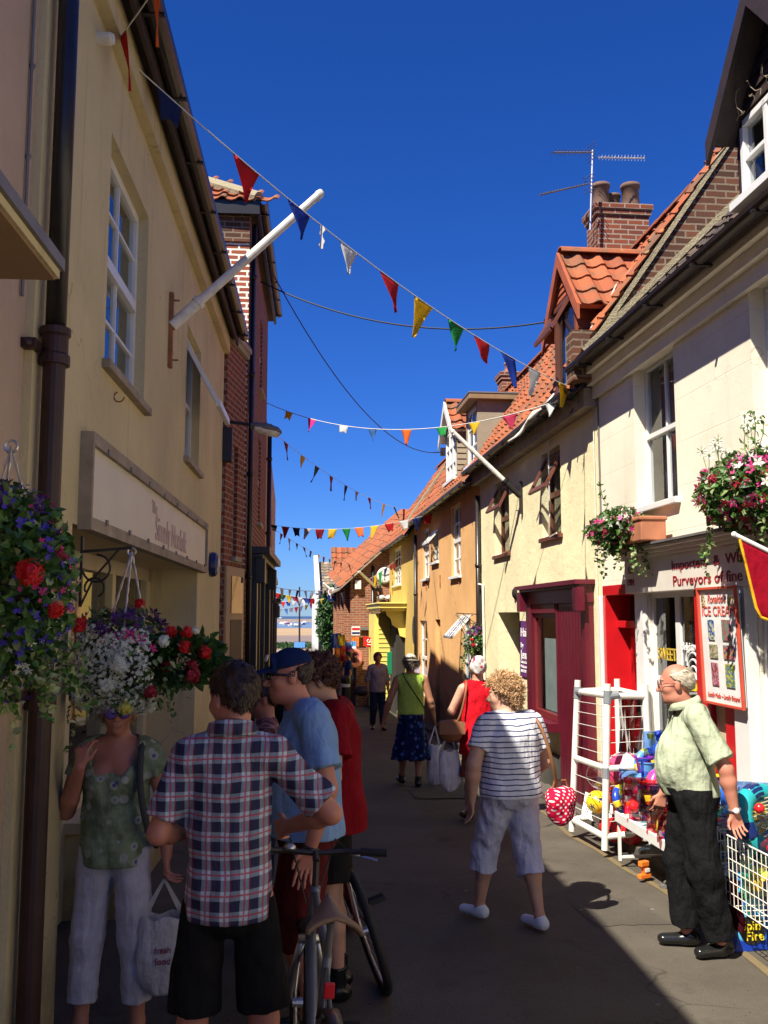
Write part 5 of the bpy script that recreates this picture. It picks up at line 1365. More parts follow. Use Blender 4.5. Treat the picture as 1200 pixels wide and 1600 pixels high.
# eaves: cornice, soffit, gutter, roof
mb = MB(); mb.fbox(FL, L0 - .02, L1, .001, .07, ZL - .12, ZL + .1); mb.build('cornice', M['cream_wall'], S1)
mb = MB(); mb.fbox(FL, L0 - .02, L1 + .12, .0, .16, ZL + .1, ZL + .16); mb.fbox(FL, L0 - .02, L1 + .12, .14, .165, ZL + .02, ZL + .22); mb.build('soffit', M['dark_wood'], S1)
gutter(FL, S1, L0 - .02, L1 + .15, .23, ZL + .16, .065)
a = math.atan(.9); mb = MB(); O = FL.p(L0 - .02, .22, ZL + .2)
pantiles(mb, O, FL.u, -FL.n * math.cos(a) + UP * math.sin(a), 33, 13, .235, .3, seed=11, seg=3); rf = mb.build('roof', M['pantile_dark'], S1)
mb = MB(); Bv = -FL.n * math.cos(a) + UP * math.sin(a); t = O + Bv * 4.1; Wd = FL.u * (L1 + .14 - L0); B2 = -FL.n * math.cos(a) - UP * math.sin(a)
mb.hexa([O - UP * .06, O + Wd - UP * .06, t + Wd - UP * .06, t - UP * .06, O - UP * .02, O + Wd - UP * .02, t + Wd - UP * .02, t - UP * .02]); mb.quad(t, t + Wd, t + Wd + B2 * 4.2, t + B2 * 4.2); mb.build('roof_boards', M['dark_wood'], rf)
# long signboard box
su0, sz1 = LA(142, 680, .05); su1, _ = LA(322, 850, .05); _, sz0 = LA(139, 822, .05)
mb = MB(); mb.fbox(FL, su0, su1, .001, .045, sz0, sz1)
sg = mb.build('signboard', M['sign_white'], S1)
mb = MB(); e = .045
mb.fbox(FL, su0 - .01, su1 + .01, .0, .07, sz1 - e, sz1 + .02); mb.fbox(FL, su0 - .01, su1 + .01, .0, .07, sz0 - .02, sz0 + e); mb.fbox(FL, su0 - .012, su0 + e * .5, .0, .068, sz0 + e, sz1 - e); mb.fbox(FL, su1 - e * .5, su1 + .012, .0, .068, sz0 + e, sz1 - e)
mb.build('sign_frame', M['wood_grey'], sg)
mb = MB()
for k in range(8):
    u = su0 + .3 + k * (su1 - su0 - .6) / 7; mb.fbox(FL, u, u + .04, .069, .08, sz0 + .03, sz0 + .06)
    mb.fbox(FL, u, u + .04, .069, .078, sz1 - .05, sz1 - .02)
mb.build('clips', M['lead'], sg)
tu, tz = LA(243, 838, .05); text_mesh('Simply Norfolk', .26, FL.p(tu, .048, tz - .02), tuple(FL.u), (0, 0, 1), M['text_pink'], sg, width=LA(291, 860, .05)[0] - tu)
tu, tz = LA(238, 800, .05); text_mesh('The', .13, FL.p(tu, .048, tz), tuple(FL.u), (0, 0, 1), M['text_pink'], sg)
# shopfront set back under it
D = -.5
mb = MB()
mb.fbox(FL, 4.75, 9.5, D - .06, D + .02, 2.34, 2.46)
for u0_, u1_ in ((4.75, 4.9), (5.85, 6.0), (6.5, 6.62), (7.8, 7.92), (9.3, 9.5)): mb.fbox(FL, u0_, u1_, D - .06, D + .04, -.2, 2.34)
mb.fbox(FL, 6.62, 9.3, D - .06, D + .02, .62, .76)
sfr = mb.build('shopfront', M['cream_panel'], S1, bevel=.006)
mb = MB(); mb.fbox(FL, 6.56, 9.5, D - .06, -.02, .55, .62); mb.build('window_ledge', M['cream_panel'], sfr); mb = MB(); mb.fbox(FL, 6.6, 9.5, D - .07, -.1, -.3, .55); mb.build('stallriser', M['cream_wall'], sfr)
for a_, b_ in ((6.62, 7.8), (7.92, 9.3)):
    g = MB(); g.quad(FL.p(a_, D - .02, .76), FL.p(b_, D - .02, .76), FL.p(b_, D - .02, 2.34), FL.p(a_, D - .02, 2.34)); g.build('pane', M['glass_dark'], sfr)
g = MB(); g.fbox(FL, 4.9, 5.85, D - .05, D - .01, -.2, 2.34); g.build('door', M['brown_wood'], sfr)
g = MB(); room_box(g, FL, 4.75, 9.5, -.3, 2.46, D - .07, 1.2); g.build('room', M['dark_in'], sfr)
g = MB(); g.fbox(FL, 8.0, 8.6, D - .12, D - .10, 1.75, 2.1); ps = g.build('poster', M['sign_white'], sfr)
text_mesh('1280S', .13, FL.p(8.05, D - .098, 1.9), tuple(FL.u), (0, 0, 1), M['text_black'], ps)
g = MB(); g.fbox(FL, 6.75, 6.95, D - .3, D - .1, .78, .95); g.lathe(FL.p(7.3, D - .25, .77), [(.08, 0), (.1, .12), (.03, .2), (.04, .26)], 12); g.lathe(FL.p(8.8, D - .25, .77), [(.06, 0), (.08, .15), (.05, .22)], 12); g.build('window_display', M['old_white'], sfr)
g = MB(); q = FL.p(LA(328, 880)[0], 0, LA(328, 882)[1])
g.lathe(q, [(.13, 0), (.14, .03), (.13, .07), (.10, .09), (0, .095)], 20, axis=tuple(FL.n)); g.build('alarm_box', PL['navy'], S1, smooth=False)
q2 = q + FL.n * .096; g = MB(); g.lathe(q2 + Vector((0, 0, .02)), [(.06, 0), (.05, .012), (0, .015)], 14, axis=tuple(FL.n)); g.build('alarm_label', PL['white'], S1)
# soil pipe with collar, camera junction, hooks
pu, _ = LA(84, 500, .09); mb = MB(); mb.tube([FL.p(pu, .1, z) for z in (3.18, 5.5)], .044, 16); pp = mb.build('downpipe', M['pipe_black'], S1, smooth=True)
mb = MB(); mb.tube([FL.p(pu, .1, z) for z in (-.1, 3.15)], .047, 16)
mb.lathe(FL.p(pu, .1, 3.06), [(.05, 0), (.064, .0), (.064, .04), (.055, .05), (.055, .12), (.064, .13), (.064, .16), (.047, .16)], 18)
mb.lathe(FL.p(pu, .1, 1.62), [(.048, 0), (.062, .0), (.062, .05), (.054, .06), (.054, .13), (.048, .13)], 18)
mb.build('iron_pipe', M['pipe_rust'], S1, smooth=False)
for z in (3.1, 1.66): mb = MB(); mb.fbox(FL, pu - .14, pu - .05, .0, .06, z, z + .04); mb.ball(FL.p(pu - .13, .03, z + .02), .024, 8, 6); mb.build('pipe_bracket', M['pipe_rust'], S1)
q = FL.p(*[LA(152, 60)[0], .05, LA(152, 60)[1]]); mb = MB(); mb.lathe(q - FL.n * .05, [(.035, 0), (.035, .07), (.028, .09), (.0, .09)], 12, axis=tuple(FL.n)); mb.build('security_lamp', M['old_white'], S1)
mb = MB(); q = FL.p(LA(178, 620)[0], 0, LA(178, 620)[1]); mb.torus(q + FL.n * .03, .03, .005, tuple(FL.u), 14, 6, arc=PI * 1.4); mb.build('iron_hook', M['rust'], S1)
# ---- pinkish house at the very edge
S0 = thing('shop_building', 'pinkish rendered house at the left edge with a shop cornice', 'shop', (-3, 1.5, 0))
mb = MB(); wall_holes(mb, FL, -9, L0 - .02, -.5, 6.2, [], 0); mb.quad(FL.p(-9, 0, -.5), FL.p(-9, -5, -.5), FL.p(-9, -5, 6.2), FL.p(-9, 0, 6.2)); mb.quad(FL.p(-9, 0, 6.2), FL.p(L0 - .02, 0, 6.2), FL.p(L0 - .02, -5, 6.2), FL.p(-9, -5, 6.2)); mb.quad(FL.p(L0 - .02, 0, 4), FL.p(L0 - .02, -5, 4), FL.p(L0 - .02, -5, 6.4), FL.p(L0 - .02, 0, 6.4))
mb.build('wall', M['pink_wall'], S0)
mb = MB(); mb.fbox(FL, L0 - .12, L0 + .12, -.02, .035, -.2, 5.4); mb.build('corner_strip', M['cream_wall'], S0)
cu, cz = LA(93, 436, .3); mb = MB(); mb.fbox(FL, .2, cu, .001, .30, cz + .0, cz + .03); cc = mb.build('cornice', M['cream_wall'], S0)
mb = MB(); mb.fbox(FL, .2, cu + .01, .001, .315, cz + .031, cz + .075); mb.build('lead_capping', M['lead'], cc)
mb = MB(); mb.fbox(FL, .2, cu - .02, .01, .29, cz - .012, cz - .001); mb.build('soffit', M['soffit'], cc)
mb = MB(); mb.fbox(FL, .2, cu - .45, .001, .12, cz - .3, cz - .012); mb.fbox(FL, .2, cu - .5, .001, .17, cz - .1, cz - .012)
mb.build('fascia', M['cream_wall'], cc)
mb = MB(); u_ = L0 - .2
mb.tube([FL.p(u_, .012, 6.3), FL.p(u_ - .01, .012, 5.2), FL.p(u_ - .02, .012, 4.4), FL.p(u_ - .01, .012, 3.3)], .007, 6)
for z in (5.7, 5.0, 4.3, 3.9): mb.ball(FL.p(u_ - .01, .012, z), .014, 6, 4)
mb.build('cable', M['lead'], S0)
# ---- lower brick house between
S2 = thing('house', 'low red brick house squeezed between cream shop and tall brick house', 'house', (-3, 12, 0))
FB = Frame((-.80, L1 + .005, 0), (.19, .98, 0), (.98, -.19, 0)); WB = .99
bw = [(.42, .62, 2.75, 4.2, .1)]
mb = MB(); wall_holes(mb, FB, 0, WB, -.8, 5.5, bw, .1); mb.quad(FB.p(0, 0, -.8), FB.p(0, -.5, -.8), FB.p(0, -.5, 5.5), FB.p(0, 0, 5.5)); mb.build('wall', M['brick_red'], S2)
h = bw[0]; window(FB, S2, h[0], h[1], h[2], h[3], -.05, 'cream_panel', .03, 1, 2, sill='stone', bar=.02); mb = MB(); room_box(mb, FB, h[0], h[1], h[2], h[3], -.11, .3); mb.build('room', M['dark_in'], S2)
mb = MB(); mb.fbox(FB, 0, WB, .001, .05, 5.5, 5.57); mb.fbox(FB, 0, WB, -.3, .08, 5.57, 5.64); mb.build('coping', M['stone'], S2)
mb = MB(); mb.hexa([FB.p(0, .06, 5.64), FB.p(WB, .06, 5.64), FB.p(WB, -4, 6.5), FB.p(0, -4, 6.5), FB.p(0, .06, 5.7), FB.p(WB, .06, 5.7), FB.p(WB, -4, 6.6), FB.p(0, -4, 6.6)]); mb.build('roof', M['pantile_dark'], S2)
mb = MB(); mb.fbox(FB, .02, .93, .001, .04, -.5, 2.62); dfm = mb.build('door_surround', M['peach_wall'], S2, bevel=.01); mb = MB(); mb.fbox(FB, .22, .80, .041, .046, -.4, 1.95); mb.build('door', M['dark_wood'], dfm); mb = MB(); mb.fbox(FB, .22, .80, .041, .055, 2.03, 2.5); mb.build('transom_light', M['glass_dark'], dfm)
# ---- tall red brick house with hipped roof
S3 = thing('house', 'tall dark red brick house with hipped tiled roof', 'house', (-3, 17.5, -.4))
ZT = 7.6; FT = Frame((-1.025, 0, 0), (.0345, 1, 0), (1, -.0345, 0)); c0 = FT.p(L2, 0, 0)
wt = [(15.0, 15.6, 3.5, 4.9, .1), (15.0, 15.6, 5.7, 6.9, .1)]
mb = MB(); wall_holes(mb, FT, L2, L3, -1, ZT, wt, .1)
mb.quad(FT.p(L3, 0, -1), FT.p(L3, -6, -1), FT.p(L3, -6, ZT), FT.p(L3, 0, ZT))
mb.build('wall', M['brick_red'], S3)
mb = MB(); mb.quad((c0.x, L2 - .001, -1), (-7, L2 - .001, -1), (-7, L2 - .001, ZT), (c0.x, L2 - .001, ZT)); mb.build('end_wall', M['brick_pale'], S3)
mb = MB(); mb.box(-7, c0.x, L2 - .035, L2 - .002, ZT - .42, ZT - .0); mb.build('eave_shade_band', M['brick_dark'], S3)  # darker brick strip, painting the eaves' shade onto the wall top
for h in wt: window(FT, S3, h[0], h[1], h[2], h[3], -.04, 'old_white', .07, 2, 3, True, 'stone', bar=.03)
mb = MB(); [room_box(mb, FT, h[0], h[1], h[2], h[3], -.11, .5) for h in wt]; mb.build('room', M['dark_in'], S3)
ov = .12; ze = ZT
mb = MB(); mb.add([FT.p(L2 - ov, ov, ze), FT.p(L3 + .3, ov, ze), FT.p(L3 + .3, -6, ze), FT.p(L2 - ov, -6, ze)], [(0, 1, 2, 3)]); mb.build('soffit', M['dark_wood'], S3)
mb = MB(); mb.fbox(FT, L2 - ov, L3 + .3, ov - .02, ov + .02, ze - .06, ze + .14); mb.fbox(FT, L2 - ov - .02, L2 - ov + .02, -6, ov + .02, ze - .06, ze + .14); mb.build('fascia', M['black_paint'], S3)
gutter(FT, S3, L2 - ov, L3 + .3, ov + .07, ze + .14, .06)
mb = MB(); A_ = FT.p(L2 - ov, ov, ze + .12); Bc = FT.p(L3 + .3, ov, ze + .12); R0 = FT.p(L2 + 2.0, -3, ze + 1.9); R1 = FT.p(L3 - 1.5, -3, ze + 1.9); Cc = FT.p(L2 - ov, -6.4, ze + .12); Dd = FT.p(L3 + .3, -6.4, ze + .12)
mb.add([A_, Bc, R1, R0, Cc, Dd], [(0, 1, 2, 3), (0, 3, 4), (1, 5, 2), (4, 3, 2, 5)]); rf = mb.build('roof_boards', M['dark_wood'], S3)
# hip-end tiles clipped to the triangle
O = FT.p(L2 - ov - .02, -6.4, ze + .14); Ax = FT.n; ee = (R0 - (A_ + Cc) / 2); Bt = ee.normalized(); Lh = ee.length; Wt = 6.8
mb = MB(); pantiles(mb, O, Ax, Bt, 28, 13, Wt / 28, Lh / 13, seed=13, clipf=lambda a, b: abs(a - Wt / 2) < Wt / 2 * (1 - b / Lh) + .1); mb.build('roof', M['pantile'], S3)
mb = MB(); mb.tube([A_ + UP * .06, R0 + UP * .1], .09, 8); mb.build('hip_tiles', M['mortar'], rf)
O = FT.p(L2 - ov, ov, ze + .14); e2 = (R0 - A_); mb = MB(); Bt = (-FT.n * 3.3 + UP * 1.8).normalized(); pantiles(mb, O, FT.u, Bt, 20, 13, .245, .3, seed=14, seg=3, clipf=lambda a, b: a > b * .7); mb.build('roof_tiles', M['pantile'], S3)
pipe(FT, S3, L2 + .15, .05, -.6, ZT - .1, .036, 'pipe_black', 1.4)
mb = MB(); mb.fbox(FT, L2 + .1, L2 + .14, .01, .03, 4.8, 7.2); mb.tube([FT.p(L2 + .8, .02, 7.3), FT.p(L2 + .7, .03, 6.2), FT.p(L2 + .2, .05, 5.9)], .012, 6); mb.build('cable', M['cable'], S3)
def shopfront(par, F, u0, u1, ztop, d=.12, co=.32, gb=-.8):
    mb = MB(); mb.fbox(F, u0, u1, .001, d, ztop - .42, ztop - .1); mb.fbox(F, u0 - .05, u1 + .05, .001, co, ztop - .1, ztop); mb.fbox(F, u0 - .03, u1 + .03, .001, co * .7, ztop - .16, ztop - .1)
    for u in (u0, u1 - .22): mb.fbox(F, u, u + .22, .001, d + .03, gb, ztop - .42); mb.fbox(F, u - .02, u + .24, d, co * .8, ztop - .5, ztop - .16)
    n = 3
    for k in range(1, n): u = u0 + (u1 - u0) * k / n; mb.fbox(F, u, u + .08, .001, d, gb, ztop - .42)
    mb.fbox(F, u0, u1, .001, d, gb, .4)
    s = mb.build('shopfront', M['black_paint'], par, bevel=.006); g = MB(); g.quad(F.p(u0, .04, .4), F.p(u1, .04, .4), F.p(u1, .04, ztop - .42), F.p(u0, .04, ztop - .42)); g.build('pane', M['glass_dark'], s)
    g = MB(); g.quad(F.p(u0, .02, .4), F.p(u1, .02, .4), F.p(u1, .02, ztop - .42), F.p(u0, .02, ztop - .42)); g.build('blind', M['dark_in'], s)
shopfront(S3, FT, 12.95, 16.4, 2.95)
# ---- peach house beyond
S4 = thing('shop_building', 'peach rendered shop beyond the tall brick house on the left', 'shop', (-3, 25, -.7))
FP = Frame((-.44, 0, 0), (0, 1, 0), (1, 0, 0)); wp = [(18.6, 19.5, 3.0, 4.6, .1), (22.5, 23.4, 3.0, 4.6, .1)]
house_shell(FP, S4, L3 + .002, L4, -2, 5.7, 6, .8, wp, 'peach_wall', 'brick_red')
for h in wp: window(FP, S4, h[0], h[1], h[2], h[3], -.04, 'white_paint', .07, 2, 2, True)
shopfront(S4, FP, 24.5, 28.6, 2.45, gb=-1.5, co=.24, d=.08); shopfront(S4, FP, 17.8, 21.6, 2.8, gb=-1.2, co=.2, d=.06)
pipe(FP, S4, 17.4, .06, -1, 5.6, .04, 'pipe_black', 1.4)
# ------------------------------------------------------------------ bunting, poles, wires
def bez(a, b, sag, n):
    a = Vector(a); b = Vector(b)
    return [a.lerp(b, t / n) - UP * (4 * sag * (t / n) * (1 - t / n)) for t in range(n + 1)]
def path_at(P, t):
    x = t * (len(P) - 1); i = min(int(x), len(P) - 2); return P[i].lerp(P[i + 1], x - i), (P[i + 1] - P[i]).normalized()
def bunting(label, a, b, sag, flags, w=.17, h=.22, r=.004, group=None, seed=0, drop=None):
    """flags: (t, colour) along the string"""
    rr = random.Random(seed)
    P = bez(a, b, sag, 40)
    root = thing('bunting', label, 'bunting', tuple(P[len(P) // 2]), 0, group)
    mb = MB(); mb.tube(P, r, 5); mb.build('string', M['rope'], root)
    for t, c in flags:
        p, d = path_at(P, t); k = rr.uniform(.85, 1.12); ww = w * k; hh = h * k * rr.uniform(.85, 1.1)
        sw = rr.uniform(-.3, .3); ln = (Vector((d.y, -d.x, 0)).normalized()) * sw
        dn = (Vector((0, 0, -1)) + ln + d * rr.uniform(-.25, .25)).normalized(); nn = d.cross(dn).normalized(); cur = rr.uniform(-.2, .2); ph = rr.uniform(0, 6)
        rows = []
        sq = rr.random() < .3 and w > .2
        for j in range(8):
            f = j / 7; wid = ww * (1 - f * (.45 if sq else .96)); row = []
            for i in range(5):
                g_ = i / 4 - .5
                row.append(p + d * (g_ * wid + (.1 * ww * f * math.sin(ph))) + dn * (hh * (.62 if sq else 1) * f + (.02 * math.cos(i * 1.5) if sq and j == 7 else 0)) + nn * (cur * hh * f * f * .6 + .012 * ww / .17 * math.sin(g_ * 4 + ph + f * 3) * f))
            rows.append(row)
        m = MB(); m.sheet(rows, .002); m.build('flag', FLG[c], root, label=c.replace('hotpink', 'pink').replace('lightblue', 'light blue').replace('darkgreen', 'dark green') + ' pennant', smooth=True)
    return root
def scr(px, py, Y): return onY(px, py, Y)
def tflags(a, b, pts, cols_):
    """parameter along a-b (as seen) for each pixel column"""
    out = []
    for px, c in zip(pts, cols_):
        lo, hi = 0.0, 1.0
        def proj(t):
            q = Vector(a).lerp(Vector(b), t) - Vector((0, 0, CAMZ)); return 600 + FOC * q.dot(rt) / q.dot(fw)
        if (proj(0) - px) * (proj(1) - px) > 0: continue
        up_ = proj(1) > proj(0)
        for _ in range(30):
            m = (lo + hi) / 2
            if (proj(m) < px) == up_: lo = m
            else: hi = m
        out.append((m, c))
    return out
hookR = Vector((3.12, 9.62, onY(925, 612, 9.62).z))
a1 = FL.p(*[LA(198, 98)[0], .03, LA(198, 98)[1]])
bunting('long bunting of small mixed pennants from left eaves to hook on white shop', a1, hookR, .22, tflags(a1, hookR, [265, 385, 467, 545, 608, 662, 712, 752, 793, 835, 880, 902, 915], ['navy', 'red', 'blue', 'white', 'red', 'yellow', 'green', 'red', 'blue', 'white', 'yellow', 'green', 'red']), .24, .28, .005, seed=3)
a0 = FL.p(LA(172, 60)[0], .05, LA(172, 60)[1]); b0 = Vector((-.1, 3.6, 5.6))
b0 = onY(300, -110, 3.9)
bunting('near end of bunting with red and orange pennants at the top left corner', a0, b0, .02, tflags(a0, b0, [192, 246], ['red', 'orange']), .17, .36, seed=8)
mb = MB(); q = path_at(bez(a1, hookR, .22, 40), .30)[0]; mb.sheet([[q + Vector((.008 * math.sin(k * 2.1), 0, -.03 * k)) + Vector((w_ * .012 * (1 + .5 * math.sin(k * 1.7)), 0, 0)) for w_ in (-1, 1)] for k in range(7)], .006); tag(mb.build('rag', M['rope']), 'twisted white rag knotted round the long bunting string', 'rag')
a2 = Vector((-.40, 14.5, onY(400, 628, 14.5).z)); b2 = hookR + Vector((.0, .03, -.02))
bunting('white stringed bunting at dormer height with square cut flags', a2, b2, .42, tflags(a2, b2, [452, 488, 537, 582, 635, 690, 741, 795, 862], ['yellow', 'hotpink', 'white', 'lightblue', 'orange', 'green', 'yellow', 'pink', 'white']), .21, .2, .006, seed=11)
mb = MB(); q = hookR; mb.tube([FR.p(9.62, 0, q.z), q, q + Vector((0, 0, .05))], .012, 6); mb.ball(q, .03, 8, 6); 
for k in range(5): mb.tube([q, q + Vector((-.02 * k + .03, .03, -.03 - .04 * k)), q + Vector((-.03 * k + .02, .02, -.06 - .045 * k))], .008, 5)
tag(mb.build('hook', M['black_iron']), 'dark iron hook on the white shop corner where the bunting is tied', 'hook')
a3 = Vector((-.42, 13.6, onY(425, 660, 13.6).z)); b3 = Vector((3.0, 23.6, onY(648, 796, 23.6).z))
bunting('bunting slanting down from the left street lamp to the orange cottage gutter', a3, b3, .25, tflags(a3, b3, [447, 474, 496, 518, 541, 558, 577, 600, 616, 631, 643], ['crimson', 'yellow', 'darkgreen', 'crimson', 'navy', 'grey', 'crimson', 'yellow', 'darkgreen', 'crimson', 'navy']), .24, .32, seed=21)
a4 = Vector((-.40, 22.5, onY(420, 820, 22.5).z)); b4 = Vector((3.05, 20.0, onY(690, 804, 20.).z))
bunting('level bunting of small triangles just above the yellow house', a4, b4, .2, tflags(a4, b4, [428, 446, 463, 481, 500, 520, 541, 561, 586, 608, 631, 652, 669, 679], ['darkgreen', 'crimson', 'navy', 'grey', 'crimson', 'yellow', 'green', 'orange', 'yellow', 'red', 'white', 'navy', 'red', 'orange']), .23, .31, seed=31)
a5 = Vector((-.40, 22.0, onY(424, 824, 22.).z)); b5 = Vector((2.0, 29.9, onY(566, 882, 29.9).z))
bunting('thin bunting slanting down towards the brick hall', a5, b5, .15, tflags(a5, b5, [440, 452, 464, 475, 486, 498, 506, 515, 524, 533, 545, 556], ['crimson', 'grey', 'navy', 'crimson', 'darkgreen', 'yellow', 'crimson', 'lightblue', 'navy', 'crimson', 'orange', 'blue']), .23, .30, .004, seed=41)
for lb, (xa, ya, Ya), (xb, yb, Yb), cs, sd_, g_ in (
        ('bright bunting rising from the brick hall eaves to the yellow house', (530, 928, 33), (628, 868, 27), 'white blue orange red navy white red yellow green navy red crimson'.split(), 51, None),
        ('white stringed bunting between the peach shop and the brick hall', (432, 918, 28), (532, 918, 36), 'white white blue white white white navy white white'.split(), 52, None),
        ('far bunting nearest the sea, top string of the tangle', (428, 925, 44), (520, 935, 44), 'red green yellow crimson white blue red white yellow red'.split(), 53, None),
        ('far bunting nearest the sea, middle string of the tangle', (430, 940, 50), (512, 928, 48), 'white red blue white pink white blue red navy white'.split(), 54, None),
        ('far bunting nearest the sea, lowest string of the tangle', (433, 952, 52), (515, 934, 55), 'white lightblue white red white yellow hotpink white blue orange'.split(), 55, None)):
    A_ = onY(xa, ya, Ya); B_ = onY(xb, yb, Yb); n = len(cs)
    bunting(lb, A_, B_, .12, [((i + .6) / (n + .3), c) for i, c in enumerate(cs)], .32, .38, .009, g_, sd_)
# rag caught on the salon gutter
mb = MB(); P0 = FR.p(9.9, .27, 4.46)
mb.sheet([[P0 + Vector((-.02 * k + .03 * math.sin(k), (.13 * k), -.030 * k)) + Vector((0, .02, w_ * (.012 + .03 * abs(math.sin(k * 1.9)) * (k % 3 > 0)))) for w_ in (-1, 0, 1)] for k in range(11)], .01); tag(mb.build('rag', M['old_white'], smooth=True), 'torn white strip of plastic draped along the salon gutter', 'rag')
def pole(label, base, tip, r0, r1, mat, brk=.5, sock=.3, bm='rust', name='flagpole', wall_n=(1, 0, 0)):
    base = Vector(base); tip = Vector(tip); root = thing(name, label, 'flagpole', tuple(base))
    d = (tip - base).normalized()
    mb = MB(); mb.tube([base + d * sock * .7, base + d * (sock + .1), tip - d * .06, tip - d * .03, tip], [r0, r0, r1, r1 * 1.15, r1 * .9], 14); mb.build('pole', M[mat], root, smooth=False)
    mb = MB(); mb.tube([base, base + d * sock], r0 * 1.25, 14); mb.tube([base + d * (sock - .04), base + d * sock], r0 * 1.5, 14); mb.build('socket', M['old_white' if bm == 'rust' else 'black_iron'], root)
    n = Vector(wall_n); s_ = n.cross(UP)
    mb = MB(); q = base - n * .0; mb.hexa([q - s_ * .03 - UP * brk * .55 - n * .02, q + s_ * .03 - UP * brk * .55 - n * .02, q + s_ * .03 - UP * brk * .55 + n * .012, q - s_ * .03 - UP * brk * .55 + n * .012, q - s_ * .03 + UP * brk * .45 - n * .02, q + s_ * .03 + UP * brk * .45 - n * .02, q + s_ * .03 + UP * brk * .45 + n * .012, q - s_ * .03 + UP * brk * .45 + n * .012])
    for z in (-brk * .45, brk * .1, brk * .35): mb.tube([q + UP * z, q + UP * z + n * .06], .008, 6)
    mb.build('bracket', M[bm], root)
    mb = MB(); mb.ball(tip - d * .05 - UP * .03, .022, 8, 6); mb.torus(tip + d * .005, r1 * .6, .006, tuple(d), 12, 5); mb.build('pulley', M['alu'], root)
    return root
u_, z_ = LA(268, 510, .02); pole('bare white flagpole slanting out from the shaded cream shop on a rusty bracket', FL.p(u_, .02, z_), onY(503, 300, FL.p(u_, 0, 0).y + .12), .037, .033, 'old_white', .62, .32, 'rust', wall_n=FL.n)
u_, z_ = FR.hit(813, 775, .03); pole('bare weathered flagpole slanting out from the pale salon wall', FR.p(u_, .03, z_), onY(705, 672, u_ + .05), .034, .03, 'old_white', .45, .32, 'black', wall_n=(-1, 0, 0)) if False else pole('bare weathered flagpole slanting out from the pale salon wall', FR.p(u_, .03, z_), onY(705, 672, u_ + .05), .034, .03, 'old_white', .45, .32, 'black_iron', wall_n=(-1, 0, 0))
pole('small cream flagpole on the brick hall below the clock', onY(594, 924, 29.95), onY(561, 893, 29.0), .045, .04, 'old_white', .4, .3, 'black_iron', wall_n=(0, -1, 0))
pole('small cream flagpole at the far corner of the brick hall', Vector((1.98, 36, onY(531, 934, 36).z)), onY(505, 911, 36), .05, .045, 'old_white', .4, .3, 'black_iron', wall_n=(-1, 0, 0))
def wire(label, pts, r=.008): mb = MB(); mb.tube(pts, r, 5); return tag(mb.build('cable', M['cable']), label, 'cable')
A_ = Vector((-.45, 13.2, onY(405, 440, 13.2).z)); B_ = onY(855, 503, 10.9)
wire('thick black wire from the tall brick house to the red dormer', bez(A_, B_, .33, 30), .011); A_ = Vector((-.33, 15.0, onY(425, 425, 15.).z))
wire('thin black wire dipping from the tall brick house to the far cottage ridge', bez(A_, onY(692, 706, 23.3), .9, 30), .010)
mb = MB(); mb.bar(onY(692, 712, 23.3), onY(692, 700, 23.3), .12, .12); mb.tube([onY(692, 706, 23.3), onY(676, 707, 23.2)], .01, 5); tag(mb.build('wire_insulator', M['black_iron']), 'small dark wire anchor on the far cottage verge', 'wire anchor')
mb = MB(); q = onY(857, 503, 10.9); mb.tube([q + Vector((-.05, 0, 0)), q + Vector((.1, 0, 0))], .04, 8); mb.ball(q + Vector((.06, 0, -.03)), .05, 8, 6); mb.tube([q, q + Vector((.2, .0, .06))], .012, 5); tag(mb.build('wire_insulator', M['black_iron']), 'dark wire anchor at the bargeboard foot of the red dormer', 'wire anchor')
# TV aerials on the chimney
ae = thing('television_aerial', 'mast with three rooftop television aerials on the brick chimney', 'aerial', (4.6, 12.72, 7.0))
m0 = onY(922, 360, 12.7); m1 = onY(926, 235, 12.7); mb = MB(); mb.tube([m0, m1], .018, 8); mb.build('mast', M['alu'], ae)
def yagi(p, q, n, el, sp, mat, vert=False, refl=True):
    mb = MB(); mb.tube([p, q], .011, 6); d = (q - p).normalized(); s_ = UP if vert else d.cross(UP).normalized()
    for k in range(n): c = p.lerp(q, k / (n - 1)); L = el * (1 - .2 * k / n); mb.tube([c - s_ * L, c + s_ * L], .005, 4)
    if refl:
        for z in (-.12, -.06, .06, .12): mb.tube([q + UP * z - d.cross(UP) * .12, q + UP * z + d.cross(UP) * .12], .006, 4)
    return mb.build('yagi_antenna', M[mat], ae)
yagi(onY(865, 238, 12.5), onY(924, 238, 12.7), 12, .10, .05, 'lead'); yagi(onY(1007, 247, 12.9), onY(936, 246, 12.7), 15, .05, .05, 'alu', True, False); yagi(onY(845, 304, 12.3), onY(920, 287, 12.7), 18, .07, .05, 'lead')
mb = MB(); mb.torus(onY(918, 343, 12.65), .08, .008, (1, 0, 0), 16, 5); mb.build('cable_loop', M['cable'], ae)
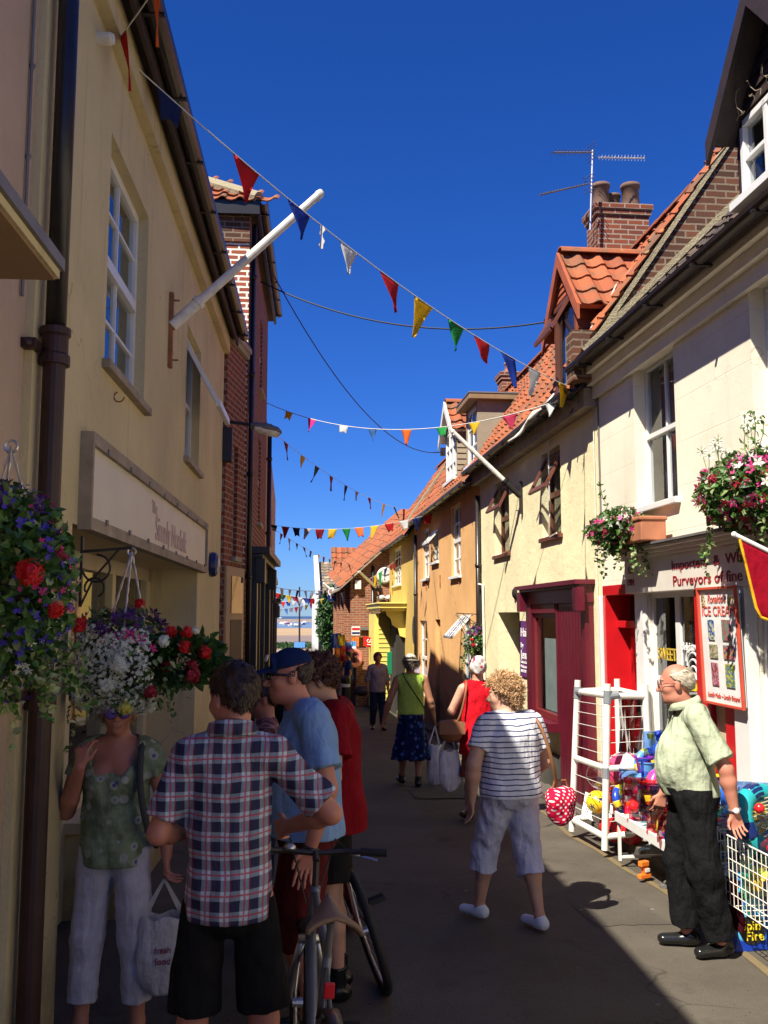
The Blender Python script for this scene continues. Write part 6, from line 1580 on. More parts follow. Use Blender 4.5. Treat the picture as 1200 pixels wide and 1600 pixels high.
# street lamp on the brick wall, left
sl_ = thing('street_lamp', 'grey wall mounted street lamp on a black arm beside the tall brick house', 'street lamp', (-.8, 11.55, 4))
lp = onY(347, 656, 11.7); le = onY(395, 664, 11.75); mb = MB(); mb.tube([lp - Vector((.1, 0, 0)), le], .022, 8); mb.build('arm', M['black_iron'], sl_)
mb = MB(); mb.box(lp.x - .06, lp.x + .06, 11.6, 11.68, lp.z - .08, lp.z + .08); b_ = onY(352, 696, 11.66); mb.box(b_.x - .07, b_.x + .09, 11.58, 11.68, b_.z - .22, b_.z + .22); mb.build('control_box', M['black_paint'], sl_, bevel=.01)
e0 = onY(392, 666, 11.75); e1 = onY(440, 676, 11.8)
def lamp_loft(prof, m, nm):
    vs = []; fs = []; n = len(prof); S = 12; d = (e1 - e0)
    for t, w_, hu_, hd in prof:
        c = e0 + d * t
        for k in range(S):
            a_ = 2 * PI * k / S; vs.append(c + Vector((0, w_ * math.cos(a_), (hu_ if math.sin(a_) > 0 else hd) * math.sin(a_))))
    for i in range(n - 1):
        for k in range(S): fs.append((i * S + k, i * S + (k + 1) % S, (i + 1) * S + (k + 1) % S, (i + 1) * S + k))
    fs += [tuple(range(S)), tuple((n - 1) * S + k for k in range(S))[::-1]]
    mb = MB(); mb.add(vs, fs); return mb.build(nm, m, sl_, smooth=True)
lamp_loft([(0, .04, .03, .03), (.1, .08, .06, .02), (.5, .12, .09, .02), (.9, .1, .06, .02), (1, .04, .02, .01)], M['lead'], 'lamp_head'); lamp_loft([(.12, .07, .01, .04), (.3, .1, .01, .08), (.85, .09, .01, .08), (.97, .04, .01, .03)], M['old_white'], 'lamp_bowl')
# wall lamps and lamp column by the quay
q = onY(468, 1045, 78); t_ = onY(468, 917, 78); mb = MB(); mb.tube([Vector((q.x, 78, gz(78) - .1)), t_], [.09, .06], 8); lc = tag(mb.build('lamp_post', M['black_iron']), 'tall thin dark lamp post on the seafront', 'lamp post')
mb = MB(); q = onY(468, 1008, 77.8); mb.box(q.x - .45, q.x + .45, 77.7, 77.8, q.z - .2, q.z + .25); mb.build('notice', M['glass_dark'] if False else PL['lightblue'], lc)

# ------------------------------------------------------------------ plants
LEAF = m_leaf('leaf', (.03, .085, .012), (.075, .17, .025)); LEAFD = m_leaf('leaf_dark', (.015, .05, .012), (.04, .10, .02)); LEAFP = m_leaf('leaf_pale', (.13, .2, .05), (.32, .36, .16))
def m_petal(n, c): return m_leaf('petal_' + n, c, tuple(min(1, x * 1.35 + .01) for x in c), .3)
PET = {k: m_petal(k, c) for k, c in dict(red=(.55, .006, .008), white=(.62, .64, .52), blue=(.06, .03, .42), violet=(.07, .012, .12), magenta=(.45, .015, .15), pink=(.6, .12, .32), crimson=(.25, .005, .02), yellow=(.7, .6, .1)).items()}
def leaf(mb, p, d, n, L, w):
    d = d.normalized(); s_ = d.cross(n).normalized(); n2 = s_.cross(d)
    a = p; b = p + d * L * .35 + s_ * w * .5 + n2 * .12 * L; c = p + d * L * .35 - s_ * w * .5 + n2 * .12 * L; e = p + d * L - n2 * .15 * L; m = p + d * L * .45 + n2 * .02 * L
    f = p + d * L * .75 + s_ * w * .3; g_ = p + d * L * .75 - s_ * w * .3
    mb.add([a, b, m, c, f, e, g_], [(0, 2, 1), (0, 3, 2), (1, 2, 5, 4), (2, 3, 6, 5)])
def floret(mb, p, n, r, k=5):
    n = n.normalized(); x = n.cross(Vector((.3, .5, .8))).normalized(); y = n.cross(x); vs = [p]; fs = []
    for i in range(k):
        a = 2 * PI * i / k; a2 = a + 2 * PI / k
        c = p + (x * math.cos((a + a2) / 2) + y * math.sin((a + a2) / 2)) * r + n * r * .25
        b0_ = p + (x * math.cos(a + .15) + y * math.sin(a + .15)) * r * .6 + n * r * .05; b1_ = p + (x * math.cos(a2 - .15) + y * math.sin(a2 - .15)) * r * .6 + n * r * .05
        o = len(vs); vs += [b0_, c, b1_]; fs.append((0, o, o + 1, o + 2))
    mb.add(vs, fs)
def rdir(r):
    while 1:
        v = Vector((r.uniform(-1, 1), r.uniform(-1, 1), r.uniform(-1, 1)))
        if .1 < v.length < 1: return v.normalized()
def flower_mass(root, c, rad, n_leaf, seed, small, heads, lsz=.05, squash_bottom=1.0, mats=(None, None), trail=0, dens=1, clip=None):
    """small: list of (colour, count, radius, region) ; heads: list of (colour, direction, radius)"""
    r = random.Random(seed); c = Vector(c); rad = Vector(rad)
    lumps = [(rdir(r), r.uniform(.25, .5)) for _ in range(14)]
    def surf(d):
        k = .82 + sum(a * .22 * max(0, d.dot(l)) ** 6 for l, a in lumps) * 2
        return Vector((d.x * rad.x, d.y * rad.y, d.z * rad.z)) * k
    A = MB(); B = MB(); Pm = MB()
    for i in range(n_leaf):
        d = rdir(r); p = c + surf(d) * (r.uniform(.55, 1.05) if r.random() < .75 else r.uniform(.2, .7))
        if clip and not clip(p): continue
        dd = (d + rdir(r) * .8 + Vector((0, 0, -.25))).normalized(); m = (A, B, Pm)[0 if r.random() < .5 else (1 if r.random() < .75 else 2)]
        leaf(m, p, dd, (d + rdir(r) * .5), lsz * r.uniform(.6, 1.3), lsz * r.uniform(.5, .8))
    for k in range(trail):
        a = r.uniform(0, 2 * PI); p = c + Vector((math.cos(a) * rad.x * .8, math.sin(a) * rad.y * .8, -rad.z * r.uniform(.3, .8))); d = Vector((math.cos(a) * .3, math.sin(a) * .3, -1))
        for j in range(r.randint(5, 12)):
            p = p + (d + rdir(r) * .5).normalized() * lsz * .6
            if clip and not clip(p): continue
            for q in range(2): leaf(Pm if r.random() < .5 else A, p, rdir(r) + Vector((0, 0, -.3)), rdir(r), lsz * .7, lsz * .5)
    if A.v: A.build('foliage', mats[0] or LEAF, root, kind='stuff')
    if B.v: B.build('dark_foliage', LEAFD, root, kind='stuff')
    if Pm.v: Pm.build('pale_foliage', LEAFP, root, kind='stuff')
    for cn, n, rr, reg in small:
        m = MB()
        for i in range(n):
            for _ in range(60):
                d = rdir(r)
                if reg(d): break
            p = c + surf(d) * r.uniform(.95, 1.12)
            if clip and not clip(p): continue
            floret(m, p, d + rdir(r) * .5, rr * r.uniform(.7, 1.3))
        if m.v: m.build('small_blossoms', PET[cn], root, kind='stuff', label='small ' + cn + ' blossoms')
    for cn, d, rr in heads:
        d = Vector(d).normalized(); p = c + surf(d) * 1.08; m = MB()
        for i in range(34):
            e = rdir(r); e = e if e.dot(d) > -.3 else -e
            floret(m, p + e * rr * r.uniform(.75, 1), e + rdir(r) * .3, rr * .38)
        m.ball(tuple(p), rr * .7, 8, 6)
        m.build('flower_head', PET[cn], root, label=cn + ' flower head')
def bracket(root, base, tip, drop=.28, mat='black_iron'):
    base = Vector(base); tip = Vector(tip); d = (tip - base).normalized(); mb = MB()
    mb.bar(base, tip, .014, .014); mb.bar(base + UP * .08, base - UP * drop, .03, .012); L = (tip - base).length
    mb.torus(base + d * L * .3 - UP * .09, .07, .006, tuple(d.cross(UP)), 16, 5, arc=PI * 1.5); mb.torus(base + d * .07 - UP * .19, .05, .006, tuple(d.cross(UP)), 14, 5, arc=PI * 1.5, a0=2); mb.tube([base - UP * drop, base + d * L * .25 - UP * drop * .5, base + d * L * .75], .006, 6)
    return mb.build('bracket', M[mat], root)
def hanging(label, c, rad, hook, wallp, seed, small, heads, n_leaf, lsz=.05, group=None, trail=10, chain=3):
    root = thing('hanging_basket', label, 'hanging basket', tuple(Vector(c) - Vector((0, 0, rad[2]))), 0, group)
    c = Vector(c); hook = Vector(hook)
    mb = MB(); R = rad[0] * .55
    prof = [(R * math.sin(a), -R * math.cos(a) * .8) for a in np.linspace(.05, PI / 2, 7)]; mb.lathe(c - UP * rad[2] * .05, prof, 16); mb.build('basket', M['dark_wood'], root)
    mb = MB()
    for k in range(chain):
        a = 2 * PI * k / chain + .6; p = c + Vector((math.cos(a) * R, math.sin(a) * R, 0)); n = max(6, int((hook - p).length / .03))
        mb.tube([p.lerp(hook, j / n) + Vector((0, 0, 0)) for j in range(n + 1)], [.004 + .003 * (j % 2) for j in range(n + 1)], 5)
    mb.torus(hook, .02, .005, (0, 1, 0), 12, 5); mb.build('chain', M['alu'], root)
    if wallp is not None: bracket(root, wallp, hook + UP * .02)
    flower_mass(root, c, rad, n_leaf, seed, small, heads, lsz, trail=trail)
    return root
allr = lambda d: True
lowf = lambda d: d.z < .35 and d.y < .2
# second basket on the left: white cloud of lobelia below, petunias on top, red geraniums to the right
u_, z_ = LA(122, 862, 0); wp_ = FL.p(u_, .02, z_); yb = wp_.y - .02
cB = onY(192, 1035, yb - .12); hk = onY(206, 862, yb)
hanging('round hanging basket clouded with tiny white flowers and red geraniums', cB, (.27, .25, .27), hk, wp_, 5,
        [('white', 2600, .0095, lambda d: d.z < .68 and d.x < .55 and d.y < .5), ('violet', 60, .032, lambda d: d.z > .55), ('magenta', 14, .03, lambda d: d.z > .2)],
        [('red', (1.0, -.5, .25), .034), ('crimson', (1, -.6, -.15), .038), ('red', (1.0, -.35, .62), .032), ('red', (-.62, -.5, .62), .045), ('white', (.1, -1, .0), .045), ('white', (-.15, -1, -.42), .04), ('white', (-.8, -.6, -.65), .034), ('white', (-.9, -.5, -1.0), .034), ('white', (.7, -.6, .35), .03), ('crimson', (.5, -.8, -.35), .032), ('yellow', (.25, -1, -.95), .035)], 1900, .038, trail=4)
# extra limb of geraniums reaching right
root_ = bpy.data.objects['hanging_basket']
r = random.Random(77); mA = MB(); c_ = cB + Vector((.32, -.02, .02))
for i in range(420):
    d = rdir(r); leaf(mA, c_ + Vector((d.x * .16, d.y * .13, d.z * .12)) * r.uniform(.5, 1), (d + Vector((.2, 0, .2))), d + rdir(r) * .4, .06 * r.uniform(.6, 1.2), .05)
mA.build('geranium_leaves', LEAFD, root_, kind='stuff')
for (px, py, cn, rr) in ((320, 1020, 'red', .035), (300, 1040, 'crimson', .035), (292, 988, 'red', .03), (262, 1040, 'crimson', .032), (218, 943, 'red', .025), (305, 985, 'white', .02)):
    p = onY(px, py, yb - .25); m = MB()
    for i in range(40):
        e = rdir(r); floret(m, p + e * rr * r.uniform(.7, 1), e + rdir(r) * .3, rr * .4)
    m.ball(tuple(p), rr * .7, 8, 6); m.build('flower_head', PET[cn], root_, label=cn + ' flower head')
# first basket, half out of frame on the left
cA = onY(8, 905, 3.15)
hanging('large hanging basket with blue lobelia and big red geraniums at the left edge', cA, (.24, .25, .36), cA + UP * .44, None, 9,
        [('blue', 420, .013, allr), ('violet', 40, .026, lambda d: d.z > .5), ('magenta', 60, .013, lambda d: d.x > .4 and d.z > -.3), ('white', 60, .014, lambda d: d.z < -.2)],
        [('red', (.45, -.8, .02), .042), ('red', (1, -.6, -.35), .032), ('crimson', (1, -.6, .25), .022), ('red', (-.2, -1, -.5), .03)], 3400, .042, trail=26)
# right: hanging basket beside the salon door
u_, z_ = FR.hit(752, 960, 0); wpR = FR.p(u_ - .0, .02, z_ + .0); hkR = FR.p(u_, .42, z_); cC = onY(745, 1000, u_ - .02)
hanging('hanging basket of purple and white flowers outside the pale salon house', cC, (.21, .21, .24), hkR, wpR, 15,
        [('violet', 90, .03, lambda d: d.z > .4), ('white', 90, .02, lambda d: d.x < -.2 and d.z < .4), ('magenta', 22, .028, lambda d: d.z > .3)], [('red', (.9, -.6, .25), .035), ('red', (-.5, -.9, -.35), .035), ('red', (-.6, -.9, .05), .03)], 1500, .05, trail=8)
# flower troughs over the sweet shop front
def trough(label, u0, u1, z, seed, small, heads, rad, off, nl, pot=True, lsz=.055, trail=10, up=0):
    root = thing('flower_trough', label, 'flower trough', tuple(FR.p((u0 + u1) / 2, .2, z)))
    mb = MB(); mb.fbox(FR, u0, u1, .08, .30, z, z + .20); mb.fbox(FR, u0 - .012, u1 + .012, .07, .312, z + .17, z + .205); mb.build('trough', M['terracotta'], root, bevel=.01)
    c = FR.p((u0 + u1) / 2 + off[0], .24 + off[1], z + off[2])
    flower_mass(root, c, rad, nl, seed, small, heads, lsz, trail=trail)
    m = MB(); r_ = random.Random(seed)
    for k in range(up):
        p = c + Vector((r_.uniform(-.1, .05), r_.uniform(-rad[1], rad[1]) * .6, rad[2] * .6)); pts = [p]
        for j in range(5): p = p + Vector((r_.uniform(-.03, .02), r_.uniform(-.03, .03), .06)); pts.append(p)
        m.tube(pts, .003, 4)
        for q in pts[1:]:
            for _ in range(3): leaf(m, q, rdir(r_), rdir(r_), .05, .02)
        for _ in range(3):
            q = pts[-1] + rdir(r_) * .04; mm = None
    if m.v: m.build('stems', LEAF, root, kind='stuff')
    return root, c
trough('terracotta flower trough with pink and white flowers trailing over the red door', 7.40, 8.05, 2.62, 25,
       [('white', 90, .026, lambda d: d.z > -.1), ('magenta', 70, .03, allr), ('pink', 30, .032, lambda d: d.z > .1), ('crimson', 40, .03, allr)], [('crimson', (-1, -.4, -.3), .03)], (.17, .44, .18), (.26, .04, .16), 2800, trail=16, up=1)
trough('large overflowing flower trough with tall white daisies above the ice cream board', 4.95, 6.2, 2.63, 26,
       [('magenta', 130, .032, allr), ('crimson', 110, .034, lambda d: d.z < .4), ('white', 60, .034, lambda d: d.z > .0), ('pink', 60, .036, allr)], [('magenta', (-.6, .7, .7), .035), ('crimson', (-1, .1, .35), .035)], (.24, .56, .27), (-.02, .04, .14), 3400, trail=18, up=3)
rt_ = [o for o in bpy.data.objects if o.name.startswith('flower_trough')][-1]; r = random.Random(6); m = MB(); y_ = MB()
for k in range(22):
    p = FR.p(r.uniform(5.0, 6.0), r.uniform(.2, .45), r.uniform(2.95, 3.3)); floret(m, p, Vector((-.6, -1, .3)) + rdir(r) * .5, .045, 8); y_.ball(tuple(p + Vector((-.004, -.008, .004))), .01, 6, 4); y_.tube([p, p + Vector((r.uniform(-.02, .05), r.uniform(-.03, .03), -.18)), p + Vector((.02, 0, -.35))], .003, 4)
m.build('daisies', PET['white'], rt_, kind='stuff'); y_.build('daisy_stems', LEAFP, rt_, kind='stuff')
# palm and creeper by the far white house, green bank and low bushes on the shore
def tree(label, base, h, crown, rad, seed, n=1500, lsz=.16, name='tree', cat='tree'):
    t = thing(name, label, cat, base); mb = MB(); b = Vector(base); mb.tube([b, b + Vector((.05, 0, h * .5)), b + Vector((0, 0, h))], [.12, .09, .05], 8)
    r = random.Random(seed)
    for k in range(5): d = rdir(r); mb.tube([b + UP * h * .6, b + UP * h * .8 + d * .3, Vector(crown) + d * rad[0] * .6], [.05, .03, .015], 5)
    mb.build('trunk', M['dark_wood'], t); A = MB(); c = Vector(crown)
    lumps = [rdir(r) for _ in range(9)]
    for k in range(n):
        l = r.choice(lumps); d = (l * .6 + rdir(r) * .6); p = c + Vector((d.x * rad[0], d.y * rad[1], d.z * rad[2])); leaf(A, p, rdir(r) + Vector((0, 0, -.4)), rdir(r), lsz * r.uniform(.6, 1.4), lsz * .6)
    A.build('crown', LEAFD, t); return t
c = onY(510, 975, 42); tree('bushy dark green tree beside the distant white gabled house', (c.x + .2, 42, gz(42)), 3.0, (c.x + .1, 42, 2.0 - .5), (.55, .6, 1.7), 3, 2200, .2)
# seafront scrub as one mass
r = random.Random(8); mb = MB()
for k in range(2600):
    x = r.uniform(-14, 10); y = r.uniform(183, 192); leaf(mb, Vector((x, y, -4.5 + r.uniform(0, 1.0))), rdir(r) + UP, rdir(r), r.uniform(.3, .7), .3)
tag(mb.build('scrub', LEAFD, origin=(0, 188, -4.5)), 'low green scrub along the top of the beach', 'scrub', kind='stuff')
# moored boats
def m_boat(px, py, s_, rz, colr, lab, grp):
    d = ray(px, py); t = (-4.45 - CAMZ) / d.z; p = Vector((0, 0, CAMZ)) + d * t
    b = thing('boat', lab, 'boat', (p.x, p.y, -4.45), rz, grp); mb = MB(); vs = []; L = 3.2 * s_
    prof = [(-1, .55, .8), (-.5, .95, .7), (.1, 1, .72), (.6, .7, .85), (1, .04, 1.1)]
    for f, w_, h_ in prof: vs += [(f * L, -w_ * 1.1 * s_, h_ * s_), (f * L * .9, -w_ * .5 * s_, -.1), (f * L * .9, w_ * .5 * s_, -.1), (f * L, w_ * 1.1 * s_, h_ * s_)]
    fs = []
    for i in range(4):
        for k in range(3): fs.append((i * 4 + k, i * 4 + k + 1, i * 4 + 5 + k, i * 4 + 4 + k))
        fs.append((i * 4 + 3, i * 4, i * 4 + 4, i * 4 + 7))
    fs += [(0, 1, 2, 3), (19, 18, 17, 16)]
    mb.add(vs, fs); mb.build('hull', PL[colr], b, local=True); mb = MB(); mb.box(-L * .3, L * .25, -.6 * s_, .6 * s_, .7 * s_, 1.5 * s_); mb.build('cabin', PL['white'], b, local=True, bevel=.1)
    mb = MB(); mb.tube([(0, 0, .8), (0, 0, 5.5 * s_)], .07, 6); mb.build('mast', M['alu'], b, local=True)
for px, py, s_, rz, c_, lab, g_ in ((438, 967, 2.2, .2, 'white', 'white boat moored farthest out at left', None), (441, 977, 1.5, 2.0, 'white', 'small white moored boat nearest the left buildings', None), (447, 975, 1.2, .5, 'pink', 'pale red boat moored in the channel', None), (456, 978, 1.2, 1.0, 'white', 'low white boat moored left of the lamp post', None),
        (463, 979, 1.2, .4, 'white', 'white boats right of lamp post', 'boats by the lamp post'), (473, 976, 1.1, .9, 'blue', 'dark blue boat moored just right of the lamp post', None), (476, 974, 1.3, .3, 'white', 'white boat moored near the brick outbuilding', None)):
    m_boat(px, py, s_, rz, c_, lab if g_ is None else 'low white boat almost behind the lamp post', None)

# ------------------------------------------------------------------ signs and shop boards
# ice cream board
bp = thing('menu_board', 'tall white ice cream price board in a red frame beside sweet shop window', 'menu board', tuple(FR.p(6.6, .15, 1.4)))
zt, zb_ = 2.19, 1.38; ua, ub = hu(1099, 960, FR, .12), hu(1157, 960, FR, .12)
mb = MB(); mb.hexa([FR.p(ub, .10, zb_), FR.p(ua, .10, zb_), FR.p(ua, .12, zb_), FR.p(ub, .12, zb_), FR.p(ub, .125, zt), FR.p(ua, .125, zt), FR.p(ua, .145, zt), FR.p(ub, .145, zt)]); mb.build('board', M['text_white'], bp)
tl = (.145 - .12) / (zt - zb_)
def BP(f, g_, o=.003): z = zt + (zb_ - zt) * g_; return FR.p(ua + (ub - ua) * f, .145 - tl * (zt - z) + o, z)
def brect(f0, f1, g0_, g1_, mat, nm, o=.003, th=.004):
    mb = MB(); mb.hexa([BP(f0, g1_, o), BP(f1, g1_, o), BP(f1, g1_, o + th), BP(f0, g1_, o + th), BP(f0, g0_, o), BP(f1, g0_, o), BP(f1, g0_, o + th), BP(f0, g0_, o + th)]); return mb.build(nm, mat, bp)
mr = m_plain('frame_red', (.62, .09, .05), .4)
for q in ((-.03, 1.03, -.02, .0), (-.03, 1.03, 1.0, 1.02), (-.03, 0, 0, 1), (1, 1.03, 0, 1)): brect(*q, mr, 'frame', 0.0, .02)
def m_photo(nm, cs, sc=60):
    m, nt, nd, lk, b = newmat(nm); v = obj_co(nt); vo = nt.nodes.new('ShaderNodeTexVoronoi'); vo.inputs['Scale'].default_value = sc; lk.new(v, vo.inputs['Vector']); s_ = sep(nt, vo.outputs['Color'])
    a = mixc(nt, cs[0], cs[1], ramp(nt, s_[0], .4, .5)); a = mixc(nt, a, cs[2], ramp(nt, s_[1], .65, .7)); lk.new(a, b.inputs['Base Color']); b.inputs['Roughness'].default_value = .4; return m
ph = [((.08, .2, .35), (.5, .5, .3), (.02, .05, .3)), ((.1, .3, .25), (.4, .1, .1), (.2, .2, .15)), ((.35, .3, .15), (.15, .2, .1), (.5, .4, .3)), ((.5, .1, .08), (.4, .3, .1), (.1, .1, .3)), ((.5, .1, .15), (.4, .3, .35), (.2, .05, .05)), ((.1, .2, .3), (.5, .45, .05), (.1, .2, .1))]
cells = [(.2, .36, .27, .45), (.58, .80, .27, .45), (.2, .42, .49, .61), (.58, .86, .49, .61), (.22, .40, .65, .85), (.60, .82, .65, .85)]
for k, q in enumerate(cells): brect(*q, m_photo('photo_%d' % k, ph[k]), 'picture')
brect(.06, .16, .05, .15, m_photo('cone', ((.5, .35, .1), (.15, .08, .04), (.7, .6, .4)), 80), 'picture'); brect(.78, .90, .05, .15, m_photo('cone2', ((.5, .35, .1), (.15, .08, .04), (.7, .6, .4)), 80), 'picture')
tilt = (Vector(BP(.1, 0)) - Vector(BP(.1, 1))).normalized()
mk = m_plain('board_text', (.62, .12, .09), .5)
text_mesh("Ronaldo's", .085, BP(.22, .12), xd, tuple(tilt), mk, bp, shear=.3, width=(ua - ub) * .5, extrude=.002); text_mesh('ICE CREAM', .10, BP(.04, .235), xd, tuple(tilt), mk, bp, width=(ua - ub) * .88, extrude=.002); text_mesh('Locally Made ~ Locally Enjoyed', .045, BP(.06, .955), xd, tuple(tilt), mk, bp, shear=.3, width=(ua - ub) * .86, extrude=.002)
# purple hair salon board
hb = thing('shop_sign', 'purple vertical hair salon sign with pale lettering', 'sign', tuple(FR.p(12.4, .03, 1.2)))
ua, ub = hu(832), hu(814); mb = MB(); mb.fbox(FR, ua, ub, .002, .022, 1.18, 1.93); mb.build('board', M['purple_sign'], hb, bevel=.003)
for k, (t, s_) in enumerate((('Hair', .17), ('by', .10), ('Jenny', .17))): text_mesh(t, s_, (XR - .024, ub - .06, 1.72 - k * .15), xd, yd, M['text_white'], hb, width=(.36, .14, .42)[k] * (ub - ua) / .55)
for k in range(3): text_mesh(('Ladies & Gents', 'Walk in service', '01328 710')[k], .05, (XR - .024, ub - .05, 1.36 - k * .06), xd, yd, M['text_white'], hb, width=(ub - ua) * .75)
# red and yellow flag on the right
fl = thing('shop_flag', 'dark red shop flag with yellow border and letter on a white stick', 'flag', (3.1, 4.9, 2.1)); base = Vector((3.19, 4.95, 2.12)); tipf = onY(1147, 835, 5.05)
mb = MB(); mb.tube([base, tipf], .013, 10); mb.ball(tuple(tipf), .017, 8, 6); mb.build('stick', M['white_paint'], fl)
d = (base - tipf).normalized(); rows = []; e_ = MB(); A1_ = tipf + d * .03
mfl = m_cloth('flag_maroon', (.27, .004, .016), wr=.25); myl = m_cloth('flag_yellow', (.80, .42, .02))
def FPp(i, j): # i along stick 0..1, j down 0..1
    p = A1_ + d * (.62 * i * (1) + .11 * j * (1 - i)) - UP * (.40 * j - .03 * i * j); return p + Vector((0, .02 * math.sin(i * 7 + j * 2) * j, 0))
mb = MB(); mb.sheet([[FPp(i / 14, j / 10) for i in range(15)] for j in range(11)], .003); mb.build('cloth', mfl, fl, smooth=True)
mb = MB(); mb.tube([FPp(0, j / 10) for j in range(10)] + [FPp(.03, 1)] + [FPp(i / 14, 1) for i in range(1, 15)], .008, 6); mb.build('border', myl, fl)
text_mesh("Ronaldo's", .15, FPp(.22, .75) + Vector((0, -.012, 0)), tuple(d * Vector((1, 1, 0)).length * .5 if False else (1, 0, 0)), (0, 0, 1), myl, fl, shear=.15, width=.42)
# far signs
def farsign(label, px, py, Y, w, h_, mats_, cat='sign', rot=0, txt=None):
    c = onY(px, py, Y); t = thing('sign', label, cat, (c.x, Y, c.z - h_ / 2), rot); mb = MB(); mb.box(-w / 2, w / 2, -.02, .02, 0, h_); mb.build('board', mats_[0], t, local=True, bevel=.01); return t, c
t, c = farsign('small white sign with a red and blue band on the brick wing', 556, 986, 29.2, .27, .28, [PL['white']]); mb = MB(); mb.box(-.12, .12, -.026, -.021, .05, .11); mb.build('blue_band', PL['navy'], t, local=True); mb = MB(); mb.box(-.12, .12, -.026, -.021, .17, .24); mb.build('red_band', PL['red'], t, local=True)
t, c = farsign('small purple sign with a white disc on the brick wing', 592, 988, 28.9, .27, .34, [M['purple_sign']]); mb = MB(); mb.lathe((0, -.021, .2), [(.08, 0), (.08, .008)], 16, axis=(0, -1, 0)); mb.build('disc', PL['white'], t, local=True)
t, c = farsign('round topped blue and white hanging sign before the green tree', 519, 929, 36, .34, .5, [PL['navy']]); mb = MB(); mb.lathe((0, -.022, .36), [(.17, 0), (.17, .012)], 20, axis=(0, -1, 0)); mb.build('disc', PL['white'], t, local=True); mb = MB(); mb.box(-.12, .12, -.04, -.035, .31, .41); mb.build('red_band', PL['red'], t, local=True)
for k, (px, py, rz) in enumerate(((578, 1003, -.25), (594, 1010, .15))):
    c = onY(px, py, 28.2); t = thing('ice_cream_flag', ('left', 'right')[k] + ' one of two red ice cream flags with white swirl on the yellow porch', 'flag', (c.x, 28.2, c.z), 0)
    mb = MB(); q = [Vector((c.x, 28.2, c.z)) + Vector((x, .02 * math.sin(x * 20), z)) for x, z in ((-.2, .17), (.2, .1), (.17, -.2), (-.2, -.12))]
    mb.sheet([[q[0].lerp(q[1], i / 5) .lerp(q[3].lerp(q[2], i / 5), j / 4) + Vector((0, .015 * math.sin(i * 1.4), 0)) for i in range(6)] for j in range(5)], .006); mb.build('cloth', PL['red'], t)
    mb = MB(); cc = Vector((c.x, 28.16, c.z)); mb.torus(cc + Vector((-.04, 0, .03)), .045, .012, (0, 1, 0), 14, 5, arc=PI * 1.5); mb.torus(cc + Vector((.045, 0, .03)), .045, .012, (0, 1, 0), 14, 5, arc=PI * 1.5, a0=2); mb.bar(cc + Vector((-.09, 0, -.07)), cc + Vector((.09, 0, -.09)), .012, .025); mb.build('swirl', PL['white'], t)
# A-boards, bollard, life ring
c = onG(572, 1078); ab = thing('pavement_board', 'white and red folding pavement board with yellow top beyond the bollard', 'pavement board', tuple(c)); 
mb = MB(); mb.hexa([c + Vector(v) for v in ((-.33, -.28, 0), (.33, -.28, 0), (.33, -.24, 0), (-.33, -.24, 0), (-.33, -.03, 1.0), (.33, -.03, 1.0), (.33, .01, 1.0), (-.33, .01, 1.0))]); mb.build('front_board', PL['white'], ab)
mb = MB(); mb.hexa([c + Vector(v) for v in ((-.33, .28, 0), (.33, .28, 0), (.33, .32, 0), (-.33, .32, 0), (-.33, .02, 1.0), (.33, .02, 1.0), (.33, .05, 1.0), (-.33, .05, 1.0))]); mb.build('back_board', PL['white'], ab)
mb = MB(); mb.hexa([c + Vector(v) for v in ((-.05, -.292, .1), (.30, -.292, .1), (.30, -.285, .1), (-.05, -.285, .1), (-.05, -.165, .6), (.30, -.165, .6), (.30, -.155, .6), (-.05, -.155, .6))]); mb.build('red_panel', PL['red'], ab)
mb = MB(); mb.box(c.x - .34, c.x + .34, c.y - .06, c.y + .08, c.z + 1.0, c.z + 1.28); mb.build('header', PL['yellow'], ab, bevel=.03)
c = onY(540, 1050, 27); mb = MB(); mb.lathe((c.x, 27, gz(27)), [(.15, 0), (.13, .05), (.13, .8), (.15, .82), (.15, .95), (.12, 1.0), (0, 1.02)], 16); bo = tag(mb.build('bollard', M['black_paint']), 'black bollard with a white band at the far end', 'bollard'); mb = MB(); mb.lathe((c.x, 27, gz(27) + .70), [(.137, 0), (.137, .09)], 16); mb.build('white_band', PL['white'], bo)
c = onY(553, 1028, 28.4); mb = MB(); mb.torus(c, .22, .07, (0.2, -1, 0.05), 24, 10); tag(mb.build('life_ring', m_plain('ring_pink', (.62, .2, .16), .6)), 'faded pink life ring hung up among the beach goods', 'life ring')
c = onY(566, 1060, 38)
# heaps of beach goods outside far shops
r = random.Random(14)
for k in range(22):
    px = r.uniform(522, 556) ; py = r.uniform(996, 1048); Y = r.uniform(28.6, 29.2); c = onY(px, py, Y); cn = r.choice(['blue', 'purple', 'hotpink', 'green', 'orange', 'lightblue', 'yellow', 'red', 'white'])
    mb = MB(); s_ = r.uniform(.08, .15); kd = k % 3
    if kd == 0: mb.ball(tuple(c), s_, 12, 8)
    elif kd == 1: mb.lathe(tuple(c), [(s_ * .6, -s_), (s_, s_ * .7), (s_ * 1.05, s_ * .7), (s_ * 1.05, s_ * .8), (s_ * .9, s_ * .8)], 12)
    else: mb.sheet([[c + Vector((x * s_, .04 * math.sin(x * 3 + z), z * s_ * 1.5)) for x in (-1, -.5, 0, .5, 1)] for z in (-1, -.3, .4, 1)], .02)
    tag(mb.build(('beach_ball', 'bucket', 'windbreak')[kd], PL[cn]), 'bright beach goods hung outside the far shop', ('beach ball', 'bucket', 'windbreak')[kd], 'beach goods outside the far shop')

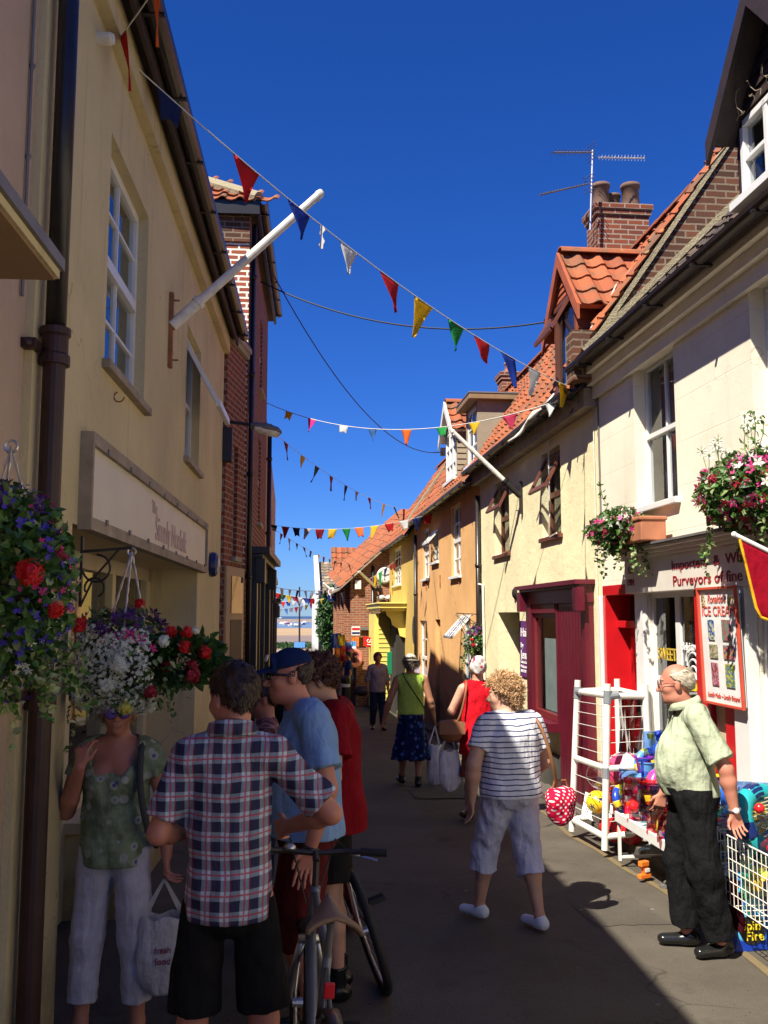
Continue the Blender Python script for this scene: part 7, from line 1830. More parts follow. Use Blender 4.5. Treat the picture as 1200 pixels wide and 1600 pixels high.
# ------------------------------------------------------------------ the toy stall on the right
rk = thing('ball_rack', 'upright rack of white plastic pipes strung with cord holding footballs', 'rack', (2.9, 8.3, 0))
R1 = Vector((2.66, 8.72, .0)); R2 = Vector((2.70, 7.92, .02)); R3 = Vector((3.13, 7.95, .05)); R4 = Vector((3.13, 8.70, .05)); tops = [R1 + Vector((.09, 0, 1.34)), R2 + Vector((.08, .05, 1.34)), R3 + Vector((.0, .05, 1.30)), R4 + Vector((0, 0, 1.3))]
R_ = [R1, R2, R3, R4]; pr_ = .029
for k in range(4): mb = MB(); mb.tube([R_[k], tops[k] + UP * .05], pr_, 14); mb.build('post', M['pvc'], rk, smooth=False)
for f in (.08, .50, .96):
    for k in range(4):
        if k == 3 and f > .1 and f < .9: continue
        a = R_[k].lerp(tops[k], f); b = R_[(k + 1) % 4].lerp(tops[(k + 1) % 4], f); mb = MB(); mb.tube([a, b], pr_ * .95, 14); mb.build('rail', M['pvc'], rk)
for k in (0, 1):
    mb = MB(); p = R_[k].lerp(tops[k], .955); d_ = (tops[k] - R_[k]).normalized(); mb.tube([p - d_ * .06, p + d_ * .05], pr_ * 1.25, 12); e = (tops[1] - p) if k == 0 else (tops[2] - p); e = e.normalized(); mb.tube([p, p + e * .1], pr_ * 1.2, 12); mb.build('tape_joint', M['tape'], rk)
mb = MB(); p = R_[1].lerp(tops[1], .44); mb.tube([p, p + UP * .09], pr_ * 1.1, 12); mb.build('tape_joint', M['tape'], rk)
mb = MB()
for f in (.17, .28, .39, .58, .66, .74, .82, .89):
    for k in (0, 1): mb.tube([R_[k].lerp(tops[k], f), R_[k + 1].lerp(tops[k + 1], f + .006)], .0035, 5)
mb.build('cords', M['rope'], rk, kind='stuff')
mb = MB(); mb.sheet([[Vector((3.12, 8.72 - .58 * i / 6, .35 + .95 * j / 6)) + Vector((-.02 * math.sin(i + j), 0, 0)) for i in range(7)] for j in range(7)], .004); tag(mb.build('plastic_sheet', M['glass_dark']), 'sheet of clear grey plastic hanging behind the ball rack', 'sheet')
def football(c, r_, cn, lab, grp=None):
    t = thing('football', lab, 'football', (c[0], c[1], c[2] - r_), 0, grp); mb = MB(); mb.ball(c, r_, 24, 16); mb.build('skin', PL[cn], t, smooth=True)
    ph_ = (1 + 5 ** .5) / 2; rr = random.Random(int(c[0] * 99 + c[2] * 77)); ax_ = rotm(rr.uniform(0, 3), rr.uniform(0, 3), rr.uniform(0, 3))
    for v in [(0, 1, ph_), (0, -1, ph_), (0, 1, -ph_), (0, -1, -ph_), (1, ph_, 0), (-1, ph_, 0), (1, -ph_, 0), (-1, -ph_, 0), (ph_, 0, 1), (-ph_, 0, 1), (ph_, 0, -1), (-ph_, 0, -1)]:
        d_ = Vector(ax_ @ unit(np.array(v))); x = d_.cross(Vector((.2, .3, .9))).normalized(); y = d_.cross(x); mb = MB(); vs = [Vector(c) + d_ * (r_ * 1.012)]; 
        for k in range(5): a = 2 * PI * k / 5; vs.append(Vector(c) + (d_ + (x * math.cos(a) + y * math.sin(a)) * .34).normalized() * (r_ * 1.006))
        mb.add(vs, [(0, 1 + k, 1 + (k + 1) % 5) for k in range(5)]); mb.build('patch', PL['navy'] if cn == 'yellow' else M['text_black'], t)
football((2.78, 8.32, .34), .10, 'yellow', 'yellow football with dark patches in the pipe rack')
for k, c in enumerate([(2.86, 8.12, .14), (2.98, 8.18, .30), (2.98, 8.02, .14), (2.90, 8.35, .13), (3.05, 8.32, .16), (2.92, 8.1, .42)]):
    football(c, .105, 'red', 'shiny red football with black patches, one of the pile in the pipe rack', 'red footballs piled in the pipe rack')
mb = MB(); mb.ball((3.0, 8.2, .62), .17, 24, 16); bb = tag(mb.build('beach_ball', PL['pink'], smooth=True), 'large transparent pink beach ball in the upper half of the rack', 'beach ball')
for k in range(3): m = MB(); m.sheet([[Vector((3.0, 8.2, .62)) + Vector((math.cos(a) * math.cos(b), math.sin(a) * math.cos(b), math.sin(b))) * .1725 for b in np.linspace(-1.4, 1.4, 12)] for a in np.linspace(k * 2.09, k * 2.09 + .9, 6)], .002); m.build('white_panel', PL['white'], bb)
mb = MB(); mb.ball((2.86, 8.45, .55), .13, 20, 12); tag(mb.build('beach_ball', m_glass('clear_plastic', (.9, .75, .8), .15), smooth=True), 'clear inflatable ball behind the yellow football', 'beach ball')
pc = onY(922, 1290, 8.45); mb = MB(); mb.sheet([[Vector((2.70 + .03 * i, 8.55 - .065 * i, .18 + .05 * j)) + Vector((.015 * j, .01 * j, -.012 * i)) for i in range(6)] for j in range(5)], .003); cdd = tag(mb.build('price_card', M['text_white']), 'white handwritten price card at the foot of the pipe rack', 'price card')
mb = MB(); r = random.Random(2)
for k in range(9): q = Vector((2.72 + .014 * k, 8.50 - .03 * k, .21 + .012 * (k % 3))); mb.bar(q, q + Vector((.02, -.03, .08 * r.uniform(.4, 1))), .006, .004)
mb.build('scribbles', M['text_black'], cdd)
# low white trestle with goods
tr = thing('trestle', 'low white metal trestle table carrying bright beach toys', 'trestle', (2.9, 7.2, 0))
TA, TB = onG(1000, 1345), Vector((2.75, 5.9, 0)); TA = Vector((2.72, 7.55, 0)); 
mb = MB(); mb.box(2.70, 3.16, 5.75, 7.6, .36, .39); mb.box(2.68, 2.70, 5.75, 7.6, .33, .41); mb.build('top', M['white_paint'], tr, bevel=.004)
for y in (7.58, 5.78):
    for x in (2.71, 3.13): mb = MB(); mb.bar((x, y, .02), (x, y, .36), .022); mb.build('leg', M['white_paint'], tr)
    mb = MB(); mb.bar((2.71, y, .05), (3.13, y, .05), .02); mb.build('leg_brace', M['white_paint'], tr)
toyn = [0]
def toy(kind, c, s_, cn, lab, rot=0, group=None, cn2='white'):
    c = Vector(c); t = thing(kind, lab, kind.replace('_', ' '), tuple(c), rot, group); x = Matrix.Rotation(rot, 4, 'Z'); r = random.Random(toyn[0]); toyn[0] += 1
    mb = MB(); lm = dict(local=True)
    if kind == 'bucket':
        mb.lathe((0, 0, 0), [(s_ * .7, 0), (s_, s_ * 1.6), (s_ * 1.1, s_ * 1.6), (s_ * 1.1, s_ * 1.75), (s_ * .95, s_ * 1.75), (s_ * .66, .02)], 20); mb.build('tub', PL[cn], t, **lm); mb = MB(); mb.torus((0, 0, s_ * 1.65), s_ * 1.02, .006, (0.5, 1, 0), 18, 5, arc=PI, a0=0); mb.build('handle', PL[cn2], t, **lm)
    elif kind == 'swim_ring':
        mb.torus((0, 0, 0), s_, s_ * .34, (.6, -.8, .35), 28, 12); mb.build('tube', PL[cn], t, smooth=True, **lm)
        for k in range(4): mb = MB(); mb.torus((0, 0, 0), s_, s_ * .35, (.6, -.8, .35), 6, 10, arc=.5, a0=k * PI / 2); mb.build('stripe', PL[cn2], t, smooth=True, **lm)
    elif kind == 'spade':
        mb.tube([(0, 0, 0), (0, 0, s_ * 2.2)], .011, 8); mb.bar((-.05, 0, s_ * 2.2), (.05, 0, s_ * 2.2), .018); mb.build('shaft', PL[cn2], t, **lm); mb = MB(); mb.sheet([[Vector((i * s_ * .16, .015 * abs(i), -j * s_ * .25)) for i in (-2, -1, 0, 1, 2)] for j in range(5)], .005); mb.build('blade', PL[cn], t, **lm)
    elif kind == 'toy_windmill':
        mb.tube([(0, 0, 0), (0, 0, s_ * 3)], .006, 6); mb.build('stick', PL['white'], t, **lm)
        for k in range(6): a = k * PI / 3; mb = MB(); q = Vector((math.cos(a), -.05, math.sin(a))) * s_; q2 = Vector((math.cos(a + .7), .2, math.sin(a + .7))) * s_ * .8; o_ = Vector((0, -.01, s_ * 3)); mb.sheet([[o_, o_ + q * .5, o_ + q], [o_ + q2 * .2, o_ + (q + q2) * .4, o_ + (q + q2) * .55]], .003); mb.build('sail', PL[(cn, cn2)[k % 2]], t, **lm)
    elif kind == 'ball':
        mb.ball((0, 0, s_), s_, 20, 14); mb.build('skin', PL[cn], t, smooth=True, **lm)
        m = MB(); m.sheet([[Vector((0, 0, s_)) + Vector((math.cos(a) * math.cos(b), math.sin(a) * math.cos(b), math.sin(b))) * s_ * 1.012 for b in np.linspace(-1.4, 1.4, 10)] for a in np.linspace(3.6, 4.6, 6)], .002); m.build('panel', PL[cn2], t, **lm)
    elif kind == 'toy_packet':
        P = [[Vector((i * s_ * .33, .035 * (1 - (i / 3) ** 2) * math.cos(j * .5), j * s_ * .3)) + Vector((.006 * r.uniform(-1, 1), .01 * r.uniform(-1, 1), 0)) for i in range(-3, 4)] for j in range(7)]; mb.sheet(P, .02); mb.build('bag', m_glass('cellophane_%d' % toyn[0], tuple(min(1, .35 + x) for x in COLS[cn]), .12), t, **lm)
        for k in range(4): mb = MB(); q = (r.uniform(-s_ * .6, s_ * .6), 0, s_ * r.uniform(.2, 1.5)); (mb.ball(q, s_ * r.uniform(.18, .3), 10, 7) if k % 2 else mb.lathe(q, [(s_ * .2, -s_ * .2), (s_ * .3, s_ * .2), (0, s_ * .22)], 10)); mb.build('toy', PL[r.choice([cn, cn2, 'yellow', 'blue'])], t, **lm)
    elif kind == 'net_roll':
        mb.tube([(0, 0, 0), (0, 0, s_ * 4)], s_, 14); mb.build('roll', PL[cn], t, **lm); mb = MB(); mb.lathe((0, 0, s_ * 4), [(s_ * 1.15, 0), (s_ * 1.15, s_ * .7), (s_ * .6, s_ * .8)], 14); mb.build('cap', PL[cn2], t, **lm)
    return t
toys = [('swim_ring', (2.98, 7.2, .66), .13, 'hotpink', 'pink and white swim ring on top of the toy heap', 'white'),
        ('toy_packet', (2.88, 7.35, .42), .14, 'blue', 'blue sand toy set in clear wrapping nearest the pipe rack', 'lightblue'),
        ('toy_packet', (2.83, 7.05, .42), .14, 'teal', 'teal toy set in clear wrapping at the front of the trestle', 'white'),
        ('toy_packet', (2.80, 6.85, .39), .13, 'red', 'red mould set in clear wrapping left of the old man', 'lightblue'),
        ('toy_packet', (2.78, 6.60, .39), .13, 'crimson', 'crimson mould set half hidden behind the old man', 'blue'),
        ('bucket', (3.0, 7.0, .62), .07, 'yellow', 'yellow bucket with orange handle high in the heap', 'orange'),
        ('bucket', (3.08, 6.75, .62), .08, 'red', 'red bucket beside the yellow one on the heap', 'yellow'),
        ('swim_ring', (3.03, 6.85, .88), .11, 'yellow', 'yellow and green swim ring topping the heap', 'teal'),
        ('ball', (2.88, 6.95, .60), .075, 'pink', 'small pink ball resting among toy packets', 'white'),
        ('ball', (2.82, 7.28, .60), .05, 'orange', 'small orange ball beside the blue spade', 'yellow'),
        ('spade', (2.86, 7.42, .62), .10, 'blue', 'blue spade standing up at the rack end of the heap', 'blue'),
        ('toy_windmill', (2.9, 7.12, .5), .06, 'orange', 'orange toy windmill leaning out of the heap', 'yellow'),
        ('bucket', (2.95, 6.45, .39), .09, 'green', 'green bucket on the trestle behind the old man', 'white'),
        ('swim_ring', (2.98, 6.3, .62), .15, 'lightblue', 'light blue swim ring behind the old man', 'white'),
        ('toy_packet', (3.0, 5.95, .62), .17, 'lightblue', 'pale blue inflatable in wrapping at the right of the old man', 'white'),
        ('swim_ring', (2.90, 5.55, .76), .17, 'teal', 'dark green swim ring over the wire basket', 'navy'),
        ('toy_packet', (2.84, 5.25, .62), .13, 'navy', 'navy bagged set with red knob above the wire basket', 'red'),
        ('ball', (2.80, 5.12, .74), .05, 'yellow', 'small yellow ball on the wire basket rim', 'yellow'),
        ('ball', (2.78, 5.38, .84), .03, 'red', 'tiny red ball above the navy bag', 'red'),
        ('bucket', (2.98, 5.3, .68), .09, 'blue', 'blue bucket at the back of the wire basket', 'white'),
        ('spade', (3.05, 5.7, .86), .11, 'yellow', 'yellow spade lying over the green ring', 'white')]
for k, (kd, c, s_, cn, lab, c2) in enumerate(toys): toy(kd, c, s_, cn, lab, (k * 1.3) % 1.2 - .6, None, c2)
r = random.Random(31)
heap = [(r.uniform(6.55, 7.8), r.random()) for _ in range(46)]
for k, (y, q) in enumerate(heap):
    kd = ['toy_packet', 'ball', 'toy_packet', 'bucket', 'swim_ring'][k % 5]; x = 2.76 + .34 * q; z = .40 + .50 * q * r.uniform(.5, 1)
    toy(kd, (x, y, z), dict(toy_packet=.13, ball=.075, bucket=.065, swim_ring=.10)[kd] * r.uniform(.8, 1.3), r.choice(['red', 'blue', 'pink', 'lightblue', 'yellow', 'hotpink', 'teal', 'orange', 'purple', 'red']), 'small bright beach toy in the tangled heap on the trestle', r.uniform(-.8, .8), 'small toys heaped on the trestle', r.choice(['white', 'yellow', 'lightblue', 'red']))
kk = ['toy_packet', 'ball', 'bucket', 'toy_packet', 'spade', 'swim_ring']
for k in range(34):
    y = r.uniform(5.85, 7.5); x = r.uniform(2.76, 3.1); kd = kk[k % 6]; z = .40 + (x - 2.72) * .9 * r.random() + (.1 if kd in ('spade', 'swim_ring') else 0)
    toy(kd, (x, y, z), dict(toy_packet=.12, ball=.06, bucket=.06, spade=.08, swim_ring=.1)[kd] * r.uniform(.8, 1.3), r.choice(['red', 'blue', 'pink', 'lightblue', 'yellow', 'hotpink', 'teal', 'orange', 'green', 'navy']), 'small bright beach toy in the tangled heap on the trestle', r.uniform(-.8, .8), 'small toys heaped on the trestle', r.choice(['white', 'yellow', 'lightblue', 'red']))
# long fishing nets / cane sheaf lying across
cs = thing('net_bundle', 'bundle of bamboo handled fishing nets lying over the stall', 'net bundle', (3.0, 5.6, .9)); r = random.Random(4)
for k in range(6): mb = MB(); a = Vector((2.75 + .03 * k, 5.95, .62 + .03 * k)); mb.tube([a, a + Vector((.12, -1.1, .42))], .006, 6); mb.build('cane', M['cream_panel'], cs)
# wire basket
wb = thing('wire_basket', 'white wire stock basket full of beach toys beside the old man', 'basket', (2.85, 5.3, 0)); x0, x1, y0, y1, z0, z1 = 2.66, 3.1, 4.95, 5.7, .28, .68
mb = MB(); Lp = [(x0, y0), (x1, y0), (x1, y1), (x0, y1), (x0, y0)]
for z in np.linspace(z0, z1, 7):
    for a, b in zip(Lp, Lp[1:]): mb.tube([(a[0], a[1], z), (b[0], b[1], z)], .0035 if z < z1 - .01 else .006, 5)
for a, b in zip(Lp, Lp[1:]):
    n = int(math.hypot(b[0] - a[0], b[1] - a[1]) / .05)
    for k in range(n): x = a[0] + (b[0] - a[0]) * k / n; y = a[1] + (b[1] - a[1]) * k / n; mb.tube([(x, y, z0), (x, y, z1)], .0028, 4)
for k in range(9): y = y0 + (y1 - y0) * k / 8; mb.tube([(x0, y, z0), (x1, y, z0)], .003, 4)
mb.build('mesh', M['old_white'], wb)
for a in Lp[:4]: mb = MB(); mb.tube([(a[0], a[1], 0), (a[0], a[1], z1)], .009, 6); mb.build('leg', M['old_white'], wb)
toy('toy_packet', (2.85, 5.5, .32), .15, 'green', 'green toy set inside the wire basket', .1, None, 'yellow'); toy('toy_packet', (2.85, 5.15, .32), .15, 'grey', 'pale toy set inside the wire basket', .3, None, 'white')
for k, (x, y, c1, c2) in enumerate(((2.60, 4.62, 'yellow', 'green'),)): toy('net_roll', (x, y, .30), .085, c1, 'yellow net roll with green rim at the right edge', 0, None, c2)
# blue cardboard box with swirls
bx = thing('toy_box', 'blue cardboard toy box with pale swirls and yellow lettering on the ground', 'box', (2.72, 4.95, 0), 0)
def m_swirl():
    m, nt, nd, lk, b = newmat('swirl_blue'); O = obj_co(nt); s_ = sep(nt, O); r_ = math_(nt, 'SQRT', math_(nt, 'ADD', math_(nt, 'POWER', math_(nt, 'ADD', s_[0], .35), 2), math_(nt, 'POWER', math_(nt, 'ADD', s_[2], .1), 2)))
    f = math_(nt, 'FRACT', math_(nt, 'MULTIPLY', r_, 11)); a = mixc(nt, (.01, .12, .5), (.12, .5, .8), ramp(nt, math_(nt, 'ABSOLUTE', math_(nt, 'SUBTRACT', f, .5)), .12, .2)); a = mixc(nt, (.01, .05, .4), a, ramp(nt, s_[2], .06, .08)); lk.new(a, b.inputs['Base Color']); b.inputs['Roughness'].default_value = .3; return m
bc = onG(1172, 1488)
bx.location = (bc.x, bc.y + .08, 0); bx.rotation_euler = (0, 0, .1)
mb = MB(); mb.hexa([(-.10, -.07, 0), (.12, -.07, 0), (.12, .07, 0), (-.10, .07, 0), (-.0, -.07, .42), (.10, -.07, .42), (.10, .07, .42), (-.0, .07, .42)]); mb.build('box', m_swirl(), bx, local=True, bevel=.004)
for k, t in enumerate(('Spin', 'Fire')):
    cu = text_mesh(t, .075, (0, 0, 0), (1, 0, 0), (0, 0, 1), M['text_yellow'], bx); cu.parent = bx; 
    me = cu.data; V = np.empty(len(me.vertices) * 3); me.vertices.foreach_get('co', V); V = V.reshape(-1, 3); V -= V.mean(0); V[:, 2] += .15 - .06 * k; V[:, 0] += .0 + .04 * k; V[:, 1] -= .078; me.vertices.foreach_set('co', V.ravel()); cu.matrix_parent_inverse = Matrix.Identity(4); me.update()
mb = MB(); mb.lathe((.02, -.0715, .125), [(.085, 0), (.085, .003)], 24, axis=(0, -1, 0)); mb.build('badge', M['text_black'], bx, local=True)
b2 = thing('toy_box', 'plain deep blue box standing behind the swirl patterned one', 'box', (bc.x + .2, bc.y + .12, 0)); mb = MB(); mb.box(-.08, .2, -.05, .05, 0, .55); mb.build('box', PL['blue'], b2, local=True, bevel=.004)
mb = MB(); c = onG(1100, 1440); mb.sheet([[Vector((2.66 + .01 * i, 5.72 - .04 * i, .42 - .3 * j / 6)) + Vector((-.02 * math.sin(j), 0, 0)) for i in range(6)] for j in range(7)], .01); tag(mb.build('cloth_bag', m_cloth('bag_maroon', (.035, .003, .006))), 'dark maroon bag hanging below the wire basket', 'bag')
# things on the ground
c = onG(1008, 1378); wg = thing('toy_water_gun', 'small orange plastic water gun lying on the road', 'toy', (c.x, c.y, 0), .4); mb = MB(); mb.box(-.06, .05, -.02, .02, .0, .035); mb.hexa([(-.01, -.018, 0), (.05, -.018, 0), (.05, .018, 0), (-.01, .018, 0), (-.03, -.018, .09), (.02, -.018, .09), (.02, .018, .09), (-.03, .018, .09)]); mb.box(-.05, .03, -.022, .022, .09, .13); mb.build('shell', PL['orange'], wg, local=True, bevel=.006); mb = MB(); mb.box(-.01, .03, -.024, .024, .05, .075); mb.build('sticker', PL['white'], wg, local=True)
for (px, py, lab) in ((1038, 1388, 'dark scrap of plastic on the yellow line'), (1050, 1392, 'pale scrap lying behind the old man')):
    c = onG(px, py); mb = MB(); mb.box(c.x - .03, c.x + .03, c.y - .02, c.y + .03, c.z + .005, c.z + .025); mb.tube([(c.x, c.y, .02), (c.x + .05, c.y + .03, .03)], .008, 6); tag(mb.build('litter', M['lead']), lab, 'litter')
# ------------------------------------------------------------------ people
def m_skin(n, c):
    m, nt, nd, lk, b = newmat(n); O = obj_co(nt)
    a = mixc(nt, tuple(x * .86 for x in c), tuple(min(1, x * 1.08) for x in c), ramp(nt, noise(nt, O, 14, 5), .3, .7))
    a = mixc(nt, a, (c[0] * .95, c[1] * .6, c[2] * .55), math_(nt, 'MULTIPLY', ramp(nt, noise(nt, O, 7, 3), .5, .7), .35))
    lk.new(a, b.inputs['Base Color']); b.inputs['Roughness'].default_value = .52; b.inputs['Subsurface Weight'].default_value = .08
    b.inputs['Subsurface Radius'].default_value = (.01, .004, .002); bump(nt, b, noise(nt, O, 160, 3), .12, .003); return m
SKP = m_skin('skin_pale', (.56, .31, .21)); SKT = m_skin('skin_tanned', (.42, .19, .11)); SKR = m_skin('skin_ruddy', (.52, .21, .14))
HB = m_plain('hair_brown', (.035, .017, .009), .5, var=.4, scale=30); HD = m_plain('hair_dark', (.012, .009, .008), .5, var=.4); HC = m_plain('hair_copper', (.36, .19, .08), .5, var=.45, scale=30)
HC2 = m_plain('hair_copper_light', (.55, .34, .17), .45, var=.3); HW = m_plain('hair_white', (.58, .50, .38), .45, var=.15); HAU = m_plain('hair_auburn', (.075, .022, .010), .5, var=.4); HG = m_plain('hair_greybrown', (.17, .12, .085), .55, var=.4, scale=25); HBL = m_plain('hair_blonde', (.42, .26, .11), .5, var=.3)
leather = m_plain('shoe_black', (.012, .012, .012), .2, bmp=.05); canvas = m_plain('shoe_white', (.66, .68, .72), .6); tan = m_plain('leather_tan', (.22, .09, .035), .5, bmp=.3); sole = m_plain('sole', (.12, .1, .09), .8)
def attach(mb, name, mat, root, smooth=True, **k): return mb.build(name, mat, root, local=True, smooth=smooth, **k)
def glasses(root, hp, mat_l, mat_f, s=1, big=0):
    mb = MB()
    for q in (-1, 1):
        mb.lathe(hp(q * .033, .104, .002), [(.023 + big, 0), (.024 + big, .003), (0, .004)], 14, axis=tuple(hp(q * .12, 1, 0) - hp(0, 0, 0)))
    attach(mb, 'lenses', mat_l, root); mb = MB()
    for q in (-1, 1): mb.tube([hp(q * .056, .10, .006), hp(q * .078, .05, .01), hp(q * .082, -.01, .006), hp(q * .08, -.025, -.012)], .0022, 5); mb.torus(hp(q * .033, .105, .002), .024 + big, .002, tuple(hp(q * .12, 1, 0) - hp(0, 0, 0)), 16, 5)
    mb.tube([hp(-.011, .106, .004), hp(.011, .106, .004)], .002, 5); attach(mb, 'glasses_frame', mat_f, root)
def hat(root, hp, hc, hs, mat, kind='cap', brim=.10, name='cap', band=None, res=.006):
    T = SDF(hc - .26, hc + .26, res); R = np.stack([hp(1, 0, 0) - hp(0, 0, 0), hp(0, 1, 0) - hp(0, 0, 0), hp(0, 0, 1) - hp(0, 0, 0)], 1); R = R / np.linalg.norm(R[:, 0])
    T.ell(hp(0, -.012, .045), V3(.088, .108, .088), .01, R)
    T.clip_plane(hp(0, 0, .042), -(R @ V3(0, .18, 1)))
    if kind == 'cap': 
        T.cap(hp(0, .085, .045), hp(0, .095 + brim, .022), .066, .05, .006, sq=None)
        sl, Pp = T.blk(hc - .24, hc + .24, 0); q = (Pp - hc) @ R
        ab = np.abs(q[..., 2] - (.048 - (q[..., 1] - .08) * .28 - q[..., 0] ** 2 * 5)) - .0055
        front = np.maximum(ab, -(q[..., 1] - .075)); T.F[sl] = np.where(q[..., 1] > .088, np.maximum(T.F[sl], ab), T.F[sl])
    else:
        sl, Pp = T.blk(hc - .24, hc + .24, 0); q = (Pp - hc) @ R; r_ = np.sqrt((q[..., 0] / .9) ** 2 + (q[..., 1] + .01) ** 2)
        d_ = np.maximum(np.abs(q[..., 2] - .045 + (r_ - .1) * .35) - .005, r_ - (.1 + brim)); T.F[sl] = np.minimum(T.F[sl], d_)
    o = sdf_obj(T, name, mat, root)
    if band:
        mb = MB(); pts = [hp(.091 * math.cos(a), -.012 + .111 * math.sin(a), .052 - .111 * math.sin(a) * .18) for a in np.linspace(0, 2 * PI, 33)]; mb.tube(pts, .011, 6, cap=False); attach(mb, 'hat_band', band, root)
    return o
def strap(root, pts, r, mat, name='strap', w=None):
    mb = MB(); P = [Vector(p) for p in pts]
    # smooth the path
    Q = []
    for i in range(len(P) - 1):
        p0 = P[max(i - 1, 0)]; p1 = P[i]; p2 = P[i + 1]; p3 = P[min(i + 2, len(P) - 1)]
        for t in (0, .25, .5, .75): Q.append(.5 * ((2 * p1) + (p2 - p0) * t + (2 * p0 - 5 * p1 + 4 * p2 - p3) * t * t + (3 * p1 - p0 - 3 * p2 + p3) * t ** 3))
    Q.append(P[-1]); mb.tube(Q, r, 6); return attach(mb, name, mat, root)
def carrier(label, top, h, w, mat, txt=None, tmat=None, rot=0, seed=0, cat='carrier bag', name='carrier_bag', thick=.07):
    """a hanging plastic bag: top = where the hand holds it"""
    t = thing(name, label, cat, (top[0], top[1], top[2] - h), rot); r = random.Random(seed)
    n = 28; prof = [(0, .42), (.04, .62), (.15, .95), (.35, 1.0), (.55, .93), (.68, .8)]
    vs = []; fs = []; ph = [r.uniform(0, 6) for _ in range(4)]
    for f, ww in prof:
        for k in range(n):
            a = 2 * PI * k / n; cr = 1 + .06 * math.sin(3 * a + ph[0] + f * 5) + .04 * math.sin(7 * a + ph[1] - f * 9)
            vs.append((w / 2 * ww * cr * math.cos(a), thick * ww * cr * math.sin(a), f * h + .01 * math.sin(5 * a + ph[2]) * (f > .6)))
    for i in range(len(prof) - 1):
        for k in range(n): fs.append((i * n + k, i * n + (k + 1) % n, (i + 1) * n + (k + 1) % n, (i + 1) * n + k))
    fs.append(tuple(range(n))[::-1]); mb = MB(); mb.add(vs, fs); mb.build('bag', mat, t, local=True, smooth=True)
    for s_ in (-1, 1):
        mb = MB(); rows = [[Vector((s_ * w * (.36 * (1 - f) + .0) + e * .02 * (1 - .6 * f) * w / .3, thick * .5 * (1 - f) * (1), h * (.66 + .34 * f))) for e in (-1, 0, 1)] for f in np.linspace(0, 1, 6)]; mb.sheet(rows, .003); mb.build('handle', mat, t, local=True)
    if txt:
        for k, l in enumerate(txt):
            o = text_mesh(l, .07, (0, 0, 0), (1, 0, 0), (0, 0, 1), tmat, None); me = o.data; o.parent = t; V = np.empty(len(me.vertices) * 3); me.vertices.foreach_get('co', V); V = V.reshape(-1, 3); V -= V.mean(0); V *= .62; V[:, 2] += h * .42 - .05 * k; V[:, 1] = -thick * 1.06 + V[:, 1]; V[:, 0] *= .9; me.vertices.foreach_set('co', V.ravel()); o.location = (0, 0, 0); me.update()
    return t
def W(root, p):
    return Matrix.Translation(root.location) @ root.rotation_euler.to_matrix().to_4x4() @ Vector(p)

# -- woman in the floral top, left, facing us with sunglasses
root, J, hp, s = figure(dict(label='woman in green floral top and white cropped trousers by the shop door', loc=(-.82, 4.75, 0), rot=PI - .12, h=1.66, girth=1.05, bust=.8, res=.006, skin=SKR, seed=2, head=(.25, -.05, 0), brow=HBL,
    J=dict(er=(.25, .02, 1.12), wr=(.12, .22, 1.37), el=(-.25, -.03, 1.14), wl=(-.27, .02, .90), al=(-.14, .0, .09), ar=(.14, .02, .09), kl=(-.12, .02, .5), kr=(.12, .02, .5)),
    handr=dict(d=(-.1, -.1, 1), thumb=(-.9, .2, 0), curl=.9), handl=dict(curl=.9),
    top=dict(mat=m_cloth('floral_top', (.28, .34, .20), 'floral', (.42, .42, .34), (.12, .14, .36), per=.055), sleeve=.42, hem=.86, neckr=.115, neckz=1.47, scoop=.9, necky=.05, wr=.005, name='top'),
    bottoms=[dict(kind='legs', f=1.72, mat=m_cloth('white_trousers', (.58, .54, .60)), top=.95, w=.02)], hair=dict(mat=HBL, t=.02, tufts=1500, tl=.05, low=.02, curl=.004, mat2=HBL), shoes=dict(mat=leather, sole=canvas)))
glasses(root, hp, m_plain('lens_purple_reflection', (.20, .12, .60), .15), leather, big=.006)  # purple is the lens reflection, put in as base colour
strap(root, [(-.11 * s, -.10, 1.28 * s), (-.135 * s, -.03, 1.47 * s), (-.14 * s, .07, 1.42 * s), (-.16 * s, .13, 1.25 * s), (-.2 * s, .12, 1.05 * s), (-.22 * s, .02, .95 * s)], .018, m_plain('strap_dark', (.05, .05, .05), .8))
hb_ = W(root, J['wl'] + V3(-.0, .03, -.10))
carrier('white plastic carrier bag with red lettering held by the woman in floral top', (hb_.x, hb_.y, hb_.z), .52, .25, m_cloth('plastic_white', (.60, .58, .62), rough=.4, sheen=0), ('fresh', 'food'), M['text_red'], .1, 3)
# -- man in plaid shirt, back to us
root, J, hp, s = figure(dict(label='man in plaid short sleeved shirt and black shorts seen from behind', loc=(-.205, 3.62, 0), rot=.05, h=1.82, girth=.82, sw=1.0, res=.006, skin=SKR, seed=3, head=(.65, -.12, 0),
    J=dict(el=(-.25, -.03, 1.16), wl=(-.13, .20, 1.12), er=(.36, -.03, 1.21), wr=(.22, .20, 1.12), al=(-.13, 0, .09), ar=(.14, 0, .09), kl=(-.12, .01, .5), kr=(.13, .01, .5)),
    handl=dict(curl=.7), handr=dict(curl=.8, thumb=(0, 0, 1)),
    top=dict(mat=m_cloth('plaid', (.50, .60, .66), 'plaid', (.025, .022, .06), (.48, .04, .07), per=.068), sleeve=.80, hem=.865, o=.02, loose=.02, flare=.012, wr=.008, wf=24, neckr=.07, neckz=1.51),
    bottoms=[dict(kind='legs', f=.88, w=.03, mat=m_cloth('shorts_black', (.014, .013, .013)), name='shorts', top=.93)], hair=dict(mat=HB, t=.009, tufts=3200, tl=.02, nape=-.045, nslope=.3, low=.0, curl=.003, lift=.2, cw=.4), shoes=dict(mat=leather)))
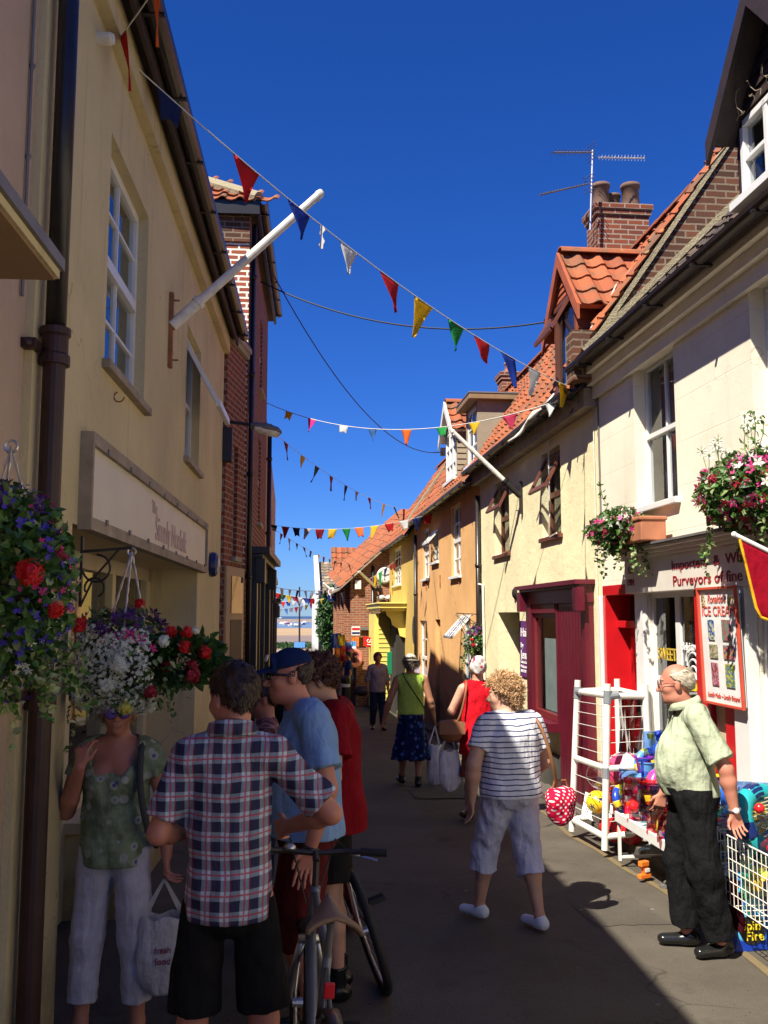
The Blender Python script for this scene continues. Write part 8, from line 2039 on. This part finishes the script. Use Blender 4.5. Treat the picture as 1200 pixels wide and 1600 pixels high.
mb = MB(); c = Vector(J['nek']); pts = [c + Vector((.075 * math.cos(a), .02 + .08 * math.sin(a), .035 - .02 * math.sin(a))) for a in np.linspace(PI * -1.4, PI * .4, 26)]
rows = [[p + Vector((math.cos(a) * o_, math.sin(a) * o_, z)) for p, a in zip(pts, np.linspace(PI * -1.4, PI * .4, 26))] for o_, z in ((0, -.01), (0, .035), (.012, .03), (.028, -.02))]; mb.sheet(rows, .004); attach(mb, 'collar', bpy.data.materials['plaid'], root)
# -- man in blue t-shirt and cap, facing left
tb = m_cloth('tshirt_blue', (.22, .36, .60))
root, J, hp, s = figure(dict(label='man in pale blue t-shirt, navy cap and sunglasses, facing left beside a bicycle', loc=(.10, 4.62, 0), rot=PI / 2 + .12, h=1.87, girth=1.04, belly=.4, res=.006, skin=SKR, seed=4, head=(-.05, -.05, 0), jowl=1,
    J=dict(hed=(0, .085, 1.60), nek=(0, .03, 1.46), el=(-.27, -.05, 1.14), wl=(-.27, .02, .90), er=(.25, .05, 1.15), wr=(.17, .30, 1.05), kl=(-.11, .03, .5), kr=(.12, .06, .5)), handl=dict(curl=.35, thumb=(0, 1, 0)), handr=dict(curl=.9),
    top=dict(mat=tb, sleeve=.72, hem=.90, o=.022, loose=.03, wr=.008, wf=20, neckz=1.5, flare=.02), bottoms=[dict(kind='legs', f=1.12, w=.035, mat=m_cloth('shorts_maroon', (.10, .014, .016)), name='shorts', top=.95)],
    hair=dict(mat=HB, t=.004, tufts=500, tl=.015, nape=-.06, bald=.02), shoes=dict(mat=leather)))
hat(root, hp, J['hed'], s, m_cloth('cap_navy', (.012, .025, .085), wr=.1), 'cap', .055)
mb = MB(); mb.lathe(hp(-.03, .10, .085), [(.018, 0), (.018, .004)], 12, axis=tuple(hp(-.3, 1, .4) - hp(0, 0, 0))); attach(mb, 'cap_badge', PL['white'], root)
mb = MB()
for q in (-1, 1): mb.ball(hp(q * .032, .096, .004), (.012, .012, .02), 10, 6)
attach(mb, 'sunglasses', leather, root); mb = MB()
for q in (-1, 1): mb.tube([hp(q * .05, .09, .012), hp(q * .078, .05, .012), hp(q * .083, -.02, .004)], .006, 6)
attach(mb, 'sunglasses_arms', leather, root)
mb = MB(); mb.torus(Vector(J['wl']), .033, .008, tuple(J['wl'] - J['el']), 18, 6); attach(mb, 'wrist_watch', leather, root)
# -- young man in red
root, J, hp, s = figure(dict(label='young man with bushy auburn hair in red t-shirt and black shorts looking down', loc=(.27, 5.2, 0), rot=PI / 2 - .1, h=1.80, girth=.86, res=.006, skin=SKP, seed=6, head=(.1, -.38, 0), hs=1.06,
    J=dict(hed=(0, .10, 1.595), nek=(0, .03, 1.45), el=(-.24, .0, 1.13), wl=(-.20, .17, .95), er=(.24, .02, 1.13), wr=(.18, .25, 1.0)), handl=dict(curl=.7), handr=dict(curl=.7),
    top=dict(mat=m_cloth('tshirt_red', (.22, .006, .012)), sleeve=.62, hem=.83, o=.03, loose=.035, flare=.045, wr=.008, wf=18), bottoms=[dict(kind='legs', f=.78, w=.035, mat=bpy.data.materials['shorts_black'], name='shorts', top=.9)],
    hair=dict(mat=HAU, t=.02, tufts=4200, tl=.032, quiff=1, curl=.008, cf=90, cw=2.2, radial=1, lift=.2, nape=-.045, fy=.045), shoes=dict(mat=leather, high=.06)))
# -- woman in striped top walking away
g_ = onG(800, 1446)
root, J, hp, s = figure(dict(label='woman with curly copper hair in white striped top and cropped trousers walking away', loc=tuple(g_), rot=.22, h=1.61, girth=1.36, sw=1.15, res=.006, skin=SKP, seed=8, head=(1.0, -.05, 0), noears=False, jowl=1, hs=1.06,
    J=dict(hed=(-.02, .05, 1.60), al=(-.16, .20, .10), kl=(-.13, .15, .5), ar=(.13, -.17, .10), kr=(.12, -.02, .5), el=(-.30, -.04, 1.13), wl=(-.30, -.0, .88), er=(.29, .02, 1.12), wr=(.24, .20, 1.0), nek=(0, .0, 1.45)), footl=(-.5, 1, 0), footr=(-.25, 1, 0), handl=dict(curl=.3), handr=dict(curl=.8),
    top=dict(mat=m_cloth('striped', (.82, .82, .86), 'stripe', (.03, .04, .14), per=.034, wr=.3), sleeve=.62, hem=.90, o=.016, wr=.008, wf=24, flare=.01, neckz=1.49),
    bottoms=[dict(kind='legs', f=1.36, w=.03, mat=m_cloth('trousers_lilac', (.58, .58, .72)), top=.98, wr=.007)], hair=dict(mat=HC, mat2=HC2, t=.03, tufts=4200, tl=.035, low=.005, curl=.009, cf=100, cw=2.0, lift=.5, radial=1, nape=-.075, fy=.03), shoes=dict(mat=canvas, sole=m_plain('sole_lilac', (.4, .4, .5), .7))))
mb = MB(); q = J['nek']
strap(root, [(.13 * s, .1, 1.25 * s), (.155 * s, .04, 1.43 * s), (.17 * s, -.03, 1.46 * s), (.20 * s, -.13 * s, 1.36 * s), (.25 * s, -.17 * s, 1.15 * s), (.31 * s, -.12 * s, .98 * s), (.33 * s, -.08 * s, .93 * s)], .013, tan)
# polka bag, a thing of its own
bw_ = W(root, V3(.34, -.12, .86) * s); pb = thing('handbag', 'red handbag with white polka dots on the striped woman\'s right shoulder', 'handbag', (bw_.x, bw_.y, bw_.z - .15), .2)
T = SDF((-.22, -.22, -.05), (.22, .22, .42), .006); T.ell((0, 0, .11), (.10, .065, .12), .02); T.cap((-.05, 0, .17), (.05, 0, .17), .05, .05, .05); T.cap((-.07, -.0, .21), (.07, 0, .21), .02, .02, .03); T.wrinkle(.007, 45, 3, .3)
sdf_obj(T, 'bag', m_cloth('polka', (.55, .01, .05), 'dots', (.8, .72, .72), per=.028), pb)
mb = MB(); mb.tube([(-.06, 0, .22), (-.04, 0, .28), (.04, 0, .28), (.06, 0, .22)], .008, 6); mb.build('strap_end', tan, pb, local=True)
# -- old man in green shirt
gA = onG(1113, 1496); gB = onG(1064, 1478); gc = (gA + gB) / 2
ro = PI / 2 - .12; rm = Matrix.Rotation(-ro, 3, 'Z'); la = rm @ (gA - gc); lb_ = rm @ (gB - gc)
green_ = m_cloth('shirt_green', (.42, .47, .33), wr=.45)
root, J, hp, s = figure(dict(label='old man in pale green shirt and black trousers with white hair and glasses', loc=tuple(gc), rot=ro, h=1.73, girth=1.04, belly=.62, sw=1.05, res=.006, skin=SKR, seed=10, head=(-.25, -.08, 0), jowl=1,
    J=dict(hed=(0, .07, 1.60), nek=(0, .0, 1.455), chs=(0, -.01, 1.29), al=(la.x - .0, la.y - .06, .095), ar=(lb_.x, lb_.y - .04, .095), kl=(-.13, la.y * .5 + .01, .5), kr=(.12, lb_.y * .5 + .01, .5), el=(-.27, -.13, 1.12), wl=(-.27, -.17, .88), er=(.25, .02, 1.13), wr=(.25, .10, .89)), footl=(-.25, 1, 0), footr=(.1, 1, 0), handl=dict(curl=.75, thumb=(0, 1, 0)), handr=dict(curl=.75),
    top=dict(mat=green_, sleeve=.82, hem=.93, o=.018, loose=.03, wr=.010, wf=24, neckz=1.45, neckr=.068, scoop=.5),
    bottoms=[dict(kind='legs', f=1.93, w=.03, o=.022, mat=m_cloth('trousers_black', (.010, .010, .011), wr=.5), top=.985, wr=.007)], hair=dict(mat=HW, t=.006, tufts=2600, tl=.03, nape=-.06, bald=.07, bs=.3, line=.055, fy=.03, curl=.0015, lift=.05, cw=.15, low=0, dir=(0, -1, -.6)), shoes=dict(mat=leather)))
glasses(root, hp, M['glass'], m_plain('spectacle_brown', (.16, .03, .02), .3))
mb = MB(); c = Vector(J['nek']); an = np.linspace(PI * -1.42, PI * .42, 26); pts = [c + Vector((.068 * math.cos(a), .02 + .074 * math.sin(a), .04 - .025 * math.sin(a))) for a in an]
mb.sheet([[p + Vector((math.cos(a) * o_, math.sin(a) * o_, z)) for p, a in zip(pts, an)] for o_, z in ((0, -.03), (.002, .012), (.014, .008), (.034, -.035))], .004); attach(mb, 'collar', green_, root)
mb = MB(); mb.torus(Vector(J['wl']) + Vector((0, 0, .01)), .032, .007, tuple(J['wl'] - J['el']), 18, 6); attach(mb, 'watch_strap', M['alu'], root); mb = MB(); mb.lathe(Vector(J['wl']) + Vector((-.03, 0, .01)), [(.017, 0), (.018, .005), (.014, .01)], 14, axis=(-1, 0, 0)); attach(mb, 'watch_face', PL['white'], root)
# -- woman in lime top
g_ = onG(642, 1228)
root, J, hp, s = figure(dict(label='woman in lime sleeveless top, navy patterned skirt and cream hat walking away', loc=tuple(g_), rot=.03, h=1.66, girth=1.1, sw=1.08, res=.009, skin=SKT, seed=12, head=(-.15, -.1, 0),
    J=dict(el=(-.30, -.04, 1.12), wl=(-.36, .05, .86), er=(.27, -.02, 1.12), wr=(.33, .05, .88), al=(-.10, .15, .10), ar=(.08, -.13, .10)), handr=dict(curl=.9),
    top=dict(mat=m_cloth('top_lime', (.42, .62, .10)), sleeve=0, hem=.955, o=.012, wr=.005, neckz=1.49), bottoms=[dict(kind='skirt', hem=.36, rad=.25, mat=m_cloth('skirt_navy', (.012, .02, .09), 'floral', (.05, .12, .35), (.15, .13, .12), per=.06), name='skirt', top=1.05)],
    hair=dict(mat=HG, t=.016, low=.02, curl=.008, cf=80, ears=False, tufts=1200, tl=.05, cw=1.5, bald=.035), shoes=dict(mat=leather, high=.03)))
hat(root, hp, J['hed'], s, m_cloth('hat_cream', (.50, .47, .38)), 'brim', .03, 'sun_hat', leather, res=.008)
strap(root, [(-.10, -.13, 1.38), (0.0, -.135, 1.22), (.12, -.12, 1.05), (.17, -.06, .98)], .008, leather)
strap(root, [(-.10, -.13, 1.38), (-.11, -.06, 1.43), (-.09, .04, 1.42)], .008, leather)
hb_ = W(root, J['wr'] + V3(.0, .03, -.09)); carrier('white and yellow carrier bag swinging from the lime topped woman\'s right hand', (hb_.x + .02, hb_.y, hb_.z), .78, .22, m_cloth('plastic_white2', (.72, .74, .8), rough=.4, sheen=0), None, None, .3, 5)
# -- woman in grey shirt coming towards us
g_ = onG(590, 1141)
root, J, hp, s = figure(dict(label='woman in grey shirt and dark jeans walking towards the camera with black bag', loc=tuple(g_), rot=PI + .1, h=1.66, girth=1.12, bust=.6, res=.012, skin=SKT, seed=14, J=dict(al=(-.1, .12, .10), ar=(.1, -.12, .10)),
    top=dict(mat=m_cloth('shirt_grey', (.30, .27, .29)), sleeve=1.15, hem=.86, o=.02, neckr=.08, scoop=.8), bottoms=[dict(kind='legs', f=1.9, mat=m_cloth('jeans', (.02, .03, .07)), top=.95)], hair=dict(mat=HAU, t=.022, low=.01, curl=.005, ears=False), shoes=dict(mat=leather)))
T = SDF((-.22, -.16, -.05), (.22, .16, .4), .012); T.ell((0, 0, .12), (.15, .07, .11), .02); T.cap((-.11, 0, .1), (.11, 0, .1), .06, .06, .03); t_ = thing('handbag', 'black shoulder bag hanging at the grey shirted woman\'s side', 'handbag', (g_.x - .36, g_.y - .05, g_.z + .72)); sdf_obj(T, 'bag', m_plain('bag_black', (.015, .014, .014), .5), t_); mb = MB(); mb.tube([(-.1, 0, .28), (.02, 0, .6), (.12, 0, .28)], .01, 6); mb.build('strap', M['black_iron'], t_, local=True)
# -- man in tan hat by the orange wall
g_ = onG(664, 1128)
root, J, hp, s = figure(dict(label='man in tan sun hat and pale lilac shirt by the orange wall', loc=tuple(g_), rot=PI - .5, h=1.72, girth=1.08, res=.012, skin=SKT, seed=16, head=(.3, 0, 0), J=dict(er=(.26, .02, 1.13), wr=(.12, .22, 1.1), wl=(-.1, .2, 1.1)),
    top=dict(mat=m_cloth('shirt_lilac', (.40, .34, .44)), sleeve=.8, hem=.9, o=.02), bottoms=[dict(kind='legs', f=.9, mat=m_cloth('shorts_tan', (.32, .26, .2)), name='shorts', top=.95, w=.03)], hair=dict(mat=HG, t=.006, bald=.03), shoes=dict(mat=canvas)))
hat(root, hp, J['hed'], s, m_cloth('hat_tan', (.34, .26, .2)), 'brim', .05, 'sun_hat', None, res=.01)
# -- woman in red with flowered headscarf
g_ = Vector((1.96, 9.55, gz(9.55)))
root, J, hp, s = figure(dict(label='woman in long red sleeveless top with flowered headscarf beside the salon', loc=tuple(g_), rot=.1, h=1.66, girth=1.05, sw=1.05, res=.009, skin=SKP, seed=18, head=(-.2, -.1, 0), J=dict(el=(-.30, .03, 1.17), wl=(-.22, .26, 1.17), er=(.24, .02, 1.13), wr=(.22, .1, .9), al=(-.1, .1, .1), ar=(.1, -.12, .1)), handl=dict(curl=.7),
    top=dict(mat=m_cloth('top_red', (.55, .008, .018)), sleeve=0, hem=.72, o=.02, flare=.05, neckr=.08), bottoms=[dict(kind='skirt', hem=.5, rad=.2, mat=m_cloth('skirt_rust', (.24, .06, .04)), name='skirt', top=.95)], hair=None, shoes=dict(mat=leather)))
T = SDF(J['hed'] - .2, J['hed'] + .2, .008); R = rotm(-.2, -.1); T.ell(hp(0, -.015, .035), V3(.092, .112, .105), .01, R); T.ell(hp(0, -.1, -.02), V3(.04, .05, .045), .03, R); T.clip_plane(hp(0, .02, .0), (0, .75, -.9)); T.wrinkle(.006, 60, 2); sdf_obj(T, 'headscarf', m_cloth('scarf', (.75, .70, .66), 'floral', (.35, .01, .05), (.3, .01, .04), per=.04), root)
strap(root, [(-.12, .08, 1.2), (-.135, .0, 1.42), (-.16, -.09, 1.33), (-.22, -.1, 1.1), (-.27, -.06, .98)], .012, tan)
t_ = thing('handbag', 'tan leather shoulder bag of the woman in red', 'handbag', tuple(W(root, V3(-.31, -.05, .82)))); T = SDF((-.2, -.16, -.05), (.2, .16, .34), .01); T.ell((0, 0, .1), (.13, .06, .11), .02); T.cap((-.1, 0, .17), (.1, 0, .17), .04, .04, .04); sdf_obj(T, 'bag', tan, t_)
mb = MB(); mb.sheet([[Vector((x, -.07 - .01 * math.cos(x * 9), z)) for x in np.linspace(-.13, .13, 8)] for z in (.08, .14, .2)], .008); mb.build('flap', m_plain('flap', (.30, .13, .06), .5), t_, local=True)
h_ = W(root, V3(-.27, .05, .86)); carrier('white and blue carrier bag beside the woman in red', (h_.x - .03, h_.y, h_.z + .05), .60, .24, m_cloth('plastic_white3', (.74, .74, .78), rough=.4, sheen=0), None, None, .2, 8)
# -- two people half hidden behind the men on the left
g_ = Vector((.12, 6.6, 0)); root, J, hp, s = figure(dict(label='dark haired person in black almost hidden between the capped man and red lad', loc=tuple(g_), rot=PI - .4, h=1.70, res=.012, skin=SKT, seed=20, top=dict(mat=m_cloth('top_black', (.015, .014, .018)), sleeve=1.4, hem=.85, o=.02), bottoms=[dict(kind='legs', f=1.9, mat=bpy.data.materials['trousers_black'], top=.95)], hair=dict(mat=HD, t=.024, low=.05, ears=False), shoes=dict(mat=leather)))
g_ = Vector((-.13, 5.9, 0)); root, J, hp, s = figure(dict(label='person in dusky pink checked shirt behind the plaid man', loc=tuple(g_), rot=PI / 2, h=1.60, res=.012, skin=SKR, seed=22, top=dict(mat=m_cloth('shirt_pink', (.30, .12, .12), 'plaid', (.12, .04, .05), (.4, .3, .3), per=.05), sleeve=1.1, hem=.85, o=.02), bottoms=[dict(kind='legs', f=1.9, mat=bpy.data.materials['jeans'], top=.95)], hair=dict(mat=HB, t=.016), shoes=dict(mat=leather)))
# -- the crowd at the far end
r = random.Random(40); shirts = dict(white=(.7, .7, .7), pink=(.62, .34, .36), blue=(.1, .2, .5), lilac=(.45, .4, .6), black=(.03, .03, .03), lightblue=(.35, .5, .7), green=(.15, .35, .15), beige=(.5, .42, .3), navy=(.03, .05, .15), orange=(.6, .25, .05))
crowd = [(452, 1043, 46, 'pink'), (461, 1045, 43, 'white'), (472, 1042, 48, 'pink'), (481, 1044, 45, 'lilac'), (489, 1041, 50, 'lightblue'), (497, 1040, 52, 'white'), (505, 1037, 55, 'navy'), (512, 1040, 47, 'beige'), (518, 1036, 33, 'blue'), (526, 1038, 30, 'lilac'), (531, 1034, 31.5, 'green'), (537, 1040, 29.5, 'black'), (511, 1040, 36, 'orange'), (517, 1050, 38, 'white'), (545, 1046, 27.6, 'navy')]
for k, (px, py, Y, cn) in enumerate(crowd):
    c = onY(px, 962, Y); kind_ = ('facing the camera', 'walking away', 'turned aside')[k % 3]
    if ('crowd_' + cn) not in bpy.data.materials: m_cloth('crowd_' + cn, shirts[cn])
    figure(dict(label='distant figure in %s top in the crowd at the street end' % cn.replace('lightblue', 'light blue'), loc=(c.x, Y, gz(Y)), rot=(PI, 0, PI / 2)[k % 3] + r.uniform(-.3, .3), h=r.uniform(1.58, 1.78), girth=r.uniform(.95, 1.15), res=.024, skin=(SKP, SKT, SKR)[k % 3], seed=k, group='crowd at the far end of the street in %s' % cn,
        J=dict(al=(-.1, .12, .1), ar=(.1, -.1, .1)), top=dict(mat=bpy.data.materials['crowd_' + cn], sleeve=.7, hem=.9, o=.02), bottoms=[dict(kind='legs', f=(1.9, .9)[k % 2], mat=bpy.data.materials['jeans'] if k % 2 == 0 else bpy.data.materials['shorts_tan'], top=.97)], hair=dict(mat=(HB, HG, HD, HBL)[k % 4], t=.02, ears=False)))
# ------------------------------------------------------------------ bicycles
def bicycle(label, loc, rz, lean, fmat, smat, steer=0, extras=True, crank=.6):
    t = thing('bicycle', label, 'bicycle', loc, 0); t.rotation_euler = (0, lean, rz); t.rotation_mode = 'XYZ'
    Rw = .335; wb_ = 1.05; K = dict(local=True)
    def wheel(y, nm, st=0):
        c = Vector((0, y, Rw)); ax = Vector((math.cos(st), math.sin(st), 0)); w_ = thing_part(nm, t)
        mb = MB(); mb.torus(c, Rw - .022, .024, tuple(ax), 48, 10); mb.build('tyre', M['tyre'], w_, smooth=True, **K)
        mb = MB(); mb.torus(c, Rw - .052, .010, tuple(ax), 40, 6); mb.build('rim', M['alu'], w_, smooth=True, **K)
        mb = MB(); mb.tube([c - ax * .04, c + ax * .04], .02, 10); mb.build('hub', M['alu'], w_, **K)
        mb = MB(); x = ax.cross(UP).normalized()
        for k in range(24): a = 2 * PI * k / 24; q = (x * math.cos(a) + UP * math.sin(a)); mb.tube([c + ax * (.03 if k % 2 else -.03), c + q * (Rw - .055)], .0014, 3, cap=False)
        mb.build('spokes', M['alu'], w_, kind='stuff', **K)
    def thing_part(nm, par):
        o = bpy.data.objects.new(nm, None); COL.objects.link(o); o.parent = par; o.empty_display_size = .1; return o
    wheel(0, 'rear_wheel'); wheel(wb_, 'front_wheel', steer)
    bb_ = Vector((0, .43, .30)); st = Vector((0, .25, .80)); ht = Vector((0, .80, .86)); hb_ = Vector((0, .86, .68)); ra = Vector((0, 0, Rw)); fa = Vector((0, wb_, Rw))
    mb = MB(); mb.tube([bb_, st], .017, 10); mb.tube([st, ht], .018, 10); mb.tube([bb_, hb_], .024, 10); mb.tube([hb_ - (ht - hb_) * .1, ht + (ht - hb_) * .15], .022, 10)
    for x in (-.045, .045): mb.tube([st - UP * .04, Vector((x, 0, Rw))], .009, 8); mb.tube([bb_, Vector((x, 0, Rw))], .010, 8)
    mb.build('frame', fmat, t, smooth=True, **K)
    mb = MB()
    for x in (-.055, .055): mb.tube([hb_ + Vector((x * .6, 0, -.02)), Vector((x, .92, .52)), Vector((x, wb_, Rw))], [.017, .016, .011], 8)
    mb.tube([hb_ - Vector((.05, 0, .02)), hb_ + Vector((.05, 0, -.02))], .02, 8); mb.build('fork', M['alu'], t, smooth=True, **K)
    mb = MB(); mb.tube([st, st + Vector((0, -.04, .13))], .013, 8); mb.build('seat_post', M['alu'], t, **K)
    c = st + Vector((0, -.05, .15)); rows = []
    for f in np.linspace(0, 1, 9):
        w_ = .085 * (1 - f) ** .7 * (1 if f > .05 else .9) + .016; y = c.y - .12 + .27 * f; rows.append([Vector((w_ * math.sin(a), y, c.z + .03 * math.cos(a) - .012 * math.sin(f * PI) - (.02 * abs(math.sin(a))))) for a in np.linspace(-1.7, 1.7, 9)])
    mb = MB(); mb.sheet(rows, .016); mb.build('saddle', smat, t, smooth=True, **K)
    h0 = ht + Vector((0, .02, .12)); mb = MB(); mb.tube([ht, h0], .014, 8); mb.tube([h0, h0 + Vector((0, .06, .02))], .015, 8); hc_ = h0 + Vector((0, .06, .02)); mb.tube([hc_ + Vector((-.29, -.05, .02)), hc_ + Vector((-.12, 0, .01)), hc_, hc_ + Vector((.12, 0, .01)), hc_ + Vector((.29, -.05, .02))], .012, 8); mb.build('handlebar', M['black_iron'], t, **K)
    for x in (-1, 1):
        mb = MB(); mb.tube([hc_ + Vector((x * .19, -.02, .015)), hc_ + Vector((x * .30, -.052, .02))], .017, 10); mb.build('grip', M['tyre'], t, **K)
        mb = MB(); mb.tube([hc_ + Vector((x * .15, .01, 0)), hc_ + Vector((x * .2, .05, -.02)), hc_ + Vector((x * .27, .02, -.03))], .006, 6); mb.build('brake_lever', M['alu'], t, **K)
        mb = MB(); mb.tube([hc_ + Vector((x * .15, .02, 0)), hc_ + Vector((x * .1, .14, .03)), hb_ + Vector((x * .02, .08, .1))], .004, 5); mb.build('brake_cable', M['cable'], t, **K)
    mb = MB(); mb.lathe(hc_ + Vector((-.11, -.02, .02)), [(.026, 0), (.024, .012), (.012, .022), (0, .024)], 12); mb.build('bell', M['alu'], t, smooth=True, **K)
    mb = MB(); mb.lathe(bb_ + Vector((.045, 0, 0)), [(.09, 0), (.092, .004), (.07, .005)], 24, axis=(1, 0, 0)); mb.build('chainring', M['alu'], t, **K)
    mb = MB(); mb.tube([bb_ + Vector((.05, 0, .088)), Vector((.05, 0, Rw + .04))], .005, 5); mb.tube([bb_ + Vector((.05, 0, -.088)), Vector((.05, 0, Rw - .04))], .005, 5); mb.build('chain', M['lead'], t, **K)
    for sg in (-1, 1):
        d = Vector((0, math.cos(crank), math.sin(crank))) * sg * .17; e = bb_ + Vector((sg * .07, 0, 0)); mb = MB(); mb.tube([e, e + d], .010, 8); mb.build('crank', M['alu'], t, **K)
        mb = MB(); q = e + d + Vector((sg * .06, 0, 0)); mb.box(q.x - .045, q.x + .045, q.y - .04, q.y - .028, q.z - .012, q.z + .012); mb.box(q.x - .045, q.x + .045, q.y + .028, q.y + .04, q.z - .012, q.z + .012); mb.tube([q - Vector((.06, 0, 0)), q + Vector((.045, 0, 0))], .01, 8); mb.build('pedal', M['tyre'], t, **K)
    if extras:
        mb = MB(); mb.sheet([[Vector((x, math.cos(a) * (Rw + .025), Rw + math.sin(a) * (Rw + .025))) for x in (-.028, 0, .028)] for a in np.linspace(PI * .25, PI * 1.05, 14)], .004); mb.build('mudguard', M['black_paint'], t, smooth=True, **K)
        mb = MB(); mb.box(-.012, .012, -Rw - .045, -Rw - .03, Rw + .03, Rw + .08); mb.build('rear_reflector', PL['orange'], t, bevel=.004, **K)
        mb = MB(); mb.box(-.018, .018, .13, .15, .70, .75); mb.build('red_lamp', PL['red'], t, bevel=.004, **K)
    return t
M['tyre'] = m_plain('tyre', (.012, .011, .011), .7, bmp=.5)
bicycle('silver and black bicycle with tan saddle between the plaid and blue men', (.12, 3.2, 0), .06, .06, m_plain('frame_silver', (.13, .14, .16), .35, .3), m_plain('saddle_tan', (.22, .135, .075), .6), 0, True, 1.2)
bicycle('dark bicycle leaning beyond the young man in red', (.54, 5.20, 0), .12, -.30, m_plain('frame_dark', (.10, .008, .012), .35), leather, .3, False, 2.7)
